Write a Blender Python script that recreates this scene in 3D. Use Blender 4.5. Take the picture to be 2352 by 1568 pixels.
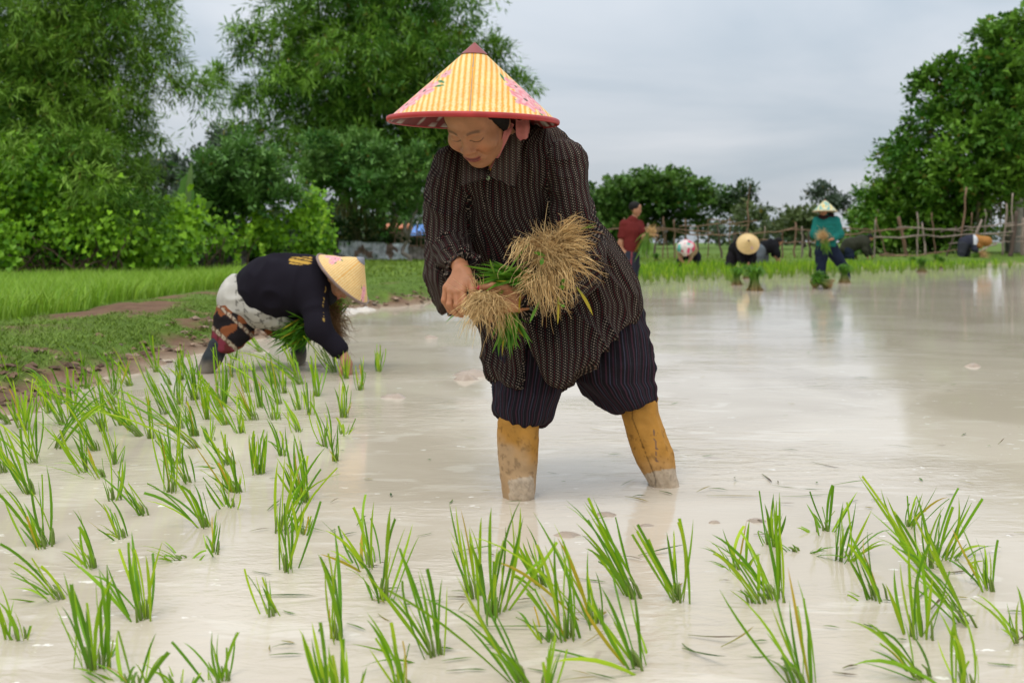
import bpy, math, random
import numpy as np
from mathutils import Vector, Matrix

# ---------------------------------------------------------------- scene, camera, sky, sun, exposure
for o in list(bpy.data.objects):
    bpy.data.objects.remove(o, do_unlink=True)
SC = bpy.context.scene
COL = SC.collection

CAM_H = 0.69          # camera height above the water of the paddy
FPX, HZ, CX = 2286.8, 557.7, 1176.0   # focal length, horizon row and centre column of the photo at 2352 px width

cam_data = bpy.data.cameras.new('camera')
cam_data.sensor_width = 36.0
cam_data.lens = 35.0
cam_data.shift_y = -0.0963
cam_data.clip_start = 0.05
cam_data.clip_end = 3000.0
cam_data.dof.use_dof = True
cam_data.dof.focus_distance = 2.66
cam_data.dof.aperture_fstop = 5.0
cam = bpy.data.objects.new('camera', cam_data)
cam.location = (0, 0, CAM_H)
cam.rotation_euler = (math.radians(90), 0, 0)
COL.objects.link(cam)
SC.camera = cam

SUN_EL, SUN_AZ = math.radians(62), math.radians(215)      # azimuth clockwise from +Y
world = bpy.data.worlds.new('World')
SC.world = world
world.use_nodes = True
wn, wl = world.node_tree.nodes, world.node_tree.links
wn.clear()
w_out = wn.new('ShaderNodeOutputWorld')
w_bg = wn.new('ShaderNodeBackground')
w_bg.inputs['Strength'].default_value = 0.1
sky = wn.new('ShaderNodeTexSky')
sky.sky_type = 'NISHITA'
sky.sun_disc = False
sky.sun_elevation = SUN_EL
sky.sun_rotation = SUN_AZ
sky.air_density = 1.0
sky.dust_density = 2.0
tc = wn.new('ShaderNodeTexCoord')
sep = wn.new('ShaderNodeSeparateXYZ')
wl.new(tc.outputs['Generated'], sep.inputs[0])

def wmath(op, a, b=None, clamp=False):
    n = wn.new('ShaderNodeMath'); n.operation = op; n.use_clamp = clamp
    for i, v in enumerate((a, b)):
        if v is None: continue
        if isinstance(v, (int, float)): n.inputs[i].default_value = v
        else: wl.new(v, n.inputs[i])
    return n.outputs[0]

zpos = wmath('MAXIMUM', sep.outputs['Z'], 0.0)
den = wmath('ADD', zpos, 0.22)
comb = wn.new('ShaderNodeCombineXYZ')
wl.new(wmath('DIVIDE', sep.outputs['X'], den), comb.inputs[0])
wl.new(wmath('DIVIDE', sep.outputs['Y'], den), comb.inputs[1])
n1 = wn.new('ShaderNodeTexNoise'); n1.inputs['Scale'].default_value = 0.9; n1.inputs['Detail'].default_value = 5; n1.inputs['Roughness'].default_value = 0.5
n1.inputs['Distortion'].default_value = 0.5
wl.new(comb.outputs[0], n1.inputs['Vector'])
ramp = wn.new('ShaderNodeValToRGB')
ramp.color_ramp.elements[0].position = 0.34; ramp.color_ramp.elements[0].color = (4.6, 5.3, 6.0, 1)
ramp.color_ramp.elements[1].position = 0.66; ramp.color_ramp.elements[1].color = (7.1, 7.35, 7.75, 1)
wl.new(n1.outputs['Fac'], ramp.inputs[0])
# an overcast dome grows brighter towards the zenith
grad = wmath('ADD', 0.84, wmath('MULTIPLY', zpos, 1.75))
cl = wn.new('ShaderNodeVectorMath'); cl.operation = 'SCALE'
wl.new(ramp.outputs[0], cl.inputs[0]); wl.new(grad, cl.inputs['Scale'])
mixw = wn.new('ShaderNodeMix'); mixw.data_type = 'RGBA'
mixw.inputs['Factor'].default_value = 0.9
wl.new(sky.outputs[0], mixw.inputs[6]); wl.new(cl.outputs[0], mixw.inputs[7])
wl.new(mixw.outputs[2], w_bg.inputs['Color'])
wl.new(w_bg.outputs[0], w_out.inputs[0])

sun_data = bpy.data.lights.new('sun', 'SUN')
sun_data.energy = 1.5
sun_data.angle = math.radians(24)
sun_data.color = (1.0, 0.95, 0.87)
sun = bpy.data.objects.new('sun', sun_data)
sd = Vector((math.sin(SUN_AZ) * math.cos(SUN_EL), math.cos(SUN_AZ) * math.cos(SUN_EL), math.sin(SUN_EL)))
sun.rotation_euler = sd.to_track_quat('Z', 'Y').to_euler()
sun.location = (0, 0, 30)
COL.objects.link(sun)

SC.view_settings.view_transform = 'Standard'
SC.view_settings.look = 'None'
SC.view_settings.exposure = 0.04
SC.view_settings.gamma = 1.0
SC.view_settings.use_curve_mapping = False
SC.render.engine = 'CYCLES'
SC.cycles.use_denoising = True
SC.cycles.max_bounces = 6
SC.cycles.diffuse_bounces = 3
SC.cycles.glossy_bounces = 3
SC.cycles.transparent_max_bounces = 8
SC.cycles.caustics_reflective = False
SC.cycles.caustics_refractive = False
# ---------------------------------------------------------------- helpers
rng = np.random.default_rng(7)
random.seed(7)

def W(x, y, Y):
    """photo column, row (2352 px wide) at depth Y -> place in the scene (metres)"""
    return np.array([(x - CX) / FPX * Y, Y, CAM_H - (y - HZ) / FPX * Y])

def G(x, y, z=0.0):
    """photo point lying on level z"""
    return W(x, y, (CAM_H - z) * FPX / (y - HZ))

def tag(o, label=None, cat=None, group=None, kind=None):
    if label: o['label'] = label
    if cat: o['category'] = cat
    if group: o['group'] = group
    if kind: o['kind'] = kind
    return o

def empty(name, loc=(0, 0, 0)):
    o = bpy.data.objects.new(name, None)
    o.location = [float(v) for v in loc]
    o.empty_display_size = 0.1
    COL.objects.link(o)
    return o

def np_mesh(name, V, F, mat=None, uv=None, col=None, smooth=True):
    V = np.asarray(V, dtype=np.float32)
    Fs = F if isinstance(F, list) else [F]
    Fs = [np.asarray(f, dtype=np.int32) for f in Fs if len(f)]
    me = bpy.data.meshes.new(name)
    me.vertices.add(len(V)); me.vertices.foreach_set('co', V.ravel())
    tot = np.concatenate([np.full(len(f), f.shape[1], np.int32) for f in Fs])
    idx = np.concatenate([f.ravel() for f in Fs])
    st = np.concatenate([[0], np.cumsum(tot)[:-1]]).astype(np.int32)
    me.loops.add(len(idx)); me.loops.foreach_set('vertex_index', idx)
    me.polygons.add(len(tot)); me.polygons.foreach_set('loop_start', st)
    try: me.polygons.foreach_set('loop_total', tot)
    except Exception: pass
    me.polygons.foreach_set('use_smooth', np.full(len(tot), smooth, bool))
    if uv is not None:
        l = me.uv_layers.new(name='UVMap'); l.data.foreach_set('uv', np.asarray(uv, np.float32).ravel())
    if col is not None:
        col = np.asarray(col, np.float32)
        if col.shape[1] == 3: col = np.hstack([col, np.ones((len(col), 1), np.float32)])
        a = me.color_attributes.new('Col', 'FLOAT_COLOR', 'POINT'); a.data.foreach_set('color', col.ravel())
    me.update(calc_edges=True)
    me.validate()
    if mat: me.materials.append(mat)
    return me

def add(name, me, parent=None, loc=None):
    """link a mesh; a child keeps its world placement (parents are unrotated)"""
    o = bpy.data.objects.new(name, me)
    COL.objects.link(o)
    if parent is not None:
        o.parent = parent
        p = parent
        off = Vector((0, 0, 0))
        while p is not None:
            off += Vector(p.location); p = p.parent
        o.location = (Vector(loc) if loc is not None else Vector((0, 0, 0))) - off
    elif loc is not None:
        o.location = loc
    return o

def copy_tree(o, loc, rotz=0.0, sc=1.0):
    c = o.copy(); COL.objects.link(c); c.location = loc; c.rotation_euler = (0, 0, rotz); c.scale = (sc,) * 3
    for ch in list(o.children):
        d = ch.copy(); COL.objects.link(d); d.parent = c
    return c

# ---- noise
def _hash(ix, iy, iz, seed):
    with np.errstate(over='ignore'):
        h = (ix.astype(np.int64) * 374761393 + iy.astype(np.int64) * 668265263 + iz.astype(np.int64) * 2147483647 + seed * 144665) & 0xffffffff
        h = ((h ^ (h >> 13)) * 1274126177) & 0xffffffff
        h = (h ^ (h >> 16)) & 0xffff
    return h.astype(np.float32) / 65535.0

def vnoise(p, seed=0):
    p = np.asarray(p, dtype=np.float64)
    if p.shape[-1] == 2: p = np.concatenate([p, np.zeros(p.shape[:-1] + (1,))], -1)
    i = np.floor(p).astype(np.int64); f = p - i
    f = f * f * (3 - 2 * f)
    r = 0
    for dx in (0, 1):
        wx = f[..., 0] if dx else 1 - f[..., 0]
        for dy in (0, 1):
            wy = f[..., 1] if dy else 1 - f[..., 1]
            for dz in (0, 1):
                wz = f[..., 2] if dz else 1 - f[..., 2]
                r = r + wx * wy * wz * _hash(i[..., 0] + dx, i[..., 1] + dy, i[..., 2] + dz, seed)
    return r

def fbm(p, seed=0, oct=4, gain=0.5):
    p = np.asarray(p, dtype=np.float64); s = 0; a = 1.0; t = 0
    for k in range(oct):
        s = s + a * vnoise(p * 2 ** k + 17.3 * k, seed + k); t += a; a *= gain
    return s / t

def sstep(a, b, x):
    t = np.clip((x - a) / (b - a), 0, 1); return t * t * (3 - 2 * t)

# ---- signed distance shapes
def smin(a, b, k):
    h = np.clip(0.5 + 0.5 * (b - a) / k, 0, 1)
    return b + (a - b) * h - k * h * (1 - h)

def smax(a, b, k): return -smin(-a, -b, k)

def rc(p, a, b, r1, r2):
    a = np.asarray(a, float); b = np.asarray(b, float); ab = b - a
    t = np.clip((p - a) @ ab / max(ab @ ab, 1e-12), 0, 1)
    return np.linalg.norm(p - a - t[..., None] * ab, axis=-1) - (r1 + (r2 - r1) * t)

def el(p, c, r, M=None):
    q = p - np.asarray(c, float)
    if M is not None: q = q @ M
    r = np.asarray(r, float)
    k0 = np.linalg.norm(q / r, axis=-1); k1 = np.linalg.norm(q / r ** 2, axis=-1)
    return k0 * (k0 - 1) / np.maximum(k1, 1e-9)

def chain(p, pts, k=0.02):
    """pts: [(xyz, radius), ...] joined smoothly"""
    d = None
    for (a, r1), (b, r2) in zip(pts[:-1], pts[1:]):
        e = rc(p, a, b, r1, r2)
        d = e if d is None else smin(d, e, k)
    return d

class Loft:
    """stack of level elliptical sections traced as (row, xl, xr, depth, half_thickness) in the photo"""
    def __init__(s, rows, n=2.2):
        R = []
        for (y, xl, xr, Y, b) in rows:
            R.append((CAM_H - (y - HZ) / FPX * Y, (xl - CX) / FPX * Y, (xr - CX) / FPX * Y, Y, b))
        R = np.array(sorted(R)); s.z = R[:, 0]; s.R = R; s.n = n
    def sec(s, z):
        i = [np.interp(z, s.z, s.R[:, k]) for k in (1, 2, 3, 4)]
        return (i[0] + i[1]) / 2, (i[1] - i[0]) / 2, i[2], i[3]
    def d(s, p):
        cx, a, cy, b = s.sec(p[..., 2])
        e = ((np.abs(p[..., 0] - cx) / a) ** s.n + (np.abs(p[..., 1] - cy) / b) ** s.n) ** (1 / s.n)
        d = (e - 1) * np.minimum(a, b)
        return np.maximum(d, np.maximum(p[..., 2] - s.z[-1], s.z[0] - p[..., 2]))
    def ang(s, p):
        cx, a, cy, b = s.sec(p[..., 2])
        return np.arctan2((p[..., 0] - cx) / a, -(p[..., 1] - cy) / b)      # 0 faces the camera

_CORN = np.array([(i, j, k) for i in (0, 1) for j in (0, 1) for k in (0, 1)])
_EDGE = [(a, b) for a in range(8) for b in range(a + 1, 8) if np.abs(_CORN[a] - _CORN[b]).sum() == 1]

def sdf_mesh(fn, lo, hi, h, margin=1.7):
    """surface nets over a sparsely evaluated grid -> vertices, quads"""
    lo = np.asarray(lo, float); hi = np.asarray(hi, float)
    B = 6
    nb = np.ceil((hi - lo) / (h * B)).astype(int)
    bc = np.stack(np.meshgrid(*[np.arange(n) for n in nb], indexing='ij'), -1).reshape(-1, 3)
    cent = lo + (bc + 0.5) * B * h
    dc = np.concatenate([fn(c) for c in np.array_split(cent, max(1, len(cent) // 200000))])
    shape = nb * B + 1
    D = np.full(shape, 1.0, np.float32)
    inside = bc[dc < 0]
    act = np.abs(dc) < B * h * 0.87 * margin
    off = np.stack(np.meshgrid(*[np.arange(B + 1)] * 3, indexing='ij'), -1).reshape(-1, 3)
    for c in inside:
        D[c[0] * B:c[0] * B + B + 1, c[1] * B:c[1] * B + B + 1, c[2] * B:c[2] * B + B + 1] = -1.0
    ba = bc[act]
    idx = (ba[:, None, :] * B + off[None]).reshape(-1, 3)
    lin = np.unique(np.ravel_multi_index(idx.T, shape))
    out = []
    for ch in np.array_split(lin, max(1, len(lin) // 300000)):
        g = np.stack(np.unravel_index(ch, shape), -1)
        out.append(fn(lo + g * h))
    D.ravel()[lin] = np.concatenate(out).astype(np.float32)
    neg = D < 0
    cnt = np.zeros(np.array(shape) - 1, np.int8)
    for c in _CORN:
        cnt += neg[c[0]:shape[0] - 1 + c[0], c[1]:shape[1] - 1 + c[1], c[2]:shape[2] - 1 + c[2]]
    cells = np.argwhere((cnt > 0) & (cnt < 8))
    vals = np.stack([D[cells[:, 0] + c[0], cells[:, 1] + c[1], cells[:, 2] + c[2]] for c in _CORN], 1)
    P = np.zeros((len(cells), 3)); n = np.zeros(len(cells))
    for a, b in _EDGE:
        va, vb = vals[:, a], vals[:, b]
        m = (va < 0) != (vb < 0)
        t = np.where(m, va / np.where(va - vb == 0, 1, va - vb), 0)
        P += m[:, None] * (_CORN[a] + t[:, None] * (_CORN[b] - _CORN[a])); n += m
    V = lo + (cells + P / n[:, None]) * h
    cid = np.full(cnt.shape, -1, np.int32); cid[cells[:, 0], cells[:, 1], cells[:, 2]] = np.arange(len(cells))
    quads = []
    for ax in range(3):
        u, v = (ax + 1) % 3, (ax + 2) % 3
        s0 = [slice(None)] * 3; s1 = [slice(None)] * 3
        s0[ax] = slice(0, -1); s1[ax] = slice(1, None)
        e = neg[tuple(s0)] != neg[tuple(s1)]
        pos = np.argwhere(e)
        pos = pos[(pos[:, u] > 0) & (pos[:, v] > 0) & (pos[:, u] < shape[u] - 1) & (pos[:, v] < shape[v] - 1)]
        fl = neg[pos[:, 0], pos[:, 1], pos[:, 2]]
        def cc(du, dv):
            q = pos.copy(); q[:, u] += du; q[:, v] += dv
            return cid[q[:, 0], q[:, 1], q[:, 2]]
        q = np.stack([cc(-1, -1), cc(0, -1), cc(0, 0), cc(-1, 0)], 1)
        q[~fl] = q[~fl][:, ::-1]
        quads.append(q)
    Q = np.concatenate(quads)
    return V, Q[(Q >= 0).all(1)]

# ---- strips, tubes
def tube(pts, rad, sides=6, cap=True):
    P = np.asarray(pts, float); n = len(P)
    rad = np.broadcast_to(np.asarray(rad, float), (n,))
    T = np.gradient(P, axis=0); T /= np.linalg.norm(T, axis=1)[:, None] + 1e-12
    ref = np.array([0, 0, 1.0]) if abs(T[0, 2]) < 0.9 else np.array([1.0, 0, 0])
    V = []
    for i in range(n):
        a = np.cross(T[i], ref); a /= np.linalg.norm(a) + 1e-12
        b = np.cross(T[i], a)
        ref = np.cross(a, T[i]) if True else ref
        th = np.arange(sides) / sides * 2 * math.pi
        V.append(P[i] + rad[i] * (np.cos(th)[:, None] * a + np.sin(th)[:, None] * b))
    V = np.concatenate(V)
    i = np.arange(n - 1)[:, None] * sides; j = np.arange(sides)[None]; j2 = (j + 1) % sides
    F = np.stack([i + j, i + j2, i + sides + j2, i + sides + j], -1).reshape(-1, 4)
    if cap:
        c0 = len(V); V = np.vstack([V, P[:1], P[-1:]])
        k = np.arange(sides)
        t0 = np.stack([k, np.full(sides, c0), (k + 1) % sides], 1)
        t1 = np.stack([(n - 1) * sides + k, (n - 1) * sides + (k + 1) % sides, np.full(sides, c0 + 1)], 1)
        return V, [F, np.vstack([t0, t1])]
    return V, [F]

class MB:
    """collects pieces of one part"""
    def __init__(s): s.V = []; s.F = {}; s.C = []; s.n = 0
    def put(s, V, F, col=None):
        V = np.asarray(V, float)
        for f in (F if isinstance(F, list) else [F]):
            if len(f): s.F.setdefault(np.asarray(f).shape[1], []).append(np.asarray(f) + s.n)
        s.V.append(V); s.n += len(V)
        c = np.asarray(col if col is not None else (0.5, 0.5, 0.5), float)
        s.C.append(np.broadcast_to(c, (len(V), 3)) if c.ndim == 1 else c)
    def mesh(s, name, mat, smooth=True):
        return np_mesh(name, np.concatenate(s.V), [np.concatenate(f) for f in s.F.values()], mat, col=np.concatenate(s.C), smooth=smooth)
    def build(s, name, mat, parent=None, smooth=True): return add(name, s.mesh(name, mat, smooth), parent)

def bez(a, b, c, n):
    t = np.linspace(0, 1, n)[:, None]
    return (1 - t) ** 2 * a + 2 * t * (1 - t) * b + t * t * c

def ribbons(P, Wd, side, fold=0.25):
    """P (N,n,3) centre lines, Wd (N,n) half widths, side (N,3): many blades at once, folded along the midrib"""
    N, n, _ = P.shape
    T = np.gradient(P, axis=1)
    s = np.cross(T, np.cross(side[:, None, :], T)); s /= np.linalg.norm(s, axis=2)[..., None] + 1e-9
    nm = np.cross(T, s); nm /= np.linalg.norm(nm, axis=2)[..., None] + 1e-9
    L = P - s * Wd[..., None] + nm * Wd[..., None] * fold
    R = P + s * Wd[..., None] + nm * Wd[..., None] * fold
    V = np.stack([L, P, R], 2).reshape(-1, 3)
    base = (np.arange(N) * n * 3)[:, None] + (np.arange(n - 1) * 3)[None]
    q1 = np.stack([base, base + 1, base + 4, base + 3], -1).reshape(-1, 4)
    q2 = np.stack([base + 1, base + 2, base + 5, base + 4], -1).reshape(-1, 4)
    return V, np.vstack([q1, q2])

# ---- materials
MATS = {}
def mat(name, color=None, rough=0.6, spec=0.4, bump=None, transl=0.0, vary=None, sheen=0.0, ior=1.45, bumps=None, sss=None):
    """color None -> the mesh colour attribute. bump=(scale,strength,detail) ; vary=(scale, amount)"""
    m = bpy.data.materials.new(name); m.use_nodes = True
    nt = m.node_tree; N, L = nt.nodes, nt.links
    b = N['Principled BSDF']; out = N['Material Output']
    b.inputs['Roughness'].default_value = rough
    b.inputs['Specular IOR Level'].default_value = spec
    b.inputs['IOR'].default_value = ior
    if sheen: b.inputs['Sheen Weight'].default_value = sheen
    if sss:
        b.inputs['Subsurface Weight'].default_value = sss
        b.inputs['Subsurface Radius'].default_value = (0.012, 0.005, 0.003)
        b.inputs['Subsurface Scale'].default_value = 1.0
    if color is None:
        a = N.new('ShaderNodeVertexColor'); a.layer_name = 'Col'; csock = a.outputs['Color']
    else:
        r = N.new('ShaderNodeRGB'); r.outputs[0].default_value = (*color, 1); csock = r.outputs[0]
    geo = N.new('ShaderNodeNewGeometry')
    if vary:
        nz = N.new('ShaderNodeTexNoise'); nz.inputs['Scale'].default_value = vary[0]; nz.inputs['Detail'].default_value = 4
        L.new(geo.outputs['Position'], nz.inputs['Vector'])
        mr = N.new('ShaderNodeMapRange'); mr.inputs['From Min'].default_value = 0.25; mr.inputs['From Max'].default_value = 0.75
        mr.inputs['To Min'].default_value = 1 - vary[1]; mr.inputs['To Max'].default_value = 1 + vary[1]
        L.new(nz.outputs['Fac'], mr.inputs['Value'])
        sc = N.new('ShaderNodeVectorMath'); sc.operation = 'SCALE'
        L.new(csock, sc.inputs[0]); L.new(mr.outputs[0], sc.inputs['Scale']); csock = sc.outputs[0]
    L.new(csock, b.inputs['Base Color'])
    if bump:
        nz = N.new('ShaderNodeTexNoise'); nz.inputs['Scale'].default_value = bump[0]; nz.inputs['Detail'].default_value = bump[2] if len(bump) > 2 else 4
        L.new(geo.outputs['Position'], nz.inputs['Vector'])
        bp = N.new('ShaderNodeBump'); bp.inputs['Strength'].default_value = bump[1]; bp.inputs['Distance'].default_value = bump[3] if len(bump) > 3 else 0.01
        L.new(nz.outputs['Fac'], bp.inputs['Height']); L.new(bp.outputs[0], b.inputs['Normal'])
    if transl:
        t = N.new('ShaderNodeBsdfTranslucent'); L.new(csock, t.inputs['Color'])
        mx = N.new('ShaderNodeMixShader'); mx.inputs[0].default_value = transl
        L.new(b.outputs[0], mx.inputs[1]); L.new(t.outputs[0], mx.inputs[2]); L.new(mx.outputs[0], out.inputs[0])
    MATS[name] = m
    return m

M_LEAF = mat('leaf', rough=0.5, spec=0.28, transl=0.24)
M_RICE = mat('rice_leaf', rough=0.45, spec=0.35, transl=0.4)
M_CLOTH = mat('cloth', rough=0.9, spec=0.1, bump=(260, 0.25, 2, 0.002))
M_SKIN = mat('skin', rough=0.5, spec=0.35, sss=0.10, bump=(140, 0.35, 4, 0.002), vary=(38, 0.14))
M_HAIR = mat('hair', (0.008, 0.007, 0.006), rough=0.65, spec=0.2, bump=(300, 0.5, 2, 0.002))
M_BARK = mat('bark', rough=0.9, spec=0.15, bump=(30, 0.6, 6, 0.02), vary=(14, 0.35))
M_WOOD = mat('weathered_wood', rough=0.85, spec=0.2, bump=(40, 0.6, 6, 0.01), vary=(20, 0.3))
M_ROOT = mat('root', rough=0.7, spec=0.25, transl=0.15)
M_PLAIN = mat('plain', rough=0.6, spec=0.35, vary=(12, 0.12))
# ---------------------------------------------------------------- ground, water
PADDY = np.array([(-2.12, -3), (-2.14, 3.2), (-2.10, 4.1), (-2.12, 5.0), (-2.09, 6.0), (-2.02, 6.6), (-1.92, 8.4), (-1.72, 10.2), (-1.0, 11.4), (-.2, 14), (.6, 18), (2.4, 23.5), (4, 26),
                  (8, 27.5), (12, 29.5), (17, 33), (30, 36), (60, 40), (60, -3)])

def poly_sd(P, poly):
    """signed distance to a polygon, negative inside"""
    a = poly; b = np.roll(poly, -1, 0)
    d = np.full(len(P), 1e9); ins = np.zeros(len(P), bool)
    for (ax, ay), (bx, by) in zip(a, b):
        ex, ey = bx - ax, by - ay; wx, wy = P[:, 0] - ax, P[:, 1] - ay
        t = np.clip((wx * ex + wy * ey) / (ex * ex + ey * ey), 0, 1)
        d = np.minimum(d, (wx - ex * t) ** 2 + (wy - ey * t) ** 2)
        c = (ay > P[:, 1]) != (by > P[:, 1])
        xi = ax + (P[:, 1] - ay) * ex / (ey if ey else 1e-9)
        ins ^= c & (P[:, 0] < xi)
    d = np.sqrt(d); return np.where(ins, -d, d)

def ground_h(P):
    P = np.asarray(P, float)
    sd = poly_sd(P, PADDY)
    e = sd + (fbm(np.stack([P[:, 0] * 1.6, P[:, 1] * 1.6], -1), 3) - .5) * .22
    h = -.16 + .16 * sstep(-.7, 0, e) + .13 * sstep(0, .34, e) + .05 * sstep(.2, .8, e)
    left = sstep(-3.1, -4.0, P[:, 0]) * sstep(24, 20, P[:, 1])          # the next paddy lies lower again
    h = h - .11 * left * sstep(.3, 1, sd)
    far = sstep(8, 20, P[:, 0]) * sstep(25, 32, P[:, 1]) * sstep(0, 2, sd)
    h = h + .10 * far
    land = sstep(0, .4, sd)
    h = h + land * ((fbm(P * 2.2, 5) - .5) * .07 + (fbm(P * 9, 6) - .5) * .035)
    near_edge = np.exp(-((sd - .05) / .3) ** 2)
    h = h + near_edge * np.clip(fbm(P * 5.5, 7) - .45, 0, 1) * .22                              # clods along the edge
    return h, sd

gx = np.unique(np.concatenate([np.linspace(-1500, -60, 20), np.linspace(-60, -9, 40), np.linspace(-9, 3, 140), np.linspace(3, 22, 50), np.linspace(22, 70, 30), np.linspace(70, 1500, 20)]))
gy = np.unique(np.concatenate([np.linspace(-40, 3, 10), np.linspace(3, 12, 120), np.linspace(12, 40, 90), np.linspace(40, 120, 30), np.linspace(120, 2500, 25)]))
GX, GY = np.meshgrid(gx, gy)
P2 = np.stack([GX.ravel(), GY.ravel()], 1)
hh, sdg = ground_h(P2)
V = np.column_stack([P2, hh])
n = len(gx); i, j = np.meshgrid(np.arange(n - 1), np.arange(len(gy) - 1)); a = (j * n + i).ravel()
F = np.stack([a, a + 1, a + n + 1, a + n], 1)
# colour of the soil and turf itself
def soil_mask(P, sd):
    n1 = fbm(P * 1.1, 21); n2 = fbm(P * 4.5, 22)
    edge = sstep(.13, .03, sd + (n2 - .5) * .5) * sstep(.0, -1.2, P[:, 0])
    bare = sstep(.585, .65, n1 * .6 + n2 * .4) * sstep(3.0, .4, np.abs(P[:, 0] + 3.0)) * (P[:, 1] < 13)
    path = np.exp(-((P[:, 0] + 3.15 + .25 * (n1 - .5)) / .32) ** 2) * sstep(.47, .58, n2 * .5 + n1 * .5) * (P[:, 1] < 12) * (P[:, 1] > 5.5)
    worn = sstep(1.15, .75, np.hypot((P[:, 0] + 3.02) / .40, (P[:, 1] - 7.7) / 1.0) + (n2 - .5) * .9)
    return np.clip(np.maximum(np.maximum(np.maximum(edge, bare), path * 1.2), worn), 0, 1)
sm = soil_mask(P2, sdg)
turf = np.array([.095, .155, .022]); soil = np.array([.155, .088, .052]); mudc = np.array([.34, .26, .18])
nn = fbm(P2 * 3, 23)
gc = turf * (.7 + .6 * nn[:, None]); gc = gc * (1 - sm[:, None]) + soil * (.7 + .6 * fbm(P2 * 12, 24)[:, None]) * sm[:, None]
wet = sstep(.05, -.02, hh)[:, None]; gc = gc * (1 - wet) + mudc * wet
M_GROUND = mat('turf_and_soil', rough=.9, spec=.2, bump=(22, .8, 8, .03), vary=(6, .25))
ground = add('ground', np_mesh('ground', V, F, M_GROUND, col=gc)); tag(ground, kind='structure')

# ---- milky brown water
def water_mat():
    m = bpy.data.materials.new('silty_water'); m.use_nodes = True
    N, L = m.node_tree.nodes, m.node_tree.links
    b = N['Principled BSDF']
    b.inputs['IOR'].default_value = 1.33; b.inputs['Specular IOR Level'].default_value = .5
    geo = N.new('ShaderNodeNewGeometry')
    def noise(scale, det=4, vec=None, rough=.5, dist=0.0):
        n = N.new('ShaderNodeTexNoise'); n.inputs['Scale'].default_value = scale; n.inputs['Detail'].default_value = det
        n.inputs['Roughness'].default_value = rough; n.inputs['Distortion'].default_value = dist
        L.new(vec if vec else geo.outputs['Position'], n.inputs['Vector']); return n.outputs['Fac']
    def mapping(sx, sy):
        mp = N.new('ShaderNodeMapping'); mp.inputs['Scale'].default_value = (sx, sy, 1); L.new(geo.outputs['Position'], mp.inputs['Vector']); return mp.outputs[0]
    def mr(src, a, b_, c=0, d=1):
        n = N.new('ShaderNodeMapRange'); n.interpolation_type = 'SMOOTHSTEP'; L.new(src, n.inputs[0])
        for k, v in zip((1, 2, 3, 4), (a, b_, c, d)): n.inputs[k].default_value = v
        return n.outputs[0]
    def mix(f, a, b_):
        n = N.new('ShaderNodeMix'); n.data_type = 'RGBA'; L.new(f, n.inputs['Factor'])
        for k, v in ((6, a), (7, b_)):
            if isinstance(v, tuple): n.inputs[k].default_value = (*v, 1)
            else: L.new(v, n.inputs[k])
        return n.outputs[2]
    # silt clouds: lighter and browner drifts
    c = mix(mr(noise(.9, 5, dist=1.2), .35, .68), (.49, .415, .32), (.60, .52, .415))
    c = mix(mr(noise(5.0, 5, mapping(.55, 1.5), dist=1.0), .58, .66, 0, .5), c, (.66, .59, .49))
    c = mix(mr(noise(3.1, 4, dist=2.0), .69, .74, 0, .5), c, (.36, .285, .225))
    # floating flecks of scum
    fl = mr(noise(26, 3, mapping(.6, 1.2), .6), .655, .69, 0, .9)
    pat = mr(noise(1.4, 3), .45, .6)
    mu = N.new('ShaderNodeMath'); mu.operation = 'MULTIPLY'; L.new(fl, mu.inputs[0]); L.new(pat, mu.inputs[1])
    c = mix(mu.outputs[0], c, (.84, .79, .70))
    L.new(c, b.inputs['Base Color'])
    b.inputs['Roughness'].default_value = .07
    # ripples
    h1 = noise(11, 4, mapping(.7, 1.8), .6, .8); h2 = noise(42, 2, mapping(.6, 1.6)); h3 = noise(.7, 3, mapping(.6, 1.3))
    ad = N.new('ShaderNodeMath'); ad.operation = 'MULTIPLY_ADD'; L.new(h2, ad.inputs[0]); ad.inputs[1].default_value = .22; L.new(h1, ad.inputs[2])
    pw = N.new('ShaderNodeMath'); pw.operation = 'MULTIPLY'; L.new(ad.outputs[0], pw.inputs[0]); L.new(mr(h3, .42, .62, .10, 1.0), pw.inputs[1])
    sx = N.new('ShaderNodeSeparateXYZ'); L.new(geo.outputs['Position'], sx.inputs[0])
    st = N.new('ShaderNodeMath'); st.operation = 'MULTIPLY'; L.new(mr(sx.outputs[0], .3, 2.6, .20, .05), st.inputs[0]); L.new(mr(sx.outputs[1], 4, 11, 1.0, .45), st.inputs[1])
    bp = N.new('ShaderNodeBump'); L.new(st.outputs[0], bp.inputs['Strength']); bp.inputs['Distance'].default_value = .03
    L.new(pw.outputs[0], bp.inputs['Height']); L.new(bp.outputs[0], b.inputs['Normal'])
    return m
M_WATER = water_mat()
wx = np.linspace(-2.9, 60, 60); wy = np.linspace(-3, 41, 50)
GX, GY = np.meshgrid(wx, wy); V = np.column_stack([GX.ravel(), GY.ravel(), np.zeros(GX.size)])
n = len(wx); i, j = np.meshgrid(np.arange(n - 1), np.arange(len(wy) - 1)); a = (j * n + i).ravel()
F = np.stack([a, a + 1, a + n + 1, a + n], 1)
cen = V[F].mean(1)[:, :2]
F = F[poly_sd(cen, PADDY) < 1.6]
water = add('water', np_mesh('water', V, F, M_WATER)); tag(water, kind='structure')

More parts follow.
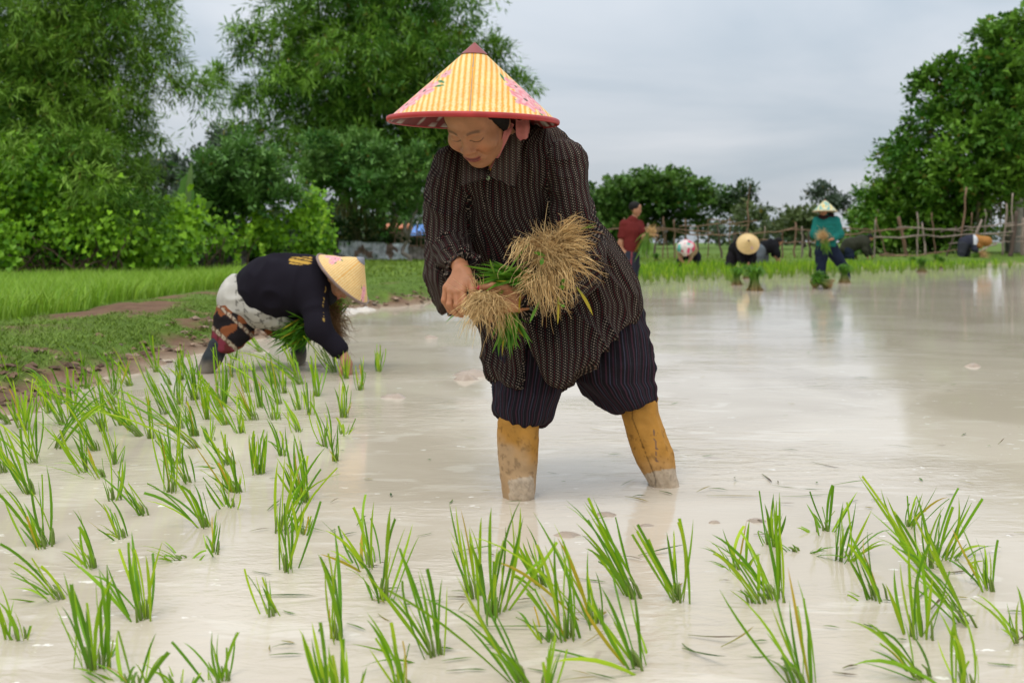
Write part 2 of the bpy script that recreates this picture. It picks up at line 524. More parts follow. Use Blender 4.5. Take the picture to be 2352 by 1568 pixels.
# ---- grass: short turf on the banks, tall bright paddy beyond
def blades(P, h, w, lean, colA, colB, seg=3, cvar=.25, name='grass', m=None, droop=.5):
    """P (N,2) roots"""
    N = len(P); z, _ = ground_h(P)
    base = np.column_stack([P, z - .01])
    a = rng.uniform(0, 2 * math.pi, N); ln = lean[0] + rng.random(N) * (lean[1] - lean[0])
    H = h * rng.uniform(.6, 1.25, N)
    d = np.stack([np.cos(a), np.sin(a), np.zeros(N)], 1)
    t = np.linspace(0, 1, seg + 1)
    C = base[:, None] + np.array([0, 0, 1.0])[None, None] * (t[None, :, None] - droop * .3 * t[None, :, None] ** 3) * H[:, None, None] + d[:, None] * (ln * H)[:, None, None] * (t[None, :, None] ** 1.8)
    wd = w * rng.uniform(.7, 1.3, N)[:, None] * (1 - t[None] ** 2 * .95)
    s = np.cross(d, [0, 0, 1.0]); th = rng.uniform(-1, 1, N)[:, None]; s = s + d * th; s /= np.linalg.norm(s, axis=1)[:, None]
    Lf = C - s[:, None] * wd[..., None]; R = C + s[:, None] * wd[..., None]
    V = np.stack([Lf, R], 2).reshape(-1, 3); n = seg + 1
    b = (np.arange(N) * n * 2)[:, None] + (np.arange(seg) * 2)[None]
    F = np.stack([b, b + 1, b + 3, b + 2], -1).reshape(-1, 4)
    k = rng.random(N)[:, None] * .6 + fbm(P * .8, 31)[:, None] * .6
    c = np.array(colA) * (1 - np.clip(k, 0, 1)) + np.array(colB) * np.clip(k, 0, 1)
    c = c * (1 + cvar * (rng.random((N, 1)) - .5) * 2)
    col = np.repeat(c, n * 2, 0)
    return V, F, col

def scatter(n, x0, x1, y0, y1): return np.column_stack([rng.uniform(x0, x1, n), rng.uniform(y0, y1, n)])

# clods and dry stalks along the water's edge
n_ = 750
yy = rng.uniform(3.4, 12, n_); xe = np.interp(yy, PADDY[1:9, 1], PADDY[1:9, 0]); P = np.column_stack([xe - rng.normal(.06, .10, n_), yy])
z_, _ = ground_h(P); keep = z_ > -.03; P = P[keep]; z_ = z_[keep]; n_ = len(P)
sz = rng.uniform(.006, .03, n_) * rng.uniform(.5, 1.3, n_)
oc = np.array([(1, 0, 0), (0, 1, 0), (-1, 0, 0), (0, -1, 0), (0, 0, 1), (0, 0, -1), (.6, .6, .5), (-.6, .5, .6), (.5, -.7, .5), (-.6, -.6, .5)], float)
of = np.array([(0, 6, 4), (6, 1, 4), (1, 7, 4), (7, 2, 4), (2, 9, 4), (9, 3, 4), (3, 8, 4), (8, 0, 4), (0, 1, 6), (1, 2, 7), (2, 3, 9), (3, 0, 8)])
V = np.column_stack([P, z_])[:, None] + (oc[None] * rng.uniform(.55, 1.25, (n_, 10, 1)) * np.array([1.3, 1.3, .8])) * sz[:, None, None]
F = (np.arange(n_) * 10)[:, None, None] + of[None]
cc = np.array([.165, .10, .062]) * rng.uniform(.45, 1.5, (n_, 1)) + np.array([.10, .085, .07]) * (rng.random((n_, 1)) < .2)
tag(add('clods', np_mesh('clods', V.reshape(-1, 3), F.reshape(-1, 3), mat('clod_soil', rough=.95, bump=(60, .6, 4, .01)), col=np.repeat(cc, 10, 0), smooth=False)), "crumbs of brown earth along the water's edge", 'soil', kind='stuff')
# turf
P = np.vstack([scatter(72000, -4.2, -1.7, 3.5, 9), scatter(24000, -4.4, -.2, 9, 15.5)])
sd = poly_sd(P, PADDY); sm = soil_mask(P, sd)
P = P[(sd > .06) & (rng.random(len(P)) > sm * 1.25)]
V, F, c = blades(P, .035, .0032, (.3, 1.6), (.10, .185, .018), (.19, .275, .035), seg=2)
tag(add('turf_grass', np_mesh('turf_grass', V, F, M_LEAF, col=c)), 'short green turf on the earthen bank beside the paddy', 'grass', kind='stuff')
# grass on the far bank
P = np.vstack([scatter(22000, -5, 6, 15, 34), scatter(13000, 4, 30, 25, 46)])
sd = poly_sd(P, PADDY); P = P[sd > .3]
V, F, c = blades(P, .07, .012, (.3, 1.4), (.13, .22, .02), (.21, .29, .035), seg=2)
tag(add('bank_grass', np_mesh('bank_grass', V, F, M_LEAF, col=c)), 'low grass on the far bank before the stick fence', 'grass', kind='stuff')
# tall bright seedling field on the left
P = np.vstack([scatter(23000, -6.5, -3.45, 6.4, 13.5), scatter(33000, -11.5, -3.4, 9, 19)])
edge = -3.55 + .25 * (vnoise(np.column_stack([P[:, 1] * .9, P[:, 0] * 0]), 4) - .5)
hedge = np.interp(P[:, 0], [-14, -8, -6, -5.3, -4.9], [14.2, 14.6, 15.4, 18.5, 20])
P = P[(P[:, 0] < edge) & (P[:, 1] < hedge)]
V, F, c = blades(P, .27, .0065, (.15, .75), (.18, .35, .022), (.32, .48, .05), seg=2)
tag(add('seedling_grass', np_mesh('seedling_grass', V, F, M_RICE, col=c)), 'dense bright green rice nursery beyond the bank', 'rice nursery', kind='stuff')
# ---------------------------------------------------------------- trees and hedges
def leaf_quads(B, D, S, L, Wd, fold=.0):
    """diamond leaves: base B, direction D, side S, length L, half width Wd"""
    N = len(B)
    tip = B + D * L[:, None]; mid = B + D * (L * .42)[:, None]
    nm = np.cross(D, S)
    sag = nm * (L * .10)[:, None]
    V = np.stack([B, mid - S * Wd[:, None] - sag * .5, tip - sag * 1.6, mid + S * Wd[:, None] - sag * .5], 1).reshape(-1, 3)
    F = (np.arange(N) * 4)[:, None] + np.arange(4)[None]
    return V, F

def unit(v): return v / (np.linalg.norm(v, axis=-1, keepdims=True) + 1e-9)

def blob_points(blobs, per_area, tuft=1.0):
    """sample spray origins inside traced crown masses (x, y, rx, ry, depth, half_depth, density)"""
    out = []; ctr = []
    for (x, y, rx, ry, Y, dy, den) in blobs:
        n = max(3, int(per_area * den * rx * ry))
        ns = max(2, n // 13)                                    # tufts
        cs = unit(rng.normal(size=(ns, 3))) * (rng.random(ns) ** .38)[:, None]
        u = np.repeat(cs, 13, 0); n = len(u)
        px = Y / FPX
        c3 = np.stack([(x + u[:, 0] * rx - CX) * px, Y + u[:, 1] * dy, CAM_H - (y - u[:, 2] * ry - HZ) * px], 1)
        sg = .20 * math.sqrt(rx * ry) * px * tuft * min(1.0, .45 + .55 * den)
        p = c3 + np.clip(rng.normal(size=(n, 3)), -1.9, 1.9) * sg * np.array([1.15, 1.1, .75])
        out.append(p); ctr.append(c3 + np.array([0, .3 * sg, -.9 * sg]))
    return np.concatenate(out), np.concatenate(ctr)

def sprays(P, C, nleaf, slen, droop, L, Wd, cols, spread=.8, up=.25, jit=.25):
    """leafy twigs starting at P, growing away from C"""
    n = len(P)
    d = unit(unit(P - C) * .8 + rng.normal(size=(n, 3)) * .55 + np.array([0, 0, up]))
    ln = slen * rng.uniform(.6, 1.3, n)
    t = rng.random((n, nleaf)) ** .8
    q = P[:, None] + d[:, None] * (t * ln[:, None])[..., None]
    q[..., 2] -= droop * (t ** 2) * ln[:, None]
    tang = d[:, None] - np.array([0, 0, 1.0]) * (2 * droop * t)[..., None]
    tang = unit(tang)
    lat = rng.normal(size=(n, nleaf, 3)); lat = lat - (lat * tang).sum(-1, keepdims=True) * tang; lat = unit(lat)
    q = q + lat * (rng.random((n, nleaf, 1)) * jit * slen * .4)
    D = unit(tang * .6 + lat * spread + np.array([0, 0, -.25]))
    up_ = np.array([0, 0, 1.0]) + rng.normal(size=(n, nleaf, 3)) * .35
    S = unit(np.cross(D, up_))
    k = n * nleaf
    Ls = L * rng.uniform(.6, 1.3, k); Ws = Wd * rng.uniform(.7, 1.25, k)
    V, F = leaf_quads(q.reshape(k, 3), D.reshape(k, 3), S.reshape(k, 3), Ls, Ws)
    ca, cb = np.array(cols[0]), np.array(cols[1])
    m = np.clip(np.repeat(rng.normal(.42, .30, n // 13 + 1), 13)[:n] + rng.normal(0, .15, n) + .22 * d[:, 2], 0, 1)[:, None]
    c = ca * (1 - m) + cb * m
    c = np.repeat(c, nleaf, 0) * rng.uniform(.78, 1.22, (k, 1))
    old = rng.random(k) < .015; c[old] = (.20, .17, .03)
    return V, F, np.repeat(c, 4, 0)

def tree(name, label, cat, base, parts, trunk=None, group=None, crown='crown', barkcol=(.16, .13, .10)):
    """parts: list of (V,F,C) foliage; trunk: list of (points, radii)"""
    t = empty(name, base)
    b = MB()
    for (V, F, c) in parts: b.put(V, F, c)
    b.build(crown, M_LEAF, t, smooth=False)
    if trunk:
        for (nm, pts, rad, colr) in trunk:
            V, F = tube(pts, rad, 7)
            k = MB(); k.put(V, F, np.array(colr) * (.75 + .5 * vnoise(V * np.array([9, 9, 2.0]), 3)[:, None])); k.build(nm, M_BARK, t)
    tag(t, label, cat, group)
    return t

def wiggle(a, b, n=9, amp=.15, seed=0):
    r = np.random.default_rng(abs(int(seed)) + 1); a = np.array(a, float); b = np.array(b, float)
    t = np.linspace(0, 1, n)[:, None]
    off = np.cumsum(r.normal(size=(n, 3)), 0) * amp / math.sqrt(n); off -= off[0] + (off[-1] - off[0]) * t
    return a * (1 - t) + b * t + off

BAM = ((.065, .165, .014), (.26, .43, .055))
# ---- big bamboo at the left edge
Y0 = 17.5
blobs = [(40, 120, 130, 130, Y0, 1.6, 1.1), (180, 110, 120, 110, Y0, 1.5, 1.0), (300, 70, 90, 80, Y0, 1.3, .75), (100, 270, 140, 110, Y0 - .5, 1.6, 1.2), (235, 250, 95, 90, Y0, 1.3, .8),
         (325, 150, 60, 50, Y0, 1.0, .40), (385, 205, 60, 32, Y0, .8, .5), (455, 205, 50, 26, Y0, .6, .6), (295, 330, 45, 75, Y0, 1.0, .6), (80, 420, 150, 90, Y0, 1.5, 1.2), (-70, 250, 120, 260, Y0, 1.6, .9),
         (215, 400, 90, 80, Y0, 1.3, 1.1), (385, 30, 50, 50, Y0, .8, .5), (250, -40, 150, 60, Y0, 1.5, .8), (60, -60, 160, 70, Y0, 1.6, .7), (270, 480, 70, 70, Y0, 1.2, 1.0),
         (325, 400, 30, 50, Y0, .8, .4), (100, 560, 150, 70, Y0, 1.4, .9), (270, 570, 70, 60, Y0, 1.2, .8)]
P, C = blob_points(blobs, .036, 1.5)
parts = [sprays(P, C, 26, .46, .75, .165, .0120, BAM, spread=.75, jit=.5)]
P, C = blob_points([(205, 430, 44, 40, 15.2, .5, .7), (290, 480, 34, 50, 15.6, .5, .8), (180, 340, 70, 44, 15.8, .6, 1), (20, 350, 40, 40, 15.4, .5, .6)], .03, 1.5)
parts.append(sprays(P, C, 26, .46, .75, .165, .0120, BAM, spread=.75, jit=.5))
trunk = []
for k in range(15):
    x0 = rng.uniform(10, 200); x1 = x0 + rng.uniform(-80, 130)
    yt = rng.uniform(-60, 60)
    trunk.append(('culm', wiggle(W(x0, 640, Y0 + rng.uniform(-.6, .8)), W(x1, yt, Y0 + rng.uniform(-.5, .9)), 10, .25, k), np.linspace(.032, .012, 10), (.12, .10, .045) if k % 3 else (.10, .13, .04)))
trunk.append(('branch', wiggle(W(230, 235, Y0), W(335, 200, Y0 - .3), 6, .08, 77), np.linspace(.018, .008, 6), (.22, .17, .12)))
trunk.append(('branch', wiggle(W(335, 200, Y0 - .3), W(480, 195, Y0 - .3), 6, .08, 78), np.linspace(.008, .003, 6), (.18, .15, .10)))
tree('bamboo_clump', 'tall feathery bamboo rising at the left edge above the vines', 'bamboo', W(100, 640, Y0) * (1, 1, 0), parts, trunk)

# ---- bamboo behind the planter's hat
Y1 = 32.0
blobs = [(690, 60, 100, 90, Y1, 2.6, .8), (840, 40, 140, 80, Y1, 3, 1.1), (990, 50, 105, 75, Y1, 3, 1.1), (650, 150, 65, 70, Y1, 2, .6), (560, 80, 26, 16, Y1, 1.0, .35), (590, 110, 30, 26, Y1, 1, .35),
         (560, 215, 40, 26, Y1, 1.2, .45), (620, 260, 75, 62, Y1, 2.2, .7), (740, 200, 100, 100, Y1 - 1, 2.8, 1.0), (870, 160, 120, 110, Y1 - 1, 3, 1.2), (985, 170, 90, 85, Y1, 3, 1.15), (1045, 250, 60, 70, Y1, 2, 1.1),
         (800, 310, 120, 85, Y1 - 1, 2.8, 1.1), (950, 300, 95, 80, Y1, 2.8, 1.2), (1020, 350, 60, 70, Y1, 2.4, 1.1), (625, 320, 45, 40, Y1, 2, .6), (700, 330, 90, 70, Y1, 2.4, .8), (1150, 160, 35, 45, Y1, 1.2, .5),
         (1190, 190, 30, 25, Y1, 1, .5), (1120, 120, 28, 36, Y1, 1, .35), (850, -40, 240, 60, Y1, 3, .9), (500, 190, 22, 20, Y1, 1, .35), (930, 420, 80, 60, Y1, 2.4, 1.0), (840, 420, 80, 60, Y1, 2.4, 1.0)]
P, C = blob_points(blobs, .034, 1.5)
parts = [sprays(P, C, 22, .68, .7, .29, .025, ((.05, .145, .014), (.215, .385, .044)), spread=.75, jit=.5)]
trunk = []
for k in range(26):
    x0 = rng.uniform(800, 892); x1 = x0 + rng.uniform(-190, 170) * (1 if k % 2 else .5)
    yt = rng.uniform(80, 320)
    trunk.append(('culm', wiggle(W(x0, 578, Y1 + rng.uniform(-.8, .8)), W(x1, yt, Y1 + rng.uniform(-1.5, 1.5)), 10, .4, 100 + k), np.linspace(.05, .02, 10), (.22, .21, .07) if k % 2 else (.13, .13, .05)))
tree('bamboo_clump', 'large bamboo with yellowish culms behind the planter in the flowered hat', 'bamboo', W(846, 590, Y1) * (1, 1, 0), parts, trunk)

# ---- feathery small trees in front of it
def small_tree(blobs, cols, label, base, trunks, per=.042, nl=26, sl=.5, L=.15, Wd=.035, droop=.15, name='small_tree', up=.5, cat='tree'):
    P, C = blob_points(blobs, per)
    tr = [('trunk' if i == 0 else 'branch', wiggle(a, b, 8, .2, 300 + i), np.linspace(r, r * .45, 8), (.20, .17, .14)) for i, (a, b, r) in enumerate(trunks)]
    return tree(name, label, cat, base, [sprays(P, C, nl, sl, droop, L, Wd, cols, spread=.7, up=up, jit=.5)], tr)
FEA = ((.062, .165, .030), (.19, .345, .075))
Ya = 27.0
small_tree([(760, 365, 55, 34, Ya, 1.3, 1), (830, 350, 50, 32, Ya, 1.3, 1), (905, 375, 55, 34, Ya, 1.3, 1), (955, 415, 36, 40, Ya, 1.2, 1), (780, 430, 75, 30, Ya, 1.4, 1), (880, 440, 75, 34, Ya, 1.5, 1),
            (820, 395, 80, 30, Ya, 1.4, .9), (930, 470, 50, 26, Ya, 1.2, .8), (720, 405, 40, 30, Ya, 1.2, .8)], FEA,
           'spreading feathery tree with leaning grey trunk before the bamboo culms', W(935, 608, Ya) * (1, 1, 0),
           [(W(938, 606, Ya), W(938, 545, Ya), .09), (W(938, 550, Ya), W(905, 480, Ya), .06), (W(905, 482, Ya), W(870, 400, Ya), .045), (W(938, 550, Ya), W(955, 440, Ya), .045)])
Yb = 23.0
small_tree([(555, 390, 62, 42, Yb, 1.2, 1), (600, 420, 55, 40, Yb, 1.2, 1), (510, 430, 55, 45, Yb, 1.2, 1), (570, 460, 80, 40, Yb, 1.2, 1), (640, 450, 45, 40, Yb, 1.2, .8), (490, 480, 50, 40, Yb, 1.1, .9)],
           ((.055, .15, .028), (.15, .29, .058)), 'rounded grey green tree between banana plant and bamboo', W(560, 610, Yb) * (1, 1, 0),
           [(W(560, 610, Yb), W(560, 480, Yb), .07), (W(560, 490, Yb), W(520, 420, Yb), .04), (W(560, 490, Yb), W(600, 410, Yb), .04)])

# ---- vines over shrubs: bright heart leaves
VINE = ((.065, .195, .008), (.30, .55, .020))
def heart_leaves(P, C, n, R, L, cols):
    k = len(P); q = P[:, None] + rng.normal(size=(k, n, 3)) * R * np.array([1, .7, 1])
    q = q.reshape(-1, 3); m = len(q)
    out = unit(q - np.repeat(C, n, 0) + np.array([0, -.3, .35]))
    D = unit(np.array([0, -.35, -.75]) + rng.normal(size=(m, 3)) * .45)
    S = unit(np.cross(D, out + rng.normal(size=(m, 3)) * .3))
    Ls = L * rng.uniform(.55, 1.25, m)
    nm = unit(np.cross(S, D))
    # heart: six corners, folded on the midrib
    pts = [(0, .12, 0), (.42, 0, .10), (.50, .38, .10), (0, 1.0, -.12), (-.50, .38, .10), (-.42, 0, .10)]
    V = np.stack([q + S * (a * Ls)[:, None] + D * (b * Ls)[:, None] + nm * (c * Ls)[:, None] for a, b, c in pts], 1).reshape(-1, 3)
    o = (np.arange(m) * 6)[:, None]
    F = np.vstack([o + np.array([0, 1, 2, 3]), o + np.array([0, 3, 4, 5])])
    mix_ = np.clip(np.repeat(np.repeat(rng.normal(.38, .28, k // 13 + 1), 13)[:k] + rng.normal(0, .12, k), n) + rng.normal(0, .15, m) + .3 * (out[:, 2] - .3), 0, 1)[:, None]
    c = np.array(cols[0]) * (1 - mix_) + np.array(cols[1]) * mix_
    return V, F, np.repeat(c * rng.uniform(.8, 1.2, (m, 1)), 6, 0)

def tendrils(lst, Y, n=16, L=.075, cols=VINE):
    """hanging strings of leaves from (x, y) down len rows"""
    out = []
    for (x, y, ln) in lst:
        P = np.stack([W(x + 4 * math.sin(t * 5), y + ln * t, Y - .12) for t in np.linspace(0, 1, n)])
        out.append(heart_leaves(P, P + np.array([0, .6, -.2]), 2, .025, L, (cols[1], (.26, .42, .03))))
    return out

def vine_hedge(label, blobs, tends, Yt, base, twigs, L=.082, per=.02, n=17, R=.19):
    P, C = blob_points(blobs, per)
    parts = [heart_leaves(P, C, n, R, L, VINE)] + tendrils(tends, Yt)
    t = tree('vine_hedge', label, 'hedge', base, parts, [('stem', wiggle(a, b, 6, .12, 500 + i), np.linspace(.022, .008, 6), (.12, .085, .055)) for i, (a, b) in enumerate(twigs)], crown='foliage')
    return t
Yv = 15.6
bl = [(40, 370, 36, 34, Yv + .2, .4, 1.0), (50, 440, 60, 50, Yv, .6, .9), (150, 500, 70, 40, Yv, .7, .9), (235, 480, 50, 34, Yv, .6, .8), (20, 480, 60, 50, Yv + .2, .6, .8), (95, 400, 26, 30, Yv - .2, .3, .7), (60, 540, 90, 40, Yv - .2, .7, .8), (180, 548, 70, 40, Yv, .7, .9), (262, 540, 50, 45, Yv, .7, .8),
      (120, 590, 80, 24, Yv + .9, .5, .35), (255, 590, 50, 24, Yv + .8, .4, .4), (10, 590, 50, 24, Yv + .6, .5, .4)]
tw = [(W(rng.uniform(0, 290), 645, Yv - rng.uniform(-.3, .4)), W(rng.uniform(0, 300), rng.uniform(540, 600), Yv - rng.uniform(-.2, .4))) for k in range(44)]
vine_hedge('tall mound of bright vines smothering shrubs below the left bamboo', bl, [(205, 560, 60), (45, 585, 50), (120, 470, 55), (160, 590, 42), (240, 575, 55), (90, 430, 60)], Yv, W(150, 645, Yv) * (1, 1, 0), tw)
bl = []
for (x, y, rx, ry, Y) in [(330, 550, 50, 36, 16.8), (380, 515, 50, 34, 18), (400, 558, 55, 26, 18), (460, 535, 50, 34, 19.5), (520, 548, 50, 28, 21), (580, 532, 50, 34, 22.5), (640, 525, 46, 38, 23.2), (685, 480, 38, 30, 23.5), (700, 535, 50, 36, 23.8),
                          (742, 525, 34, 42, 24.2)]:
    bl.append((x, y, rx, ry, Y, .8, .85))
tw = [(W(x, 645 - (x - 300) * .085, 16.5 + (x - 300) * .022), W(x + rng.uniform(-40, 40), 545, 16.5 + (x - 300) * .022)) for x in rng.uniform(310, 770, 40)]
tends = [(x, y, l) for x, y, l in [(420, 590, 42), (470, 585, 50), (505, 560, 60), (545, 580, 48), (600, 560, 60), (655, 590, 40), (740, 470, 80), (695, 590, 40), (575, 510, 40)]]
vine_hedge('low trailing vines draped over the wire fence behind the bent planter', bl, tends, 21.5, W(540, 622, 21) * (1, 1, 0), tw, L=.12, R=.2, n=14, per=.018)

# ---- thicket closing the view under the left trees, leaves painted dark as shade
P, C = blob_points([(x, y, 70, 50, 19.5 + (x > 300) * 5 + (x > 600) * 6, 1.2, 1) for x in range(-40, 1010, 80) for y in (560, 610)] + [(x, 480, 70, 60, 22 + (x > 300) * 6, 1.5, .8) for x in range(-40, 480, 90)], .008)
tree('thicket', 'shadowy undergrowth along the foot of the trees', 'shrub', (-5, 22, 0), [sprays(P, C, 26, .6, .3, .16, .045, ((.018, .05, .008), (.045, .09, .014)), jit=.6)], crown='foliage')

# ---- banana plant
def banana(base, H, leaves, label):
    t = empty('banana_plant', base)
    b = np.array(base); V, F = tube([b, b + np.array([.05, 0, H * .5]), b + np.array([.0, 0, H])], [.12, .10, .06], 9)
    k = MB(); k.put(V, F, (.16, .20, .06)); k.build('trunk', M_BARK, t)
    for (az, el_, L, wd, droop, colr) in leaves:
        n = 12; tt = np.linspace(0, 1, n)
        d = np.array([math.cos(az) * math.cos(el_), math.sin(az) * math.cos(el_), math.sin(el_)])
        C_ = b + np.array([0, 0, H]) + d * (tt * L)[:, None]; C_[:, 2] -= droop * L * tt ** 2.2
        w = wd * np.sin(np.clip(tt * 1.02, 0, 1) * math.pi) ** .6 + .006
        w *= 1 + .18 * np.sin(tt * 40)
        side = np.cross(d, [0, 0, 1]); side = side / np.linalg.norm(side) + np.array([0, .5, .3])
        V, F = ribbons(C_[None], w[None], side[None], .35)
        k = MB(); k.put(V, F, colr); k.build('leaf', M_LEAF, t)
    tag(t, label, 'plant')
Yn = 21.0
banana(W(425, 600, Yn) * (1, 1, 0) + np.array([0, 0, .1]), 1.0, [(1.7, 1.35, 1.15, .17, .05, (.10, .24, .03)), (.2, .95, 1.0, .2, .35, (.13, .25, .05)), (2.6, .85, 1.1, .2, .4, (.09, .21, .035)), (3.4, .45, 1.0, .17, .5, (.12, .24, .05)),
                                                          (1.2, 1.42, 1.35, .06, .02, (.17, .27, .08)), (-.4, .5, .9, .18, .6, (.13, .24, .07))], 'banana plant with upright leaf poking above the vines')

# ---- far haze-greyed wood behind
def far_tree(name, label, blobs, cols, base, L, Wd, sl, per=.03, nl=24, trunks=(), group=None, droop=.15, cat='tree', up=.4, tuft=1.5):
    P, C = blob_points(blobs, per, tuft)
    tr = [('trunk' if i == 0 else 'branch', wiggle(a, b, 7, .25, 700 + i), np.linspace(r, r * .4, 7), (.15, .12, .10)) for i, (a, b, r) in enumerate(trunks)]
    return tree(name, label, cat, base, [sprays(P, C, nl, sl, droop, L, Wd, cols, jit=.6, up=up)], tr, group)
Yf = 75.0
HAZE_GREY = ((.055, .085, .05), (.10, .135, .085))  # distance haze mixed into the leaf colours
for k, (lab, bl) in enumerate([('hazy grey green tree far behind the banana plant', [(380, 370, 38, 34), (350, 420, 40, 40), (400, 430, 50, 40)]),
                               ('tallest hazy tree in the far gap between the bamboos', [(470, 345, 45, 28), (510, 330, 30, 24), (450, 400, 50, 50), (500, 400, 45, 50)]),
                               ('hazy far tree showing behind the rounded grey green tree', [(330, 460, 40, 40), (560, 350, 40, 40), (560, 420, 45, 45)])]):
    far_tree('background_tree', lab, [(x, y, rx, ry, Yf + 4 * k, 4, .9) for x, y, rx, ry in bl], HAZE_GREY, W(bl[0][0], 560, Yf) * (1, 1, 0), .42, .13, 1.6, trunks=[(W(bl[0][0], 565, Yf), W(bl[0][0] + 5, bl[0][1], Yf), .2)])

# ---- rain tree on the right
Yr = 82.0
pads = []
for (x, y, rx, ry, d) in [(1375, 440, 38, 22, 1), (1420, 420, 50, 20, 1.1), (1480, 408, 55, 18, 1.1), (1545, 405, 50, 17, 1.1), (1600, 422, 45, 20, 1), (1640, 448, 30, 20, .9), (1655, 480, 18, 14, .7), (1400, 465, 55, 18, .9), (1470, 450, 60, 18, 1),
                          (1545, 445, 60, 18, 1), (1610, 462, 40, 14, .8), (1390, 500, 50, 20, .9), (1460, 495, 60, 16, .8), (1540, 490, 55, 15, .8), (1600, 500, 40, 12, .6), (1430, 530, 60, 20, .8), (1520, 530, 50, 18, .7), (1370, 540, 40, 22, .9), (1580, 530, 40, 14, .5)]:
    pads.append((x, 405 + (y - 405) * .86 + 22, rx * .93, ry * .8, Yr, 4.5, d))
pads += [(1505, 452, 150, 34, Yr, 4, .28), (1500, 485, 140, 30, Yr, 4, .22), (1515, 425, 95, 20, Yr, 4, .3)]
far_tree('rain_tree', 'wide dome shaped rain tree beyond the fence', pads, ((.040, .110, .016), (.125, .235, .038)), W(1480, 565, Yr) * (1, 1, 0),   .32, .13, .62, per=.14, nl=16, droop=.05, up=.9, tuft=2.2,
         trunks=[(W(1478, 575, Yr), W(1480, 520, Yr), .45), (W(1480, 530, Yr), W(1400, 450, Yr), .2), (W(1480, 530, Yr), W(1560, 440, Yr), .2), (W(1480, 525, Yr), W(1490, 420, Yr), .2), (W(1480, 530, Yr), W(1630, 470, Yr), .14)])

# ---- tree line right of it
OLV = ((.06, .095, .03), (.115, .15, .05))
far_tree('background_tree', 'slim dark tree between rain tree and palms', [(1692, 455, 20, 20, 78, 2, 1), (1690, 485, 24, 26, 78, 2, 1), (1700, 520, 26, 24, 78, 2, .9)], ((.045, .085, .03), (.08, .13, .05)), W(1692, 565, 78) * (1, 1, 0), .34, .11, 1.2, trunks=[(W(1692, 568, 78), W(1692, 460, 78), .2)])
far_tree('background_tree', 'dusty olive tree at the foot of the palms', [(1740, 520, 40, 28, 66, 3, 1), (1790, 530, 40, 26, 66, 3, 1), (1720, 545, 50, 20, 64, 3, 1)], OLV, W(1750, 568, 66) * (1, 1, 0), .34, .11, 1.2, trunks=[(W(1750, 568, 66), W(1750, 520, 66), .15)])
far_tree('background_tree', 'olive tree line just left of the turquoise planter', [(1845, 500, 32, 22, 62, 3, 1), (1870, 525, 40, 24, 62, 3, 1), (1830, 540, 40, 22, 62, 3, 1)], OLV, W(1850, 568, 62) * (1, 1, 0), .32, .11, 1.1, trunks=[(W(1850, 568, 62), W(1850, 510, 62), .15)])
far_tree('background_tree', 'airy grey tree rising behind the cream hat', [(1893, 462, 20, 20, 90, 2, .6), (1920, 470, 16, 20, 90, 2, .6), (1900, 490, 26, 18, 90, 2, .7)], HAZE_GREY, W(1900, 565, 90) * (1, 1, 0), .40, .12, 1.5, trunks=[(W(1900, 568, 90), W(1902, 470, 90), .2)])
# two palms
for (x, y, lab) in ((1757, 478, 'taller feathery palm above the fence'), (1722, 492, 'shorter palm beside the slim dark tree')):
    t = empty('palm_tree', W(x, 565, 80) * (1, 1, 0)); top = W(x, y, 80)
    V, F = tube(wiggle(W(x, 570, 80), top, 6, .1, x), [.16, .14, .13, .12, .12, .11], 7); k = MB(); k.put(V, F, (.17, .14, .11)); k.build('trunk', M_BARK, t)
    for s in range(15):
        az = s / 15 * 6.28 + .3; e_ = rng.uniform(.2, .9); d = np.array([math.cos(az) * math.cos(e_), math.sin(az) * math.cos(e_), math.sin(e_)])
        tt = np.linspace(0, 1, 9); C_ = top + d * (tt * 1.35)[:, None]; C_[:, 2] -= .8 * tt ** 2
        lq = []; nb = 14
        b = MB(); V, F = tube(C_, .015, 4); b.put(V, F, (.12, .15, .05))
        for sg in (-1, 1):
            q = C_[1] + (C_[-1] - C_[1]) * 0; u = np.linspace(.12, 1, nb)
            Bp = np.stack([np.interp(u, tt, C_[:, c]) for c in range(3)], 1)
            sd_ = unit(np.cross(d, [0, 0, 1.0])) * sg
            D = unit(sd_ * .8 + d * .5 + np.array([0, 0, -.5])); D = np.broadcast_to(D, (nb, 3))
            V, F = leaf_quads(Bp, D, np.broadcast_to(unit(np.cross(D[0], [0, 0, 1.])), (nb, 3)), .45 * np.sin(u * 2.6 + .4).clip(.3, 1), np.full(nb, .03)); b.put(V, F, (.07, .11, .035))
        b.build('frond', M_LEAF, t, smooth=False)
    tag(t, lab, 'palm')

# ---- great tree at the right edge with hanging roots
Yg = 39.0
blobs = [(2340, 80, 45, 50, Yg, 2, .9), (2255, 75, 30, 20, Yg, 1.2, .45), (2290, 110, 45, 35, Yg, 1.6, .7), (2200, 150, 40, 34, Yg, 1.6, .8), (2270, 175, 70, 50, Yg, 2.2, 1.1), (2345, 190, 60, 60, Yg - 1, 2.4, 1.2), (2150, 190, 36, 36, Yg, 1.6, .85),
         (2205, 230, 70, 55, Yg, 2.2, 1.1), (2300, 270, 75, 60, Yg - 1.5, 2.4, 1.2), (2130, 290, 40, 50, Yg, 1.8, .9), (2200, 320, 75, 55, Yg - 1, 2.4, 1.2), (2290, 350, 75, 55, Yg - 1.5, 2.4, 1.2), (2345, 330, 40, 60, Yg - 2, 2, 1.1),
         (2110, 370, 50, 45, Yg, 2, 1.1), (2190, 400, 80, 50, Yg - 1, 2.4, 1.2), (2270, 430, 60, 45, Yg - 1, 2.4, 1.1), (2400, 200, 60, 200, Yg, 3, 1)]
P, C = blob_points(blobs, .042, 1.4)
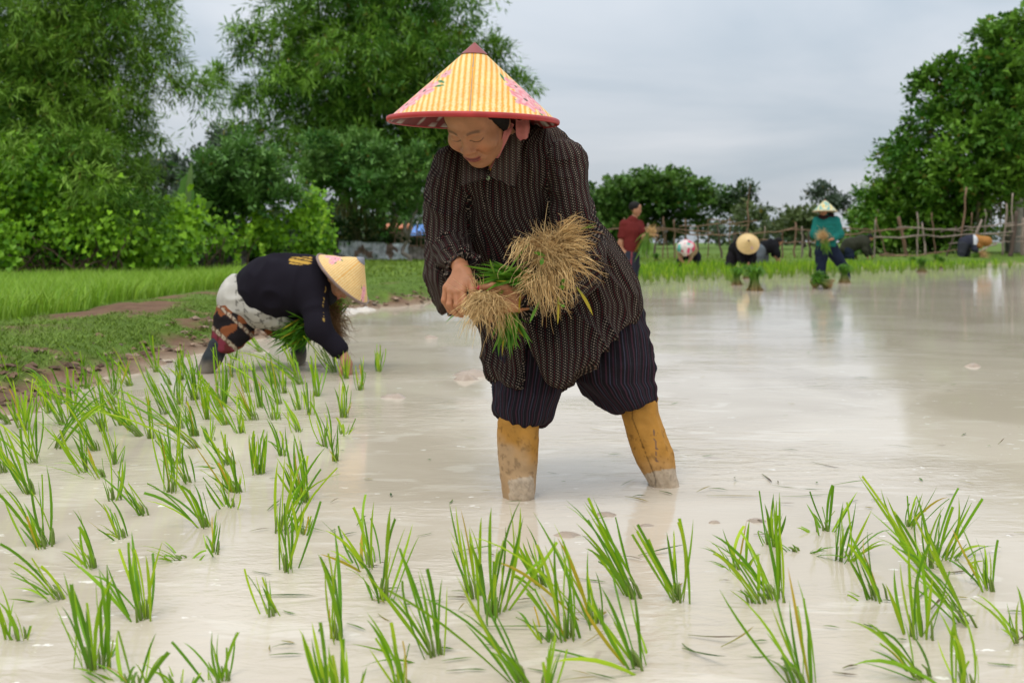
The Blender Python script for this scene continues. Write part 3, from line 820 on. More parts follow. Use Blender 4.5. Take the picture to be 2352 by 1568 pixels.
trunk = [('trunk', wiggle(W(2340, 600, Yg), W(2332, 380, Yg), 9, .12, 1), np.linspace(.42, .26, 9), (.30, .27, .23)), ('trunk', wiggle(W(2362, 600, Yg), W(2358, 360, Yg), 9, .1, 2), np.linspace(.3, .2, 9), (.32, .29, .25)),
         ('branch', wiggle(W(2335, 400, Yg), W(2220, 260, Yg), 8, .2, 3), np.linspace(.2, .06, 8), (.22, .19, .16)), ('branch', wiggle(W(2345, 400, Yg), W(2330, 100, Yg), 8, .2, 4), np.linspace(.2, .05, 8), (.22, .19, .16)),
         ('branch', wiggle(W(2335, 420, Yg), W(2130, 350, Yg), 8, .2, 5), np.linspace(.16, .05, 8), (.22, .19, .16))]
for k in range(16):
    x = rng.uniform(2245, 2330); y0 = rng.uniform(400, 450)
    trunk.append(('aerial_root', wiggle(W(x, y0, Yg - 1.6), W(x + rng.uniform(-22, 10), y0 + rng.uniform(50, 120), Yg - 1.6), 7, .15, 60 + k), np.linspace(.03, .012, 7), (.20, .16, .12)))
tree('fig_tree', 'great dark green fig tree with hanging roots at the right edge', 'tree', W(2345, 600, Yg) * (1, 1, 0), [sprays(P, C, 17, .6, .2, .24, .075, ((.042, .135, .012), (.17, .325, .035)), jit=.6)], trunk)
for lab, bl, base in [('rounded leafy shrub below the fig tree crown', [(2100, 440, 55, 40, 40, 2, 1.1), (2170, 465, 65, 45, 40, 2, 1.1), (2120, 510, 70, 40, 39.5, 1.8, 1.1), (2230, 505, 60, 40, 39.5, 1.8, 1), (2150, 550, 100, 25, 39.5, 1.6, 1.2)], (2150, 39.5)),
                      ('loose green bush at the left flank of the fig tree', [(2042, 350, 22, 24, 42, 1.4, .5), (2055, 400, 34, 34, 42, 1.6, .9), (2060, 450, 45, 40, 41, 2, 1), (2030, 490, 45, 40, 41, 2, 1.1), (2060, 530, 50, 34, 40, 1.8, 1), (2040, 560, 60, 20, 40, 1.6, 1.1)], (2050, 40)),
                      ('low bright bush behind the olive shirted planter', [(1985, 470, 24, 26, 44, 1.4, .7), (1970, 510, 36, 34, 43, 1.6, 1), (2000, 540, 45, 26, 42, 1.6, 1), (1955, 550, 34, 20, 42, 1.4, 1)], (1975, 43))]:
    P, C = blob_points(bl, .05, 1.3)
    tree('bush', lab, 'bush', W(base[0], 590, base[1]) * (1, 1, 0), [sprays(P, C, 17, .6, .2, .23, .07, ((.05, .15, .012), (.18, .335, .032)), jit=.6)], [('stem', wiggle(W(base[0] + s, 585, base[1]), W(base[0] + s * 2.5, 480, base[1]), 6, .2, 5 + s), np.linspace(.06, .02, 6), (.15, .12, .1)) for s in (-14, 3, 16)], crown='foliage')
# distant belt of trees that closes the horizon
P, C = blob_points([(x, 548, 60, 14, 140, 8, 1) for x in range(-900, 3300, 70)] + [(x, 520 - 14 * math.sin(x * .02), 60, 34, 90, 5, 1.0) for x in range(250, 1400, 75)], .016, 1.6)
tree('treeline', 'low distant tree line along the horizon', 'treeline', (0, 140, 0), [sprays(P, C, 20, 1.7, .1, .62, .24, ((.05, .09, .035), (.095, .14, .055)), jit=.6)], crown='foliage')
bpy.data.objects['treeline']['kind'] = 'stuff'
# ---------------------------------------------------------------- stick fence on the far bank, old wall and sheds on the left
def stick(a, b, r0, r1, name, parent, colr, seed, n=8, amp=.05, sides=7):
    P = wiggle(a, b, n, amp, seed); r = (.55 if name == 'rail' else .62) * np.linspace(r0, r1, n) * (1 + .14 * np.sin(np.arange(n) * 2.1 + seed))
    V, F = tube(P, r, sides)
    k = MB(); k.put(V, F, np.array(colr) * (.75 + .5 * vnoise(V * np.array([25, 25, 5.0]), seed)[:, None]))
    return k.build(name, M_WOOD, parent)
GREYW, BROWNW, DARKW = (.25, .20, .16), (.20, .125, .08), (.09, .065, .05)
fence = empty('stick_fence', (9, 33, .15))
def gz(x, y):
    return float(ground_h(np.array([[x, y]]))[0][0])
def fp(x, y, Y): return W(x, y, Y)
YF = lambda x: 31.0 + (x - 1400) * .0035        # the fence runs slightly away to the right
posts = [  # (foot x, top x, top y, radius, colour)
    (1436, 1434, 500, .05, BROWNW), (1489, 1489, 512, .05, GREYW), (1501, 1510, 524, .06, DARKW), (1521, 1524, 498, .035, BROWNW), (1536, 1524, 508, .03, BROWNW), (1551, 1548, 505, .05, BROWNW), (1576, 1574, 503, .045, BROWNW),
    (1602, 1603, 520, .06, DARKW), (1624, 1626, 503, .03, BROWNW), (1660, 1645, 512, .06, DARKW), (1676, 1676, 500, .035, BROWNW), (1752, 1757, 520, .03, GREYW), (1800, 1798, 530, .05, BROWNW), (1826, 1827, 510, .06, BROWNW),
    (1840, 1842, 520, .06, GREYW), (1862, 1860, 530, .08, DARKW), (1955, 1952, 520, .03, BROWNW), (2010, 2011, 505, .05, GREYW), (2040, 2012, 500, .04, BROWNW), (2082, 2064, 498, .11, BROWNW), (2108, 2106, 487, .05, GREYW),
    (2130, 2118, 512, .06, GREYW), (2150, 2140, 488, .04, BROWNW), (2176, 2196, 520, .05, DARKW), (2200, 2220, 430, .06, BROWNW), (2240, 2232, 488, .03, BROWNW), (2262, 2262, 480, .035, GREYW), (2215, 2255, 505, .09, GREYW),
    (2302, 2312, 468, .07, GREYW), (2325, 2326, 444, .05, GREYW), (2318, 2335, 485, .12, DARKW), (2350, 2352, 500, .14, GREYW), (2376, 2378, 500, .13, DARKW)]
for k, (xf, xt, yt, r, c) in enumerate(posts):
    Y = YF(xf) + (.3 if k % 3 else -.1)
    a = W(xf, 600, Y); a[2] = gz(a[0], a[1]) - .15
    b = W(xt, yt, Y)
    stick(a, b, r, r * .75, 'post', fence, np.array(c) * rng.uniform(.8, 1.25), k + 1, amp=.06)
# a dead tree used as a post, forked at its tip
a = W(1729, 600, 33.2); a[2] = gz(a[0], a[1]) - .15
stick(a, W(1718, 462, 33.2), .06, .035, 'post', fence, BROWNW, 91, n=12, amp=.16)
stick(W(1718, 462, 33.2), W(1724, 422, 33.2), .03, .008, 'post', fence, BROWNW, 92, n=7, amp=.05)
stick(W(1718, 470, 33.2), W(1706, 458, 33.2), .014, .006, 'post', fence, BROWNW, 93, n=5, amp=.03)
rails = [((1360, 530), (1640, 534), .045), ((1480, 527), (1690, 537), .04), ((1630, 505), (1740, 507), .04), ((1560, 520), (1720, 516), .03), ((1690, 536), (1830, 520), .035), ((1740, 552), (1880, 556), .04), ((1800, 530), (2010, 530), .04),
         ((1940, 540), (2100, 522), .05), ((2010, 545), (2330, 532), .055), ((2060, 524), (2240, 530), .05), ((2160, 532), (2330, 512), .05), ((2020, 588), (2240, 566), .04), ((2180, 560), (2380, 555), .035), ((2310, 520), (2420, 492), .05), ((2290, 540), (2420, 540), .04),
         ((2020, 585), (2100, 588), .05), ((1350, 575), (1420, 572), .03), ((2210, 590), (2290, 560), .06)]
for k, ((x0, y0), (x1, y1), r) in enumerate(rails):
    c = GREYW if k > 6 and k % 4 != 3 else BROWNW
    stick(W(x0, y0, YF(x0) - .15), W(x1, y1, YF(x1) - .15), r, r * .8, 'rail', fence, np.array(c) * rng.uniform(.8, 1.3), 120 + k, n=12, amp=.10)
tag(fence, 'rough fence of weathered sticks and rails along the far bank', 'fence')

# sticks and rails standing beside the leaning trunk on the left
lf = empty('stick_fence', W(960, 600, 29) * (1, 1, 0))
for k, (xf, yf, xt, yt, r) in enumerate([(955, 600, 958, 515, .04), (972, 600, 966, 530, .035), (990, 602, 988, 505, .045), (905, 600, 908, 520, .03), (1004, 602, 1002, 520, .04)]):
    stick(W(xf, yf, 30), W(xt, yt, 30), r, r * .8, 'post', lf, BROWNW, 200 + k)
for k, (a, b) in enumerate([((890, 566), (1010, 560)), ((895, 535), (1010, 532)), ((930, 545), (1010, 548))]):
    stick(W(*a, 29.9), W(*b, 29.9), .035, .03, 'rail', lf, BROWNW, 220 + k)
tag(lf, 'short stick fence beside the leaning trunk left of the planter', 'fence')

# low wall of patched tin sheets
Yw = 29.5
wall = empty('tin_wall', W(860, 606, Yw) * (1, 1, 0))
M_TIN = mat('weathered_tin', rough=.6, spec=.35, bump=(7, .8, 6, .05), vary=(5, .35))
for k, (x0, x1, yt, yb, c) in enumerate([(778, 830, 553, 606, (.34, .36, .38)), (828, 884, 556, 607, (.40, .42, .44)), (880, 938, 558, 607, (.50, .53, .56)), (936, 990, 566, 606, (.17, .15, .13)), (702, 780, 560, 606, (.14, .14, .14)), (560, 706, 565, 612, (.12, .115, .11)), (430, 562, 575, 622, (.10, .09, .085))]):
    Yk = Yw - (5 if x1 < 710 else 0) - (3 if x1 < 570 else 0)
    nx, nz = 40, 14
    u, v = np.meshgrid(np.linspace(0, 1, nx), np.linspace(0, 1, nz))
    X = (x0 + (x1 - x0) * u - CX) / FPX * Yk; Z = CAM_H - (yt + (yb - yt) * v - HZ) / FPX * Yk
    crumple = (fbm(np.stack([X * 3, Z * 5], -1), 40 + k) - .5) * .14 + .018 * np.sin(X * 48)
    Y_ = Yk + crumple + .02 * k
    V = np.stack([X, Y_, Z], -1).reshape(-1, 3); V2 = V + np.array([0, .02, 0])
    i, j = np.meshgrid(np.arange(nx - 1), np.arange(nz - 1)); a = (j * nx + i).ravel(); F = np.stack([a, a + 1, a + nx + 1, a + nx], 1); K = len(V)
    ring = np.concatenate([np.arange(nx), np.arange(1, nz) * nx + nx - 1, (nz - 1) * nx + np.arange(nx - 2, -1, -1), np.arange(nz - 2, 0, -1) * nx]); r2 = np.roll(ring, -1)
    F = np.vstack([F, F[:, ::-1] + K, np.stack([ring, r2, r2 + K, ring + K], 1)])
    col = np.array(c) * (.75 + .5 * fbm(V * 4, 3)[:, None]); rust = fbm(V * 2.4, 9) > .62; col[rust] = np.array([.15, .10, .075])
    add('sheet', np_mesh('tin_sheet', np.vstack([V, V2]), F, M_TIN, col=np.vstack([col, col])), wall)
tag(wall, 'low wall of crumpled grey tin sheets below the bamboo culms', 'wall')

# sheds seen between the trunks
def shed(x0, x1, yt, ye, yb, Y, roofc, wallc, label):
    s = empty('shed', W((x0 + x1) / 2, 590, Y) * (1, 1, 0)); d = 3.0
    a0, a1 = (x0 - CX) / FPX * Y, (x1 - CX) / FPX * Y; z = lambda y: CAM_H - (y - HZ) / FPX * Y
    def prism(pts, name, c):
        pts = np.array(pts, float); k = MB(); n = len(pts) // 2
        F = [np.array([[i, (i + 1) % n, n + (i + 1) % n, n + i] for i in range(n)])]
        k.put(pts, F + [np.array([list(range(n))[::-1]]), np.array([list(range(n, 2 * n))])], c); k.build(name, M_PLAIN, s, smooth=False)
    prism([(a0 + .1, Y, z(yb)), (a1 - .1, Y, z(yb)), (a1 - .1, Y, z(ye)), (a0 + .1, Y, z(ye)), (a0 + .1, Y + d, z(yb)), (a1 - .1, Y + d, z(yb)), (a1 - .1, Y + d, z(ye)), (a0 + .1, Y + d, z(ye))], 'wall', wallc)
    prism([(a0, Y - .2, z(ye)), (a0, Y - .2, z(ye) + .05), (a0, Y + d * .5, z(yt)), (a0, Y + d + .2, z(ye) + .05), (a0, Y + d + .2, z(ye)), (a1, Y - .2, z(ye)), (a1, Y - .2, z(ye) + .05), (a1, Y + d * .5, z(yt)), (a1, Y + d + .2, z(ye) + .05), (a1, Y + d + .2, z(ye))], 'roof', roofc)
    tag(s, label, 'shed')
shed(880, 934, 512, 526, 590, 44, (.42, .13, .045), (.22, .15, .10), 'shed with orange roof glimpsed behind the leaning trunk')
shed(944, 1010, 514, 542, 590, 42, (.10, .22, .52), (.10, .12, .15), 'shed with blue sheet roof just left of the planter')
# ---------------------------------------------------------------- rice seedlings
def blade_mesh(base, tip, w, colr, bow=.25, side=None, n=8, cut=False, seed=0, tipcol=None):
    r = np.random.default_rng(abs(int(seed)) + 1)
    base = np.array(base, float); tip = np.array(tip, float); L = np.linalg.norm(tip - base)
    mid = (base * .45 + tip * .55) + np.array([0, 0, bow * L * .55]) + r.normal(size=3) * .06 * L
    C_ = bez(base, mid, tip, n); t = np.linspace(0, 1, n)
    wd = w * np.interp(t, [0, .2, .45, .65, .85, 1], [.38, .62, 1.0, .95, .55, .04])
    if cut: wd = w * np.interp(t, [0, .25, .6, 1], [.38, .65, 1.0, .9])
    if side is None: side = unit(np.array([1.0, r.normal() * .6, r.normal() * .25]))
    V, F = ribbons(C_[None], wd[None], np.asarray(side, float)[None], .28)
    c0 = np.array(colr); c1 = c0 * 1.0 if tipcol is None else np.array(tipcol)
    tt = np.repeat(t, 3)[:, None]
    col = c0 * (1 - tt ** 1.5) + c1 * tt ** 1.5
    col[:6] = col[:6] * .5 + np.array([.20, .26, .06]) * .5
    return V, F, col

GREENS = [(.13, .30, .008), (.19, .38, .010), (.26, .45, .014), (.10, .25, .010), (.33, .50, .018)]
# ---------------------------------------------------------------- the planter in the middle of the picture
def proj(p):
    """column and row of a place as the photo's tracing grid has it (used for tracing seams and hems on garments)"""
    return CX + p[..., 0] / p[..., 1] * FPX, HZ + (CAM_H - p[..., 2]) / p[..., 1] * FPX

def frame(yaw, pitch, roll):
    y, p, r = map(math.radians, (yaw, pitch, roll))
    Z = np.array([-math.sin(y) * math.cos(p), -math.cos(y) * math.cos(p), -math.sin(p)])
    U = np.array([-math.sin(y) * math.sin(p), -math.cos(y) * math.sin(p), math.cos(p)])
    X = np.cross(U, Z)
    X2 = X * math.cos(r) + U * math.sin(r); U2 = -X * math.sin(r) + U * math.cos(r)
    return np.stack([X2, U2, Z], 1)

def near(p, c, R, fn):
    """evaluate fn only near c; elsewhere the distance to the sphere"""
    dd = np.linalg.norm(p - np.asarray(c), axis=-1)
    out = np.maximum(dd - R, 0.03) + 0.0
    m = dd < R
    if m.any(): out[m] = fn(p[m])
    return out

def head_sdf(q):
    """q in head space: x to her left, y up, z forward; eyes at y 0"""
    ax = np.abs(q[..., 0]); s = np.stack([ax, q[..., 1], q[..., 2]], -1)
    d = el(q, (0, .030, -.022), (.076, .080, .094))
    d = smin(d, el(q, (0, -.028, .018), (.066, .082, .069)), .03)
    d = smin(d, el(s, (.042, -.030, .056), (.029, .027, .025)), .022)           # cheeks
    d = smin(d, rc(s, (.050, -.062, .0), (.018, -.094, .052), .019, .017), .03)   # jaw
    d = smin(d, el(q, (0, -.098, .064), (.021, .016, .017)), .018)                # chin
    d = smin(d, el(q, (0, .045, .05), (.056, .04, .032)), .02)                     # forehead
    d = smin(d, rc(s, (.012, .017, .082), (.042, .015, .068), .007, .008), .014)   # brow
    d = smax(d, -el(s, (.031, -.001, .099), (.017, .011, .015)), .014)             # sockets
    d = smin(d, el(s, (.031, -.002, .0735), (.0165, .0105, .0115)), .004)          # lids
    d = smin(d, rc(q, (0, .006, .080), (0, -.027, .095), .0065, .0105), .012)      # nose
    d = smin(d, el(q, (0, -.032, .097), (.0155, .0105, .0115)), .008)
    d = smin(d, el(s, (.0175, -.036, .087), (.0095, .0090, .011)), .006)
    d = smax(d, -el(s, (.0075, -.0425, .092), (.0042, .0035, .004)), .003)
    d = smin(d, el(q, (0, -.062, .074), (.032, .021, .0165)), .014)               # mouth mound
    lip = (q[..., 0] / .026) ** 2 * .007
    qq = q.copy(); qq[..., 1] -= lip
    d = smax(d, -el(qq, (0, -.0655, .098), (.029, .0026, .011)), .003)
    d = smin(d, el(qq, (0, -.0605, .0860), (.024, .0040, .0050)), .004)
    d = smin(d, el(qq, (0, -.0715, .085), (.0215, .0055, .0065)), .004)
    d = smax(d, -rc(s, (.023, -.036, .086), (.037, -.066, .076), .0025, .0015), .008)   # smile line
    d = smin(d, el(s, (.078, -.012, -.012), (.008, .031, .018)), .008)             # ears
    return d

def skin_paint(q, base):
    """natural colouring of a face in head space, plus painted shade in nostrils and lip groove"""
    ax = np.abs(q[:, 0]); x, y, z = q[:, 0], q[:, 1], q[:, 2]
    c = np.tile(np.array(base, float), (len(q), 1))
    front = sstep(.03, .05, z)
    def mixc(m, col):
        nonlocal c
        m = np.clip(m, 0, 1)[:, None] * front[:, None]; c = c * (1 - m) + np.array(col) * m
    b = np.array(base)
    mixc(.55 * np.exp(-((ax - .042) ** 2 + (y + .033) ** 2) / .018 ** 2), b * (1.10, .80, .72))
    mixc(.45 * np.exp(-(x ** 2 + (y + .038) ** 2) / .014 ** 2), b * (1.05, .80, .72))
    lipc = y - (x / .026) ** 2 * .007
    mixc(sstep(.0265, .0225, ax) * sstep(.0095, .0065, np.abs(lipc + .0675)) * sstep(.07, .08, z), (.27, .07, .06))
    mixc(.9 * sstep(.029, .024, ax) * sstep(.0024, .0010, np.abs(lipc + .0660)), (.06, .016, .014))  # groove between the lips, its shade painted dark
    brow = y - (.0185 + .004 * np.sin(np.clip((ax - .012) / .038, 0, 1) * math.pi))
    mixc(.62 * sstep(.0055, .002, np.abs(brow)) * sstep(.011, .016, ax) * sstep(.052, .043, ax), (.045, .03, .022))
    lid = y + .0095 - ((ax - .031) / .018) ** 2 * .006
    mixc(.85 * sstep(.0026, .0008, np.abs(lid)) * sstep(.0195, .017, np.abs(ax - .031)), (.03, .018, .014))
    mixc(.85 * np.exp(-(((ax - .0075) / .0042) ** 2 + ((y + .0425) / .0032) ** 2)) * sstep(.08, .088, z), (.05, .02, .015))  # nostril hollows, shade painted into the colour
    return c

def vnormals(V, Q):
    n = np.zeros_like(V)
    fn = np.cross(V[Q[:, 2]] - V[Q[:, 0]], V[Q[:, 3]] - V[Q[:, 1]])
    for k in range(4): np.add.at(n, Q[:, k], fn)
    return n / (np.linalg.norm(n, axis=1)[:, None] + 1e-12)
def relax(V, Q, w, it=2):
    for _ in range(it):
        s = np.zeros_like(V); c = np.zeros(len(V))
        for a, b in ((0, 1), (1, 2), (2, 3), (3, 0)):
            np.add.at(s, Q[:, a], V[Q[:, b]]); np.add.at(c, Q[:, a], 1)
        V = V * (1 - w) + w * s / np.maximum(c, 1)[:, None]
    return V

PW = empty('person', (0.1, 2.8, 0))
tag(PW, 'stooping planter in dark dotted shirt and ochre boots sorting rice seedlings', 'person', kind=None)

# ---- body
HB = W(1087, 279, 2.625); HA = W(1090, 100, 2.616)      # hat: rim centre and apex
def in_hat(p):
    ax = HA - HB; H = np.linalg.norm(ax); ax = ax / H
    t = (p - HB) @ ax; r = np.linalg.norm(p - HB - t[..., None] * ax, axis=-1)
    return np.where(t > -.02, (r - .215 * (1 - t / H)) * .67 + .008, -1.0)
HM = frame(30, 47, -5)
E = W(1070, 317, 2.55)
HO = E - HM @ np.array([0, 0, .078]) * .98
HS = .98
def to_head(p): return (p - HO) @ HM / HS

def finger(p, pts, r0=.0085, r1=.0065):
    n = len(pts); rr = np.linspace(r0, r1, n)
    return chain(p, [(pts[i], rr[i]) for i in range(n)], .004)

# her left hand (grips the small bunch)
def left_hand(p):
    d = chain(p, [(W(1236, 688, 2.60), .018), (W(1212, 695, 2.575), .022), (W(1190, 694, 2.56), .025)], .02)
    kn = [(1147, 671, 2.540), (1143, 685, 2.536), (1144, 699, 2.540), (1149, 712, 2.548)]
    for k, q in enumerate(kn):
        d = smin(d, rc(p, W(1186, 686 + k * 5, 2.556), W(*q), .0150, .0108), .010)
    for (x, y, Y), L in zip(kn, (33, 37, 35, 28)):
        d = smin(d, finger(p, [W(x, y, Y), W(x - L * .74, y + 3, Y - .014), W(x - L, y + 14, Y + .004), W(x - L * .70, y + 23, Y + .026)], .0096, .0070), .0035)
    d = smin(d, finger(p, [W(1184, 674, 2.55), W(1162, 661, 2.533), W(1130, 657, 2.522), W(1102, 661, 2.516)], .0135, .0082), .008)
    return d
# her right hand (plucks a seedling)
def right_hand(p):
    d = chain(p, [(W(1048, 588, 2.67), .017), (W(1053, 602, 2.62), .020), (W(1060, 622, 2.585), .0235)], .02)
    kn = [(1026, 661, 2.560), (1036, 668, 2.545), (1049, 671, 2.536), (1062, 668, 2.533)]
    for i, (x, y, Y) in enumerate(kn):
        d = smin(d, rc(p, W(1054 + i * 5, 628, 2.582 - .004 * i), W(x, y, Y), .0155, .0108), .010)
    tips = [[(1021, 690, 2.556), (1034, 713, 2.556), (1049, 722, 2.56)], [(1033, 699, 2.537), (1046, 718, 2.54), (1060, 724, 2.55)],
            [(1050, 702, 2.524), (1063, 716, 2.528), (1077, 718, 2.538)], [(1067, 697, 2.518), (1079, 705, 2.522), (1090, 704, 2.528)]]
    for k, t in zip(kn, tips):
        d = smin(d, finger(p, [W(*k)] + [W(*q) for q in t], .0098, .0070), .0035)
    d = smin(d, finger(p, [W(1071, 630, 2.565), W(1083, 650, 2.543), W(1087, 668, 2.528), W(1085, 686, 2.52)], .0140, .0082), .008)
    return d

NK = HO + HM @ np.array([0, -.035, -.035])
def head_neck(p):
    d = smax(head_sdf(to_head(p)) * HS, in_hat(p) + .004, .004)
    return smin(d, rc(p, NK, W(1178, 368, 2.80), .046, .052), .03)
def body_sdf(p):
    d = rc(p, NK, W(1178, 368, 2.80), .040, .05)
    d = smin(d, chain(p, [(W(1185, 395, 2.81), .07), (W(1230, 560, 2.86), .085), (W(1330, 700, 2.89), .10)], .06), .04)
    d = smin(d, rc(p, W(1060, 400, 2.80), W(1285, 392, 2.78), .045, .045), .04)
    d = smin(d, chain(p, [(W(1292, 385, 2.77), .04), (W(1330, 600, 2.70), .034), (W(1215, 695, 2.575), .025)], .02), .03)
    d = smin(d, chain(p, [(W(1040, 395, 2.79), .04), (W(1036, 552, 2.75), .022), (W(1048, 585, 2.68), .018)], .02), .03)
    d = smin(d, chain(p, [(W(1270, 740, 2.88), .07), (W(1204, 930, 2.77), .04), (W(1192, 1020, 2.72), .034), (W(1190, 1135, 2.71), .026), (W(1190, 1220, 2.71), .024)], .04), .04)
    d = smin(d, chain(p, [(W(1400, 740, 2.92), .07), (W(1466, 930, 2.86), .034), (W(1487, 1005, 2.85), .034), (W(1526, 1113, 2.84), .026), (W(1553, 1185, 2.84), .024)], .04), .04)
    return d

SKIN = (.40, .185, .095)
def stack(*ms):
    Vs, Qs, n = [], [], 0
    for v, q_ in ms: Vs.append(v); Qs.append(q_ + n); n += len(v)
    return np.concatenate(Vs), np.concatenate(Qs)
cl_, cr_ = W(1155, 693, 2.55), W(1055, 660, 2.57)
V, Q = stack(sdf_mesh(body_sdf, (-.26, 2.5, -.22), (.56, 3.05, 1.16), .0085), sdf_mesh(head_neck, HO - .2, HO + .2, .0026), sdf_mesh(left_hand, cl_ - .12, cl_ + .12, .0021), sdf_mesh(right_hand, cr_ - .12, cr_ + .12, .0021))
C = np.tile(np.array(SKIN), (len(V), 1))
q = to_head(V); m = np.linalg.norm(V - HO, axis=1) < .17
C[m] = skin_paint(q[m], SKIN)
hd = (np.linalg.norm(V - W(1150, 690, 2.55), axis=1) < .13) | (np.linalg.norm(V - W(1055, 665, 2.56), axis=1) < .13)
C[hd] *= (1.0, .92, .86)
C[hd] *= (0.88 + .24 * fbm(V[hd] * 60, 3)[:, None])
nail = np.linalg.norm(V - W(1099, 659, 2.509), axis=1) < .0075
C[nail] = (.38, .03, .05)
body = add('body', np_mesh('planter_body', V, Q, M_SKIN, col=C), PW)

# ---- hair
def hair_sdf(p):
    q = to_head(p)
    d = el(q, (0, .030, -.024), (.082, .085, .098))
    d = smin(d, el(q, (0, -.02, -.05), (.07, .06, .06)), .03)
    d = smin(d, el(np.abs(q) * np.array([1, 0, 0]) + q * np.array([0, 1, 1]), (.070, .0, .0), (.021, .042, .034)), .01)
    line = q[..., 2] - (.062 - .0 * q[..., 1]) + np.clip(.07 - q[..., 1], 0, 1) * .5 + .004 * np.sin(q[..., 0] * 400)
    temple = q[..., 2] - .012 - np.clip(q[..., 1] + .02, -1, .05) * .9
    cut = np.minimum(line, temple + np.where(np.abs(q[..., 0]) > .055, 0, .1))
    d = smax(d, line, .006)
    d = smax(d, -(q[..., 1] + .045 + (q[..., 2] < .02) * .02), .01)
    return smax(d * HS - .0015 * np.sin(q[..., 1] * 900 + q[..., 0] * 300), in_hat(p), .004)
V, Q = sdf_mesh(hair_sdf, HO - .15, HO + .15, .005)
add('hair', np_mesh('planter_hair', V, Q, M_HAIR), PW)

# ---- shirt
TORSO = Loft([(288, 1208, 1256, 2.80, .03), (300, 1180, 1276, 2.80, .055), (315, 1128, 1293, 2.80, .072), (335, 1066, 1311, 2.80, .086),
              (355, 1037, 1326, 2.80, .096), (385, 1024, 1337, 2.80, .105), (430, 1016, 1340, 2.81, .112), (500, 1020, 1356, 2.83, .12),
              (550, 1030, 1399, 2.85, .125), (600, 1045, 1427, 2.87, .13), (650, 1068, 1453, 2.88, .135), (690, 1087, 1465, 2.89, .14),
              (720, 1098, 1467, 2.89, .145), (760, 1107, 1468, 2.87, .16), (800, 1117, 1462, 2.85, .17), (850, 1128, 1445, 2.83, .178), (910, 1137, 1400, 2.81, .18)])
SLR = Loft([(345, 1022, 1078, 2.79, .05), (360, 1005, 1090, 2.79, .062), (390, 995, 1092, 2.785, .066), (430, 986, 1090, 2.78, .064), (465, 979, 1086, 2.775, .062),
            (520, 982, 1080, 2.765, .06), (574, 987, 1078, 2.75, .056), (605, 991, 1072, 2.74, .05), (634, 995, 1062, 2.73, .044), (660, 1003, 1050, 2.725, .036),
            (685, 1012, 1040, 2.72, .026), (703, 1022, 1036, 2.72, .014)])
FA_R = (W(1036, 566, 2.745), W(1060, 612, 2.615), .050, .041)
UA_L = (W(1292, 380, 2.76), W(1328, 597, 2.69), .066, .057)
FA_L = (W(1326, 605, 2.69), W(1203, 696, 2.57), .058, .034)
HEMX = [1080, 1135, 1165, 1203, 1204, 1213, 1240, 1265, 1288, 1350, 1400, 1440, 1467, 1500]
HEMY = [815, 862, 882, 896, 893, 772, 832, 862, 881, 838, 792, 748, 706, 668]
HEMB = [815, 862, 882, 893, 893, 892, 890, 886, 880, 838, 792, 748, 706, 668]
PLX, PLY = [1120, 1118, 1160, 1212], [408, 540, 660, 775]          # button line

def ridged(n): return 1 - np.abs(2 * n - 1)

def torso_folds(p):
    a = TORSO.ang(p); z = p[..., 2]
    lean = a - .9 * (z - .6) * 0
    n = ridged(vnoise(np.stack([lean * 5.2, z * 2.6, z * 0], -1), 11)) * .55 + ridged(vnoise(np.stack([lean * 9.5 + z * 3, z * 5, z * 0], -1), 12)) * .3
    n2 = ridged(vnoise(np.stack([lean * 3 + z * 14, z * 9 - lean * 2, z * 0], -1), 14)) * .35 * sstep(.55, .35, z)
    X, Yd = proj(p)
    # pull folds running from the armpit to the waist, slack over the belly
    g = np.exp(-((X - 1262 + (Yd - 480) * .05) / 16) ** 2) * sstep(400, 450, Yd) * sstep(560, 500, Yd)
    g = g + .8 * np.exp(-((X - np.interp(Yd, [400, 480, 600], [1082, 1078, 1066])) / 12) ** 2) * sstep(430, 490, Yd) * sstep(620, 570, Yd)
    pl = X - np.interp(Yd, PLY, PLX)
    front = (p[..., 1] < 2.8) & (Yd > 405)
    step = np.where(front, .0035 * sstep(-3, 3, pl) * sstep(34, 20, pl) - .004 * np.exp(-((pl + 3) / 3.0) ** 2), 0)
    big = ridged(vnoise(np.stack([lean * 2.6 + 1.5 * z, z * 3.4, z * 0], -1), 16))
    diag = ridged(vnoise(np.stack([(X - .8 * Yd) * .022, (X + Yd) * .0045, z * 0], -1), 17)) * sstep(520, 620, Yd)
    return (.65 + .35 * sstep(.36, .5, z)) * .022 * (n ** 1.5 - .3) + .010 * (n2 - .1) + .020 * (big ** 2 - .4) + .016 * (diag ** 2 - .25) * sstep(520, 620, Yd) - .05 * g + step

def seg_uv(p, a, b):
    ab = b - a; L = np.linalg.norm(ab); ax = ab / L
    t = (p - a) @ ax
    s = np.cross(ax, [0, 1, 0]); s /= np.linalg.norm(s); w = np.cross(ax, s)
    r = p - a - t[..., None] * ax
    return np.arctan2(r @ s, -(r @ w)), t

def sleeve_parts(p):
    dR = SLR.d(p)
    fR = rc(p, *FA_R)
    ax = FA_R[1] - FA_R[0]; ax /= np.linalg.norm(ax)
    fR = smax(fR, (p - FA_R[1]) @ ax, .004)
    uL = rc(p, *UA_L)
    fL = smin(rc(p, *FA_L), rc(p, W(1330, 632, 2.68), W(1298, 694, 2.625), .046, .026), .03)
    ax = FA_L[1] - FA_L[0]; ax /= np.linalg.norm(ax)
    fL = smax(fL, (p - FA_L[1]) @ ax - .001, .004)
    return dR, fR, uL, fL

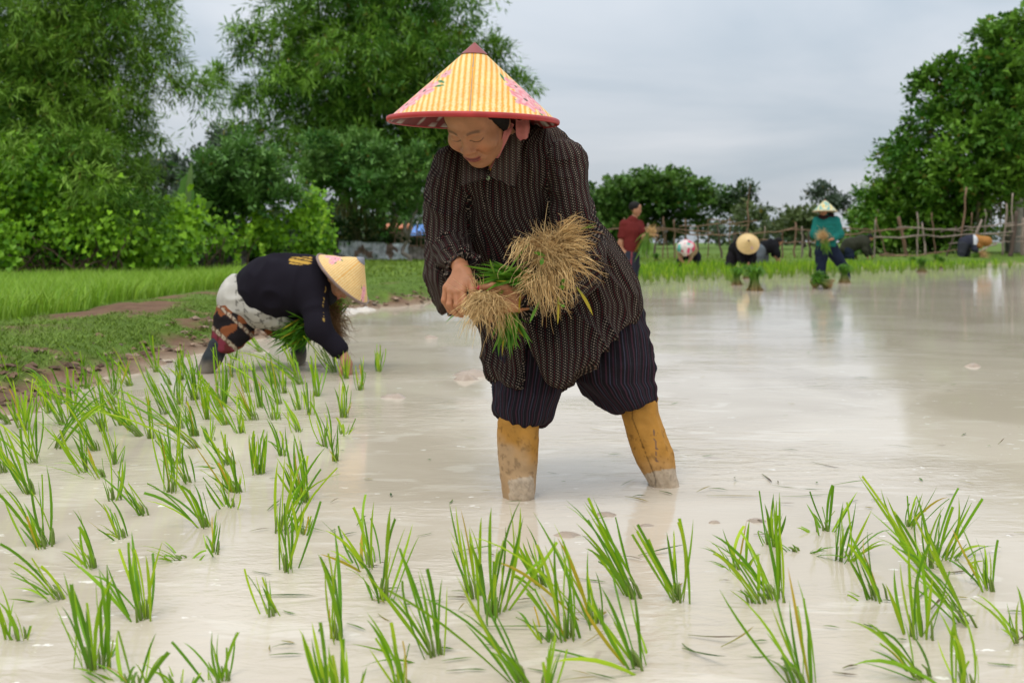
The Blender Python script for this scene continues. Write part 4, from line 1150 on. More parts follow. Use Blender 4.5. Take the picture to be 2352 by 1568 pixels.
def sleeve_folds(p, k):
    a, b = (FA_R[:2], FA_R[:2], UA_L[:2], FA_L[:2])[k]
    if k == 0: a, b = W(1035, 380, 2.79), W(1030, 660, 2.73)
    th, t = seg_uv(p, a, b)
    n = ridged(vnoise(np.stack([np.cos(th) * 1.4 + t * 9, np.sin(th) * 1.4 + 3, t * 20 + np.cos(th) * 1.6], -1), 20 + k))
    n2 = ridged(vnoise(np.stack([np.cos(th) * 2.5, np.sin(th) * 2.5, t * 8], -1), 30 + k))
    L = np.linalg.norm(b - a)
    amp = .5 + .9 * sstep(.45 * L, .9 * L, t)
    return .030 * amp * (n ** 1.6 - .4) + .009 * (n2 - .4)

def shirt_parts(p):
    dt = TORSO.d(p)
    X, Yd = proj(p)
    fr = p[..., 1] < 2.80
    hem = np.where(fr, np.interp(X, HEMX, HEMY), np.interp(X, HEMX, HEMB))
    dt = smax(dt, (Yd - hem - 2.5 * np.sin(X * .06)) * p[..., 1] / FPX, .005)
    # neck opening
    dt = smax(dt, -rc(p, W(1138, 350, 2.70), W(1150, 396, 2.66), .05, .012), .006)
    return (dt,) + sleeve_parts(p)

def shirt_sdf(p):
    dt, dR, fR, uL, fL = shirt_parts(p)
    s1 = smin(dR, fR, .02); s2 = smin(uL, fL, .025)
    d = smin(dt, s1, .008); d = smin(d, s2, .008)
    return d

def grid_uv(V, Q, parts, coords):
    """per-corner coordinates, each quad taken from the piece of cloth it belongs to"""
    c = V[Q].mean(1)
    reg = np.argmin(np.stack(parts(c), 1), 1)
    uv = np.zeros((len(Q), 4, 2))
    for k in range(len(coords)):
        mm = reg == k
        if not mm.any(): continue
        pts = V[Q[mm]].reshape(-1, 3)
        a, v, R = coords[k](pts)
        a = a.reshape(-1, 4); v = np.broadcast_to(v, (len(pts),)).reshape(-1, 4); R = np.broadcast_to(R, (len(pts),)).reshape(-1, 4)
        wrap = (a.max(1) - a.min(1)) > math.pi
        a[wrap] = np.where(a[wrap] < 0, a[wrap] + 2 * math.pi, a[wrap])
        uv[mm, :, 0] = a * R; uv[mm, :, 1] = v
    return uv.reshape(-1, 2)

def seg_coord(a, b, R, off=0):
    def f(p):
        th, t = seg_uv(p, a, b); return th, t + off, R
    return f

V, Q = sdf_mesh(shirt_sdf, (-.27, 2.46, .24), (.42, 3.08, 1.06), .0040)
def shirt_disp(V, Q):
    n = vnormals(V, Q)
    P = np.stack(shirt_parts(V), 1)
    w = np.exp(-np.clip(P - P.min(1)[:, None], 0, .1) / .010); w /= w.sum(1)[:, None]
    f = w[:, 0] * torso_folds(V)
    for k in range(4): f = f + w[:, k + 1] * sleeve_folds(V, k) * (.6 if k == 1 else 1)
    return V + n * f[:, None]
V = shirt_disp(V, Q)
uv = grid_uv(V, Q, shirt_parts, [lambda p: (TORSO.ang(p), p[:, 2] + .0, .20),
                                 lambda p: (SLR.ang(p), p[:, 2], .058), seg_coord(*FA_R[:2], .045), seg_coord(*UA_L[:2], .06), seg_coord(*FA_L[:2], .048)])

def dotted_cloth(ca=(.005, .004, .004), cb=(.014, .010, .009), name='dotted_cotton'):
    m = bpy.data.materials.new(name); m.use_nodes = True
    N, L = m.node_tree.nodes, m.node_tree.links
    b = N['Principled BSDF']; b.inputs['Roughness'].default_value = .9; b.inputs['Specular IOR Level'].default_value = .12
    b.inputs['Sheen Weight'].default_value = .0
    uvn = N.new('ShaderNodeUVMap'); uvn.uv_map = 'UVMap'
    sp = N.new('ShaderNodeSeparateXYZ'); L.new(uvn.outputs[0], sp.inputs[0])
    def mt(op, *a):
        n = N.new('ShaderNodeMath'); n.operation = op
        for i, v in enumerate(a):
            if isinstance(v, (int, float)): n.inputs[i].default_value = v
            else: L.new(v, n.inputs[i])
        return n.outputs[0]
    u = mt('MULTIPLY', sp.outputs[0], 1 / .0041); v0 = mt('MULTIPLY', sp.outputs[1], 1 / .0070)
    ci = mt('FLOOR', u); cu = mt('SUBTRACT', mt('FRACT', u), .5)
    v = mt('ADD', v0, mt('MULTIPLY', ci, .37))
    cv = mt('SUBTRACT', mt('FRACT', v), .5)
    dist = mt('SQRT', mt('ADD', mt('MULTIPLY', mt('MULTIPLY', cu, .0041 / .0070), mt('MULTIPLY', cu, .0041 / .0070)), mt('MULTIPLY', cv, cv)))
    md = mt('MODULO', mt('ADD', ci, 3000), 4)
    def eq(k): return mt('COMPARE', md, k, .3)
    rad = mt('ADD', mt('ADD', mt('MULTIPLY', eq(0), .205), mt('MULTIPLY', eq(1), .12)), mt('ADD', mt('MULTIPLY', eq(2), .19), mt('MULTIPLY', eq(3), .135)))
    msk = N.new('ShaderNodeMapRange'); msk.interpolation_type = 'SMOOTHSTEP'
    L.new(mt('SUBTRACT', dist, rad), msk.inputs[0])
    msk.inputs[1].default_value = .05; msk.inputs[2].default_value = -.05; msk.inputs[3].default_value = 0; msk.inputs[4].default_value = 1
    dotc = N.new('ShaderNodeMix'); dotc.data_type = 'RGBA'
    L.new(eq(2), dotc.inputs['Factor']); dotc.inputs[6].default_value = (.30, .23, .175, 1); dotc.inputs[7].default_value = (.11, .018, .02, 1)
    geo = N.new('ShaderNodeNewGeometry')
    nz = N.new('ShaderNodeTexNoise'); nz.inputs['Scale'].default_value = 9; nz.inputs['Detail'].default_value = 4; L.new(geo.outputs['Position'], nz.inputs['Vector'])
    base = N.new('ShaderNodeMix'); base.data_type = 'RGBA'; L.new(nz.outputs['Fac'], base.inputs['Factor'])
    base.inputs[6].default_value = (*ca, 1); base.inputs[7].default_value = (*cb, 1)
    fin = N.new('ShaderNodeMix'); fin.data_type = 'RGBA'
    L.new(msk.outputs[0], fin.inputs['Factor']); L.new(base.outputs[2], fin.inputs[6]); L.new(dotc.outputs[2], fin.inputs[7])
    L.new(fin.outputs[2], b.inputs['Base Color'])
    nb = N.new('ShaderNodeTexNoise'); nb.inputs['Scale'].default_value = 60; nb.inputs['Detail'].default_value = 3; L.new(geo.outputs['Position'], nb.inputs['Vector'])
    bp = N.new('ShaderNodeBump'); bp.inputs['Strength'].default_value = .3; bp.inputs['Distance'].default_value = .006
    L.new(nb.outputs['Fac'], bp.inputs['Height']); L.new(bp.outputs[0], b.inputs['Normal'])
    return m
M_DOT = dotted_cloth(); M_DOT2 = dotted_cloth((.016, .013, .011), (.045, .036, .030), 'dusty_dotted_cotton')
shirt = add('shirt', np_mesh('planter_shirt', V, Q, M_DOT, uv=uv), PW)

def on_surface(fn, x, y, y0=2.40, y1=2.95, lift=0.0):
    """march from the lens through a traced point to the garment, then come back by lift"""
    x, y = np.broadcast_arrays(np.asarray(x, float), np.asarray(y, float))
    Yd = np.full(x.shape, y0)
    d3 = np.stack([(x - CX) / FPX, np.ones_like(x), -(y - HZ) / FPX], -1)
    o = np.array([0, 0, CAM_H])
    for _ in range(70):
        dd = fn((o + d3 * Yd[..., None]).reshape(-1, 3)).reshape(x.shape)
        Yd = np.minimum(Yd + np.clip(dd, -.02, .03) * .7, y1)
    return o + d3 * (Yd - lift)[..., None]

def patch(name, quad, nu, nv, fn, lift, matl, parent, thick=.003, uvR=True, bulge=0.0, depth=None):
    """a piece of cloth laid on a garment: quad = four traced corners (tl, tr, br, bl)"""
    tl, tr, br, bl = [np.array(c, float) for c in quad]
    u, v = np.meshgrid(np.linspace(0, 1, nu), np.linspace(0, 1, nv))
    pt = (tl * (1 - u[..., None]) + tr * u[..., None]) * (1 - v[..., None]) + (bl * (1 - u[..., None]) + br * u[..., None]) * v[..., None]
    lf = lift + bulge * np.sin(u * math.pi) * np.sin(v * math.pi)
    if depth is None: P = on_surface(fn, pt[..., 0], pt[..., 1], lift=lf)
    else:
        Yd = np.interp(v, np.linspace(0, 1, len(depth)), depth) - lf
        P = np.stack([(pt[..., 0] - CX) / FPX * Yd, Yd, CAM_H - (pt[..., 1] - HZ) / FPX * Yd], -1)
    n = np.cross(np.gradient(P, axis=1).reshape(-1, 3), np.gradient(P, axis=0).reshape(-1, 3)); n /= np.linalg.norm(n, axis=1)[:, None] + 1e-12
    if n[:, 1].mean() > 0: n = -n
    A = P.reshape(-1, 3); Bk = A - n * thick
    V = np.vstack([A, Bk]); K = nu * nv
    i, j = np.meshgrid(np.arange(nu - 1), np.arange(nv - 1)); a = (j * nu + i).ravel()
    F = np.stack([a, a + 1, a + nu + 1, a + nu], 1)
    ring = np.concatenate([np.arange(nu), np.arange(1, nv) * nu + nu - 1, (nv - 1) * nu + np.arange(nu - 2, -1, -1), np.arange(nv - 2, 0, -1) * nu])
    r2 = np.roll(ring, -1)
    F = np.vstack([F, F[:, ::-1] + K, np.stack([ring, r2, r2 + K, ring + K], 1)])
    uvv = np.stack([V[:, 0], V[:, 2]], 1)[F].reshape(-1, 2)
    return add(name, np_mesh(name, V, F, matl, uv=uvv), parent)

patch('collar', [(1062, 358), (1116, 388), (1119, 407), (1059, 426)], 16, 14, shirt_sdf, .012, M_DOT2, shirt, depth=[2.675, 2.655, 2.635], bulge=.006)
patch('collar', [(1158, 316), (1204, 296), (1184, 431), (1122, 404)], 18, 24, shirt_sdf, .010, M_DOT2, shirt, depth=[2.645, 2.64, 2.63], bulge=.010)

def button(x, y, fn, parent, r=.0055, col=(.45, .50, .36), lift=.003, name='button'):
    c = on_surface(fn, x, y, lift=lift)
    b = MB(); th = np.linspace(0, 2 * math.pi, 13)[:-1]
    ring = lambda rr, dy: np.stack([c[0] + rr * np.cos(th), np.full(12, c[1] + dy), c[2] + rr * np.sin(th)], 1)
    V = np.vstack([ring(r, .003), ring(r, 0), ring(r * .75, -.0006), ring(r * .6, .0004), [[c[0], c[1] + .0004, c[2]]]])
    F = []; k = np.arange(12); k2 = (k + 1) % 12
    for s in range(3): F.append(np.stack([s * 12 + k, s * 12 + k2, s * 12 + 12 + k2, s * 12 + 12 + k], 1))
    b.put(V, F + [np.stack([36 + k, 36 + k2, np.full(12, 48)], 1)], col)
    return b.build(name, M_PLAIN, parent)
button(1121, 409, shirt_sdf, shirt, col=(.42, .58, .34), lift=.009)
button(1222, 707, shirt_sdf, shirt, r=.0075, col=(.20, .19, .16))
button(1228, 800, shirt_sdf, shirt, r=.005, col=(.3, .27, .22))

# cuffs
def cuff(a, b, r, L, name, thick=.006, dirt=0.0):
    a = np.array(a); b = np.array(b); ax = b - a; ax /= np.linalg.norm(ax)
    def f(p):
        t = (p - b) @ ax
        rr = np.linalg.norm(p - b - t[..., None] * ax, axis=-1)
        th, _ = seg_uv(p, a, b)
        w = .0025 * np.sin(th * 5 + 1) + .0015 * np.sin(th * 11)
        d = np.abs(rr - r - w - .06 * t) - thick / 2
        return smax(d, np.abs(t + L / 2) - L / 2, .003)
    V, Q = sdf_mesh(f, b - r * 1.6 - L, b + r * 1.6 + L, .0026)
    uv = grid_uv(V, Q, lambda p: (f(p),), [seg_coord(a, b, r)])
    return add(name, np_mesh(name, V, Q, M_DOT2, uv=uv), shirt)
cuff(FA_L[0], FA_L[1] + (FA_L[1] - FA_L[0]) / np.linalg.norm(FA_L[1] - FA_L[0]) * .006, .0335, .075, 'cuff')
cuff(FA_R[0], FA_R[1] + (FA_R[1] - FA_R[0]) / np.linalg.norm(FA_R[1] - FA_R[0]) * .012, .036, .05, 'cuff')

# yellow undershirt at the neck
add('undershirt', np_mesh('undershirt', *sdf_mesh(lambda p: smax(el(p, W(1150, 372, 2.735), (.055, .05, .06)), -(p[:, 2] - 0) + .0, .01), W(1150, 372, 2.735) - .08, W(1150, 372, 2.735) + .08, .004),
                          mat('yellow_knit', (.55, .30, .02), rough=.9)), PW)

# ---- trousers
LEG_R = Loft([(690, 1140, 1330, 2.87, .09), (760, 1134, 1310, 2.84, .09), (800, 1136, 1302, 2.815, .088), (850, 1138, 1293, 2.79, .084), (900, 1135, 1282, 2.765, .082),
              (935, 1132, 1272, 2.75, .078), (955, 1138, 1266, 2.745, .074), (985, 1150, 1250, 2.74, .062)])
LEG_L = Loft([(680, 1330, 1462, 2.92, .11), (720, 1324, 1474, 2.92, .11), (770, 1318, 1487, 2.91, .11), (800, 1314, 1495, 2.90, .108), (835, 1312, 1501, 2.88, .102), (870, 1317, 1499, 2.87, .095),
              (885, 1328, 1506, 2.868, .092), (900, 1343, 1504, 2.865, .088), (925, 1372, 1507, 2.86, .078), (950, 1402, 1500, 2.86, .068)])
def trouser_parts(p):
    a = LEG_R.d(p); b = LEG_L.d(p)
    X, Yd = proj(p)
    ca = (Yd - np.interp(X, [1120, 1134, 1160, 1205, 1250, 1275], [938, 946, 966, 979, 973, 948])) * p[..., 1] / FPX
    cb = (Yd - np.interp(X, [1340, 1385, 1420, 1465, 1506, 1520], [920, 940, 945, 934, 918, 912])) * p[..., 1] / FPX
    return smax(a, ca, .006), smax(b, cb, .006)
def trouser_sdf(p):
    a, b = trouser_parts(p)
    return smin(a, b, .012)
def trouser_folds(p):
    a, b = trouser_parts(p); w = 1 / (1 + np.exp((a - b) / .008))
    z = p[..., 2]
    th = LEG_R.ang(p)
    n = ridged(vnoise(np.stack([th * 2.2, z * 4, z * 0], -1), 41)) * .5 + ridged(vnoise(np.stack([th * 4 + z * 10, z * 13 - th, z * 0], -1), 42)) * .5
    fa = .016 * (n - .4) + .006 * np.sin(th * 14 + 3 * z) * sstep(.33, .22, z) * .5
    th = LEG_L.ang(p)
    z2 = z + .05 * th
    n = ridged(vnoise(np.stack([th * 1.3, z2 * 19, z * 0], -1), 43)) * .75 + ridged(vnoise(np.stack([th * 3, z2 * 9, z * 0], -1), 44)) * .4
    fb = .019 * (n - .5)
    return w * fa + (1 - w) * fb
V, Q = sdf_mesh(trouser_sdf, (-.08, 2.6, .15), (.43, 3.08, .60), .0044)
V = V + vnormals(V, Q) * trouser_folds(V)[:, None]
uv = grid_uv(V, Q, trouser_parts, [lambda p: (LEG_R.ang(p), p[:, 2], .085), lambda p: (LEG_L.ang(p), p[:, 2], .09)])
def striped_cloth():
    m = bpy.data.materials.new('striped_cotton'); m.use_nodes = True
    N, L = m.node_tree.nodes, m.node_tree.links
    b = N['Principled BSDF']; b.inputs['Roughness'].default_value = .85; b.inputs['Specular IOR Level'].default_value = .2
    uvn = N.new('ShaderNodeUVMap'); uvn.uv_map = 'UVMap'
    sp = N.new('ShaderNodeSeparateXYZ'); L.new(uvn.outputs[0], sp.inputs[0])
    def mt(op, *a):
        n = N.new('ShaderNodeMath'); n.operation = op
        for i, v in enumerate(a):
            if isinstance(v, (int, float)): n.inputs[i].default_value = v
            else: L.new(v, n.inputs[i])
        return n.outputs[0]
    fr = mt('FRACT', mt('MULTIPLY', sp.outputs[0], 1 / .030))
    r = N.new('ShaderNodeValToRGB'); r.color_ramp.interpolation = 'CONSTANT'; L.new(fr, r.inputs[0])
    el_ = r.color_ramp.elements
    stops = [(0, (.009, .006, .009)), (.26, (.044, .016, .026)), (.37, (.009, .006, .009)), (.52, (.036, .035, .055)), (.60, (.009, .006, .009)), (.76, (.034, .011, .02)), (.86, (.010, .006, .010)), (.95, (.032, .032, .04))]
    el_[0].position = 0; el_[0].color = (*stops[0][1], 1); el_[1].position = stops[1][0]; el_[1].color = (*stops[1][1], 1)
    for p_, c_ in stops[2:]:
        e = el_.new(p_); e.color = (*c_, 1)
    L.new(r.outputs[0], b.inputs['Base Color'])
    geo = N.new('ShaderNodeNewGeometry')
    nb = N.new('ShaderNodeTexNoise'); nb.inputs['Scale'].default_value = 45; nb.inputs['Detail'].default_value = 3; L.new(geo.outputs['Position'], nb.inputs['Vector'])
    bp = N.new('ShaderNodeBump'); bp.inputs['Strength'].default_value = .35; bp.inputs['Distance'].default_value = .008
    L.new(nb.outputs['Fac'], bp.inputs['Height']); L.new(bp.outputs[0], b.inputs['Normal'])
    return m
add('trousers', np_mesh('planter_trousers', V, Q, striped_cloth(), uv=uv), PW)

# ---- boots: ochre cloth, caked with mud near the water
BOOT_R = Loft([(950, 1147, 1236, 2.73, .05), (985, 1144, 1238, 2.725, .053), (1020, 1143, 1238, 2.72, .054), (1060, 1146, 1236, 2.715, .052), (1095, 1150, 1231, 2.71, .047), (1140, 1157, 1224, 2.71, .040), (1230, 1160, 1222, 2.71, .038)])
BOOT_L = Loft([(912, 1424, 1509, 2.86, .052), (945, 1426, 1512, 2.86, .053), (975, 1433, 1521, 2.855, .054), (1005, 1441, 1531, 2.85, .055), (1040, 1453, 1546, 2.845, .054), (1062, 1463, 1549, 2.84, .05), (1090, 1479, 1553, 2.84, .045), (1113, 1492, 1560, 2.84, .041), (1190, 1524, 1590, 2.84, .038)])
M_BOOT = mat('boot_cloth', rough=.75, spec=.25, bump=(90, .3, 4, .004), vary=(30, .12))
for k, bt in enumerate((BOOT_R, BOOT_L)):
    def boot(p, bt=bt, k=k):
        z = p[..., 2]; th = bt.ang(p)
        d = bt.d(p)
        X, Yd = proj(p)
        if k == 0:   # cake of mud on the shin
            lump = np.exp(-(((X - 1197) / 30) ** 4 + ((Yd - 1128) / 32) ** 4)) * (p[..., 1] < bt.R[0, 3])
            d = d - lump * (.007 + .006 * fbm(p * 70, 5))
            d = smax(d, (np.interp(X, [1140, 1240], [958, 958]) - Yd) * p[..., 1] / FPX, .003)
        return d
    c = np.array([bt.R[:, 1:3].mean(), bt.R[0, 3], 0])
    V, Q = sdf_mesh(boot, (bt.R[:, 1].min() - .03, 2.63, -.1), (bt.R[:, 2].max() + .03, 2.95, .31), .0042)
    z = V[:, 2]; th = bt.ang(V)
    f = .006 * (ridged(vnoise(np.stack([th * 1.2, z * 34 + th * .8, z * 0], -1), 50 + k)) - .5) * (.25 + .75 * sstep(.16, .24, z)) + .004 * (ridged(vnoise(np.stack([th * 2, z * 9, z * 0], -1), 53 + k)) - .4)
    V = V + vnormals(V, Q) * f[:, None]
    X, Yd = proj(V)
    ochre = np.array([.43, .205, .038])
    mud = np.array([.40, .30, .20])
    n = fbm(V * 28, 60 + k); n3 = fbm(V * 110, 62 + k)
    col = np.tile(ochre, (len(V), 1)) * (.82 + .36 * n[:, None])
    if k == 0:
        film = sstep(1005, 1065, Yd + (1190 - X) * .7 + (n - .5) * 90) * .62
        cake = (V[:, 1] < 2.71) & (np.abs(X - 1197 + (n - .5) * 26) < 31) & (Yd > 1096 + (n - .5) * 46 + ((X - 1197) / 31) ** 2 * 8)
    else:
        film = sstep(1030, 1110, Yd + (n - .5) * 60) * .35
        cake = Yd + (n - .5) * 16 > 1086 + (X - 1500) * -.22
    film = np.maximum(film, sstep(1118, 1135, Yd) * .7)
    col = col * (1 - film[:, None]) + mud * film[:, None]
    col[cake] = np.array([.47, .37, .27]) * (.55 + .9 * n3[cake][:, None])
    spots = sstep(.58, .72, n3) * (Yd > 980)
    col *= (1 - .35 * spots)[:, None]
    stain = (np.abs(X - (1540 if k else 1140) - (Yd - 1000) * .0) < 5) & (n3 > .5) & (Yd > 950) & (Yd < 1065)
    if k: col[(np.abs(X - (1505 + (Yd - 1010) * .1)) < 4) & (n3 > .48) & (Yd > 985) & (Yd < 1062)] = (.16, .09, .06)
    if k: col[np.abs(X - np.interp(Yd, [960, 1100], [1452, 1506])) < 1.3] *= .45
    add('boot', np_mesh('planter_boot', V, Q, M_BOOT, col=col), PW)

# ---------------------------------------------------------------- the conical hat she wears
def cone_hat(name, apex, base, R, nth, nr, paint, rimcol, capcol, capfrac, lincol, label, rimr=.0045, group=None, strap=None, curve=0.0, face=(0, -1, 0)):
    """paint(theta, frac, slant)->colours; theta 0 towards `face`"""
    apex = np.array(apex); base = np.array(base)
    ax = apex - base; H = np.linalg.norm(ax); ax /= H
    f = np.array(face, float); f = f - ax * (f @ ax); f /= np.linalg.norm(f); s = np.cross(f, ax); s = -s if False else np.cross(ax, f)
    slant = math.hypot(R, H)
    t = empty(name, base)
    th = np.linspace(-math.pi, math.pi, nth + 1)
    def surf(frs, off):
        T, Fr = np.meshgrid(th if off == 0 else np.linspace(-math.pi, math.pi, nth // 3 + 1), frs, indexing='ij')
        rr = np.maximum(R * Fr - off * H / slant, 0); hh = H * (1 - Fr) + curve * H * np.sin(Fr * math.pi) - off * R / slant
        P = base + ax * hh[..., None] + rr[..., None] * (np.cos(T)[..., None] * f + np.sin(T)[..., None] * s)
        n, m = P.shape[:2]
        i, j = np.meshgrid(np.arange(n - 1), np.arange(m - 1), indexing='ij'); a = (i * m + j).ravel()
        return P.reshape(-1, 3), np.stack([a, a + 1, a + m + 1, a + m], 1), T.ravel(), Fr.ravel()
    P, F, T, Fr = surf(np.linspace(max(capfrac - .02, 0), 1, nr), 0)
    F = F[:, ::-1]
    add('cone', np_mesh('hat_cone', P, F, MATS['hat_weave'], col=paint(T, Fr, slant)), t)
    P, F, T, Fr = surf(np.linspace(.02, 1, 16), .005)
    lc = np.tile(np.array(lincol), (len(P), 1)) * (.7 + .6 * vnoise(np.stack([T * 12, Fr * 14, T * 0], -1), 5)[:, None])
    if name == 'conical_hat' and nth > 300:
        w = vnoise(np.stack([T * 22, Fr * 22, T * 0], -1), 8) > .70
        lc[w] = (.55, .52, .46)
    add('lining', np_mesh('hat_lining', P, F, MATS['hat_weave'], col=lc), t)
    if capfrac > 0:
        P, F, T, Fr = surf(np.linspace(0, capfrac, 8), -.0025)
        cc = np.tile(np.array(capcol), (len(P), 1)) * (.85 + .3 * vnoise(P * 40, 2)[:, None])
        add('cap', np_mesh('hat_cap', P, F[:, ::-1], MATS['hat_rim'], col=cc), t)
    pts = base + R * (np.cos(th)[:, None] * f + np.sin(th)[:, None] * s)
    # hoop
    k = 8; ph = np.arange(k) / k * 2 * math.pi
    rad = (pts - base) / R
    V = (pts[:, None, :] + rad[:, None, :] * (np.cos(ph) * rimr)[None, :, None] + ax * (np.sin(ph) * rimr * 1.6)[None, :, None])
    n = len(pts); V = V.reshape(-1, 3)
    i, j = np.meshgrid(np.arange(n - 1), np.arange(k), indexing='ij'); j2 = (j + 1) % k
    F = np.stack([i * k + j, i * k + j2, (i + 1) * k + j2, (i + 1) * k + j], -1).reshape(-1, 4)
    rc_ = np.tile(np.array(rimcol), (len(V), 1)) * (.85 + .3 * vnoise(V * 60, 4)[:, None])
    add('rim', np_mesh('hat_rim', V, F, MATS['hat_rim'], col=rc_), t)
    tag(t, label, 'hat', group)
    return t
mat('hat_weave', rough=.55, spec=.35, bump=(180, .25, 2, .002))
mat('hat_rim', rough=.45, spec=.4)

CREAM = np.array([.76, .60, .27]); ORANGE = np.array([.78, .34, .045])
def flower(c, X, Yc, x0, y0, r, seed=0, pink=(.72, .22, .24), light=(.80, .50, .50)):
    """a printed peony"""
    dx, dy = X - x0, Yc - y0
    d = np.hypot(dx, dy); a = np.arctan2(dy, dx)
    edge = r * (.82 + .16 * np.cos(6 * a + seed) + .08 * np.cos(11 * a - seed))
    n = fbm(np.stack([dx / r * 4 + seed, dy / r * 4, dx * 0], -1), seed)
    m = d < edge
    pet = np.sin(d / r * 9 + 2.2 * np.cos(5 * a + seed)) * .5 + .5
    colr = np.array(pink) * (1 - pet[:, None] * .75) + np.array(light) * pet[:, None] * .75
    colr = colr * (.8 + .4 * n[:, None])
    c[m] = colr[m]
    mm = d < r * .13; c[mm] = (.10, .09, .05)
    return c
def leafprint(c, X, Yc, x0, y0, L, ang, col=(.06, .19, .07)):
    dx, dy = X - x0, Yc - y0
    u = dx * math.cos(ang) + dy * math.sin(ang); v = -dx * math.sin(ang) + dy * math.cos(ang)
    m = np.abs(v) < .26 * L * np.clip(1 - (u / L) ** 2, 0, 1) * 1.0
    m &= np.abs(u) < L
    c[m] = np.array(col) * (.8 + .5 * vnoise(np.stack([dx, dy, dx * 0], -1) * 200, 3)[m][:, None])
    return c
def hat_paint_factory(sinA, period, items, cream=CREAM, orange=ORANGE, seam=True, zig=.0016):
    def paint(T, Fr, slant):
        r = Fr * slant; tt = T * sinA
        X = r * np.sin(tt); Yc = r * np.cos(tt)
        z = zig * (np.abs(((Yc / .0065) % 1) - .5) * 4 - 1)
        s = (np.abs(X) + z) / period % 1
        c = np.where((s < .46)[:, None], orange, cream) * (.93 + .14 * vnoise(np.stack([X, Yc, X * 0], -1) * 90, 1)[:, None])
        c = c * (.92 + .16 * fbm(np.stack([X, Yc, X * 0], -1) * 14, 2)[:, None])
        if seam: c[np.abs(X) < .0012] = (.30, .26, .18)
        for it in items:
            a = math.radians(it[1]) * sinA; rr = it[2] * slant
            if it[0] == 'f': c = flower(c, X, Yc, rr * math.sin(a), rr * math.cos(a), it[3], it[4])
            else: c = leafprint(c, X, Yc, rr * math.sin(a), rr * math.cos(a), it[3], it[4])
        return c
    return paint
HR = .2240
sinA = HR / math.hypot(HR, np.linalg.norm(HA - HB))
items = [('l', -40, .55, .018, .9), ('l', -37, .61, .017, .4), ('l', -62, .47, .014, 1.6),
         ('f', -62, .84, .044, 2), ('f', -56, .66, .046, 1), ('f', -45, .44, .020, 3), ('f', -78, .95, .03, 5),
         ('l', 46, .47, .018, 1.2), ('l', 41, .80, .015, .4), ('l', 57, .93, .018, 1.2),
         ('f', 58, .58, .040, 4), ('f', 53, .76, .050, 6), ('f', 70, .70, .045, 8), ('f', 62, .88, .026, 9),
         ('f', 150, .7, .05, 1), ('l', 140, .6, .02, .5), ('f', -140, .7, .05, 2)]
hat = cone_hat('conical_hat', HA, HB, HR, 420, 90, hat_paint_factory(sinA, .0152, items), (.42, .035, .035), (.26, .06, .055), .155, (.20, .03, .03),
               'yellow striped conical hat with pink flowers worn by the stooping planter')
# pink chin strap and hanging cloth end
M_PINK = mat('pink_cloth', (.50, .17, .155), rough=.85, bump=(120, .4, 3, .003))
def band(name, pts, wid, th=.0025, n=22, side=(1, 0, .2), parent=None, m=None, wav=0.0):
    P = np.array(pts); t = np.linspace(0, 1, len(P)); tt = np.linspace(0, 1, n)
    C = np.stack([np.interp(tt, t, P[:, k]) for k in range(3)], 1)
    for _ in range(3): C[1:-1] = (C[:-2] + 2 * C[1:-1] + C[2:]) / 4
    Tn = np.gradient(C, axis=0); s = np.cross(Tn, np.cross(np.array(side, float), Tn)); s /= np.linalg.norm(s, axis=1)[:, None]
    nm = np.cross(Tn, s); nm /= np.linalg.norm(nm, axis=1)[:, None]
    w = np.interp(tt, np.linspace(0, 1, len(np.atleast_1d(wid))), np.atleast_1d(wid))
    rows = []
    K = 7
    for k in range(K):
        u = k / (K - 1) * 2 - 1
        rows.append(C + s * (w * u)[:, None] + nm * (wav * math.sin(u * 4.2))[..., None] if not np.isscalar(wav) else C + s * (w * u)[:, None] + nm * (wav * math.sin(u * 4.2)))
    A = np.stack(rows, 1); nmm = np.repeat(nm[:, None], K, 1)
    V = np.vstack([A.reshape(-1, 3), (A + nmm * th).reshape(-1, 3)]); NK = n * K
    i, j = np.meshgrid(np.arange(n - 1), np.arange(K - 1), indexing='ij'); a = (i * K + j).ravel()
    F = np.stack([a, a + 1, a + K + 1, a + K], 1)
    ring = np.concatenate([np.arange(K), np.arange(1, n) * K + K - 1, (n - 1) * K + np.arange(K - 2, -1, -1), np.arange(n - 2, 0, -1) * K]); r2 = np.roll(ring, -1)
    F = np.vstack([F, F[:, ::-1] + NK, np.stack([ring, r2, r2 + NK, ring + NK], 1)])
    return add(name, np_mesh(name, V, F, m), parent)
band('chin_strap', [W(1172, 284, 2.60), W(1164, 305, 2.585), W(1152, 335, 2.60), W(1140, 365, 2.63), W(1125, 385, 2.67)], [.011, .010, .007, .005], side=(1, .4, .3), parent=hat, m=M_PINK, wav=.002)
band('strap_end', [W(1200, 277, 2.585), W(1201, 292, 2.575), W(1200, 308, 2.575), W(1204, 320, 2.58)], [.0175, .0185, .017, .010], side=(1, 0, 0), parent=hat, m=M_PINK, wav=.004)
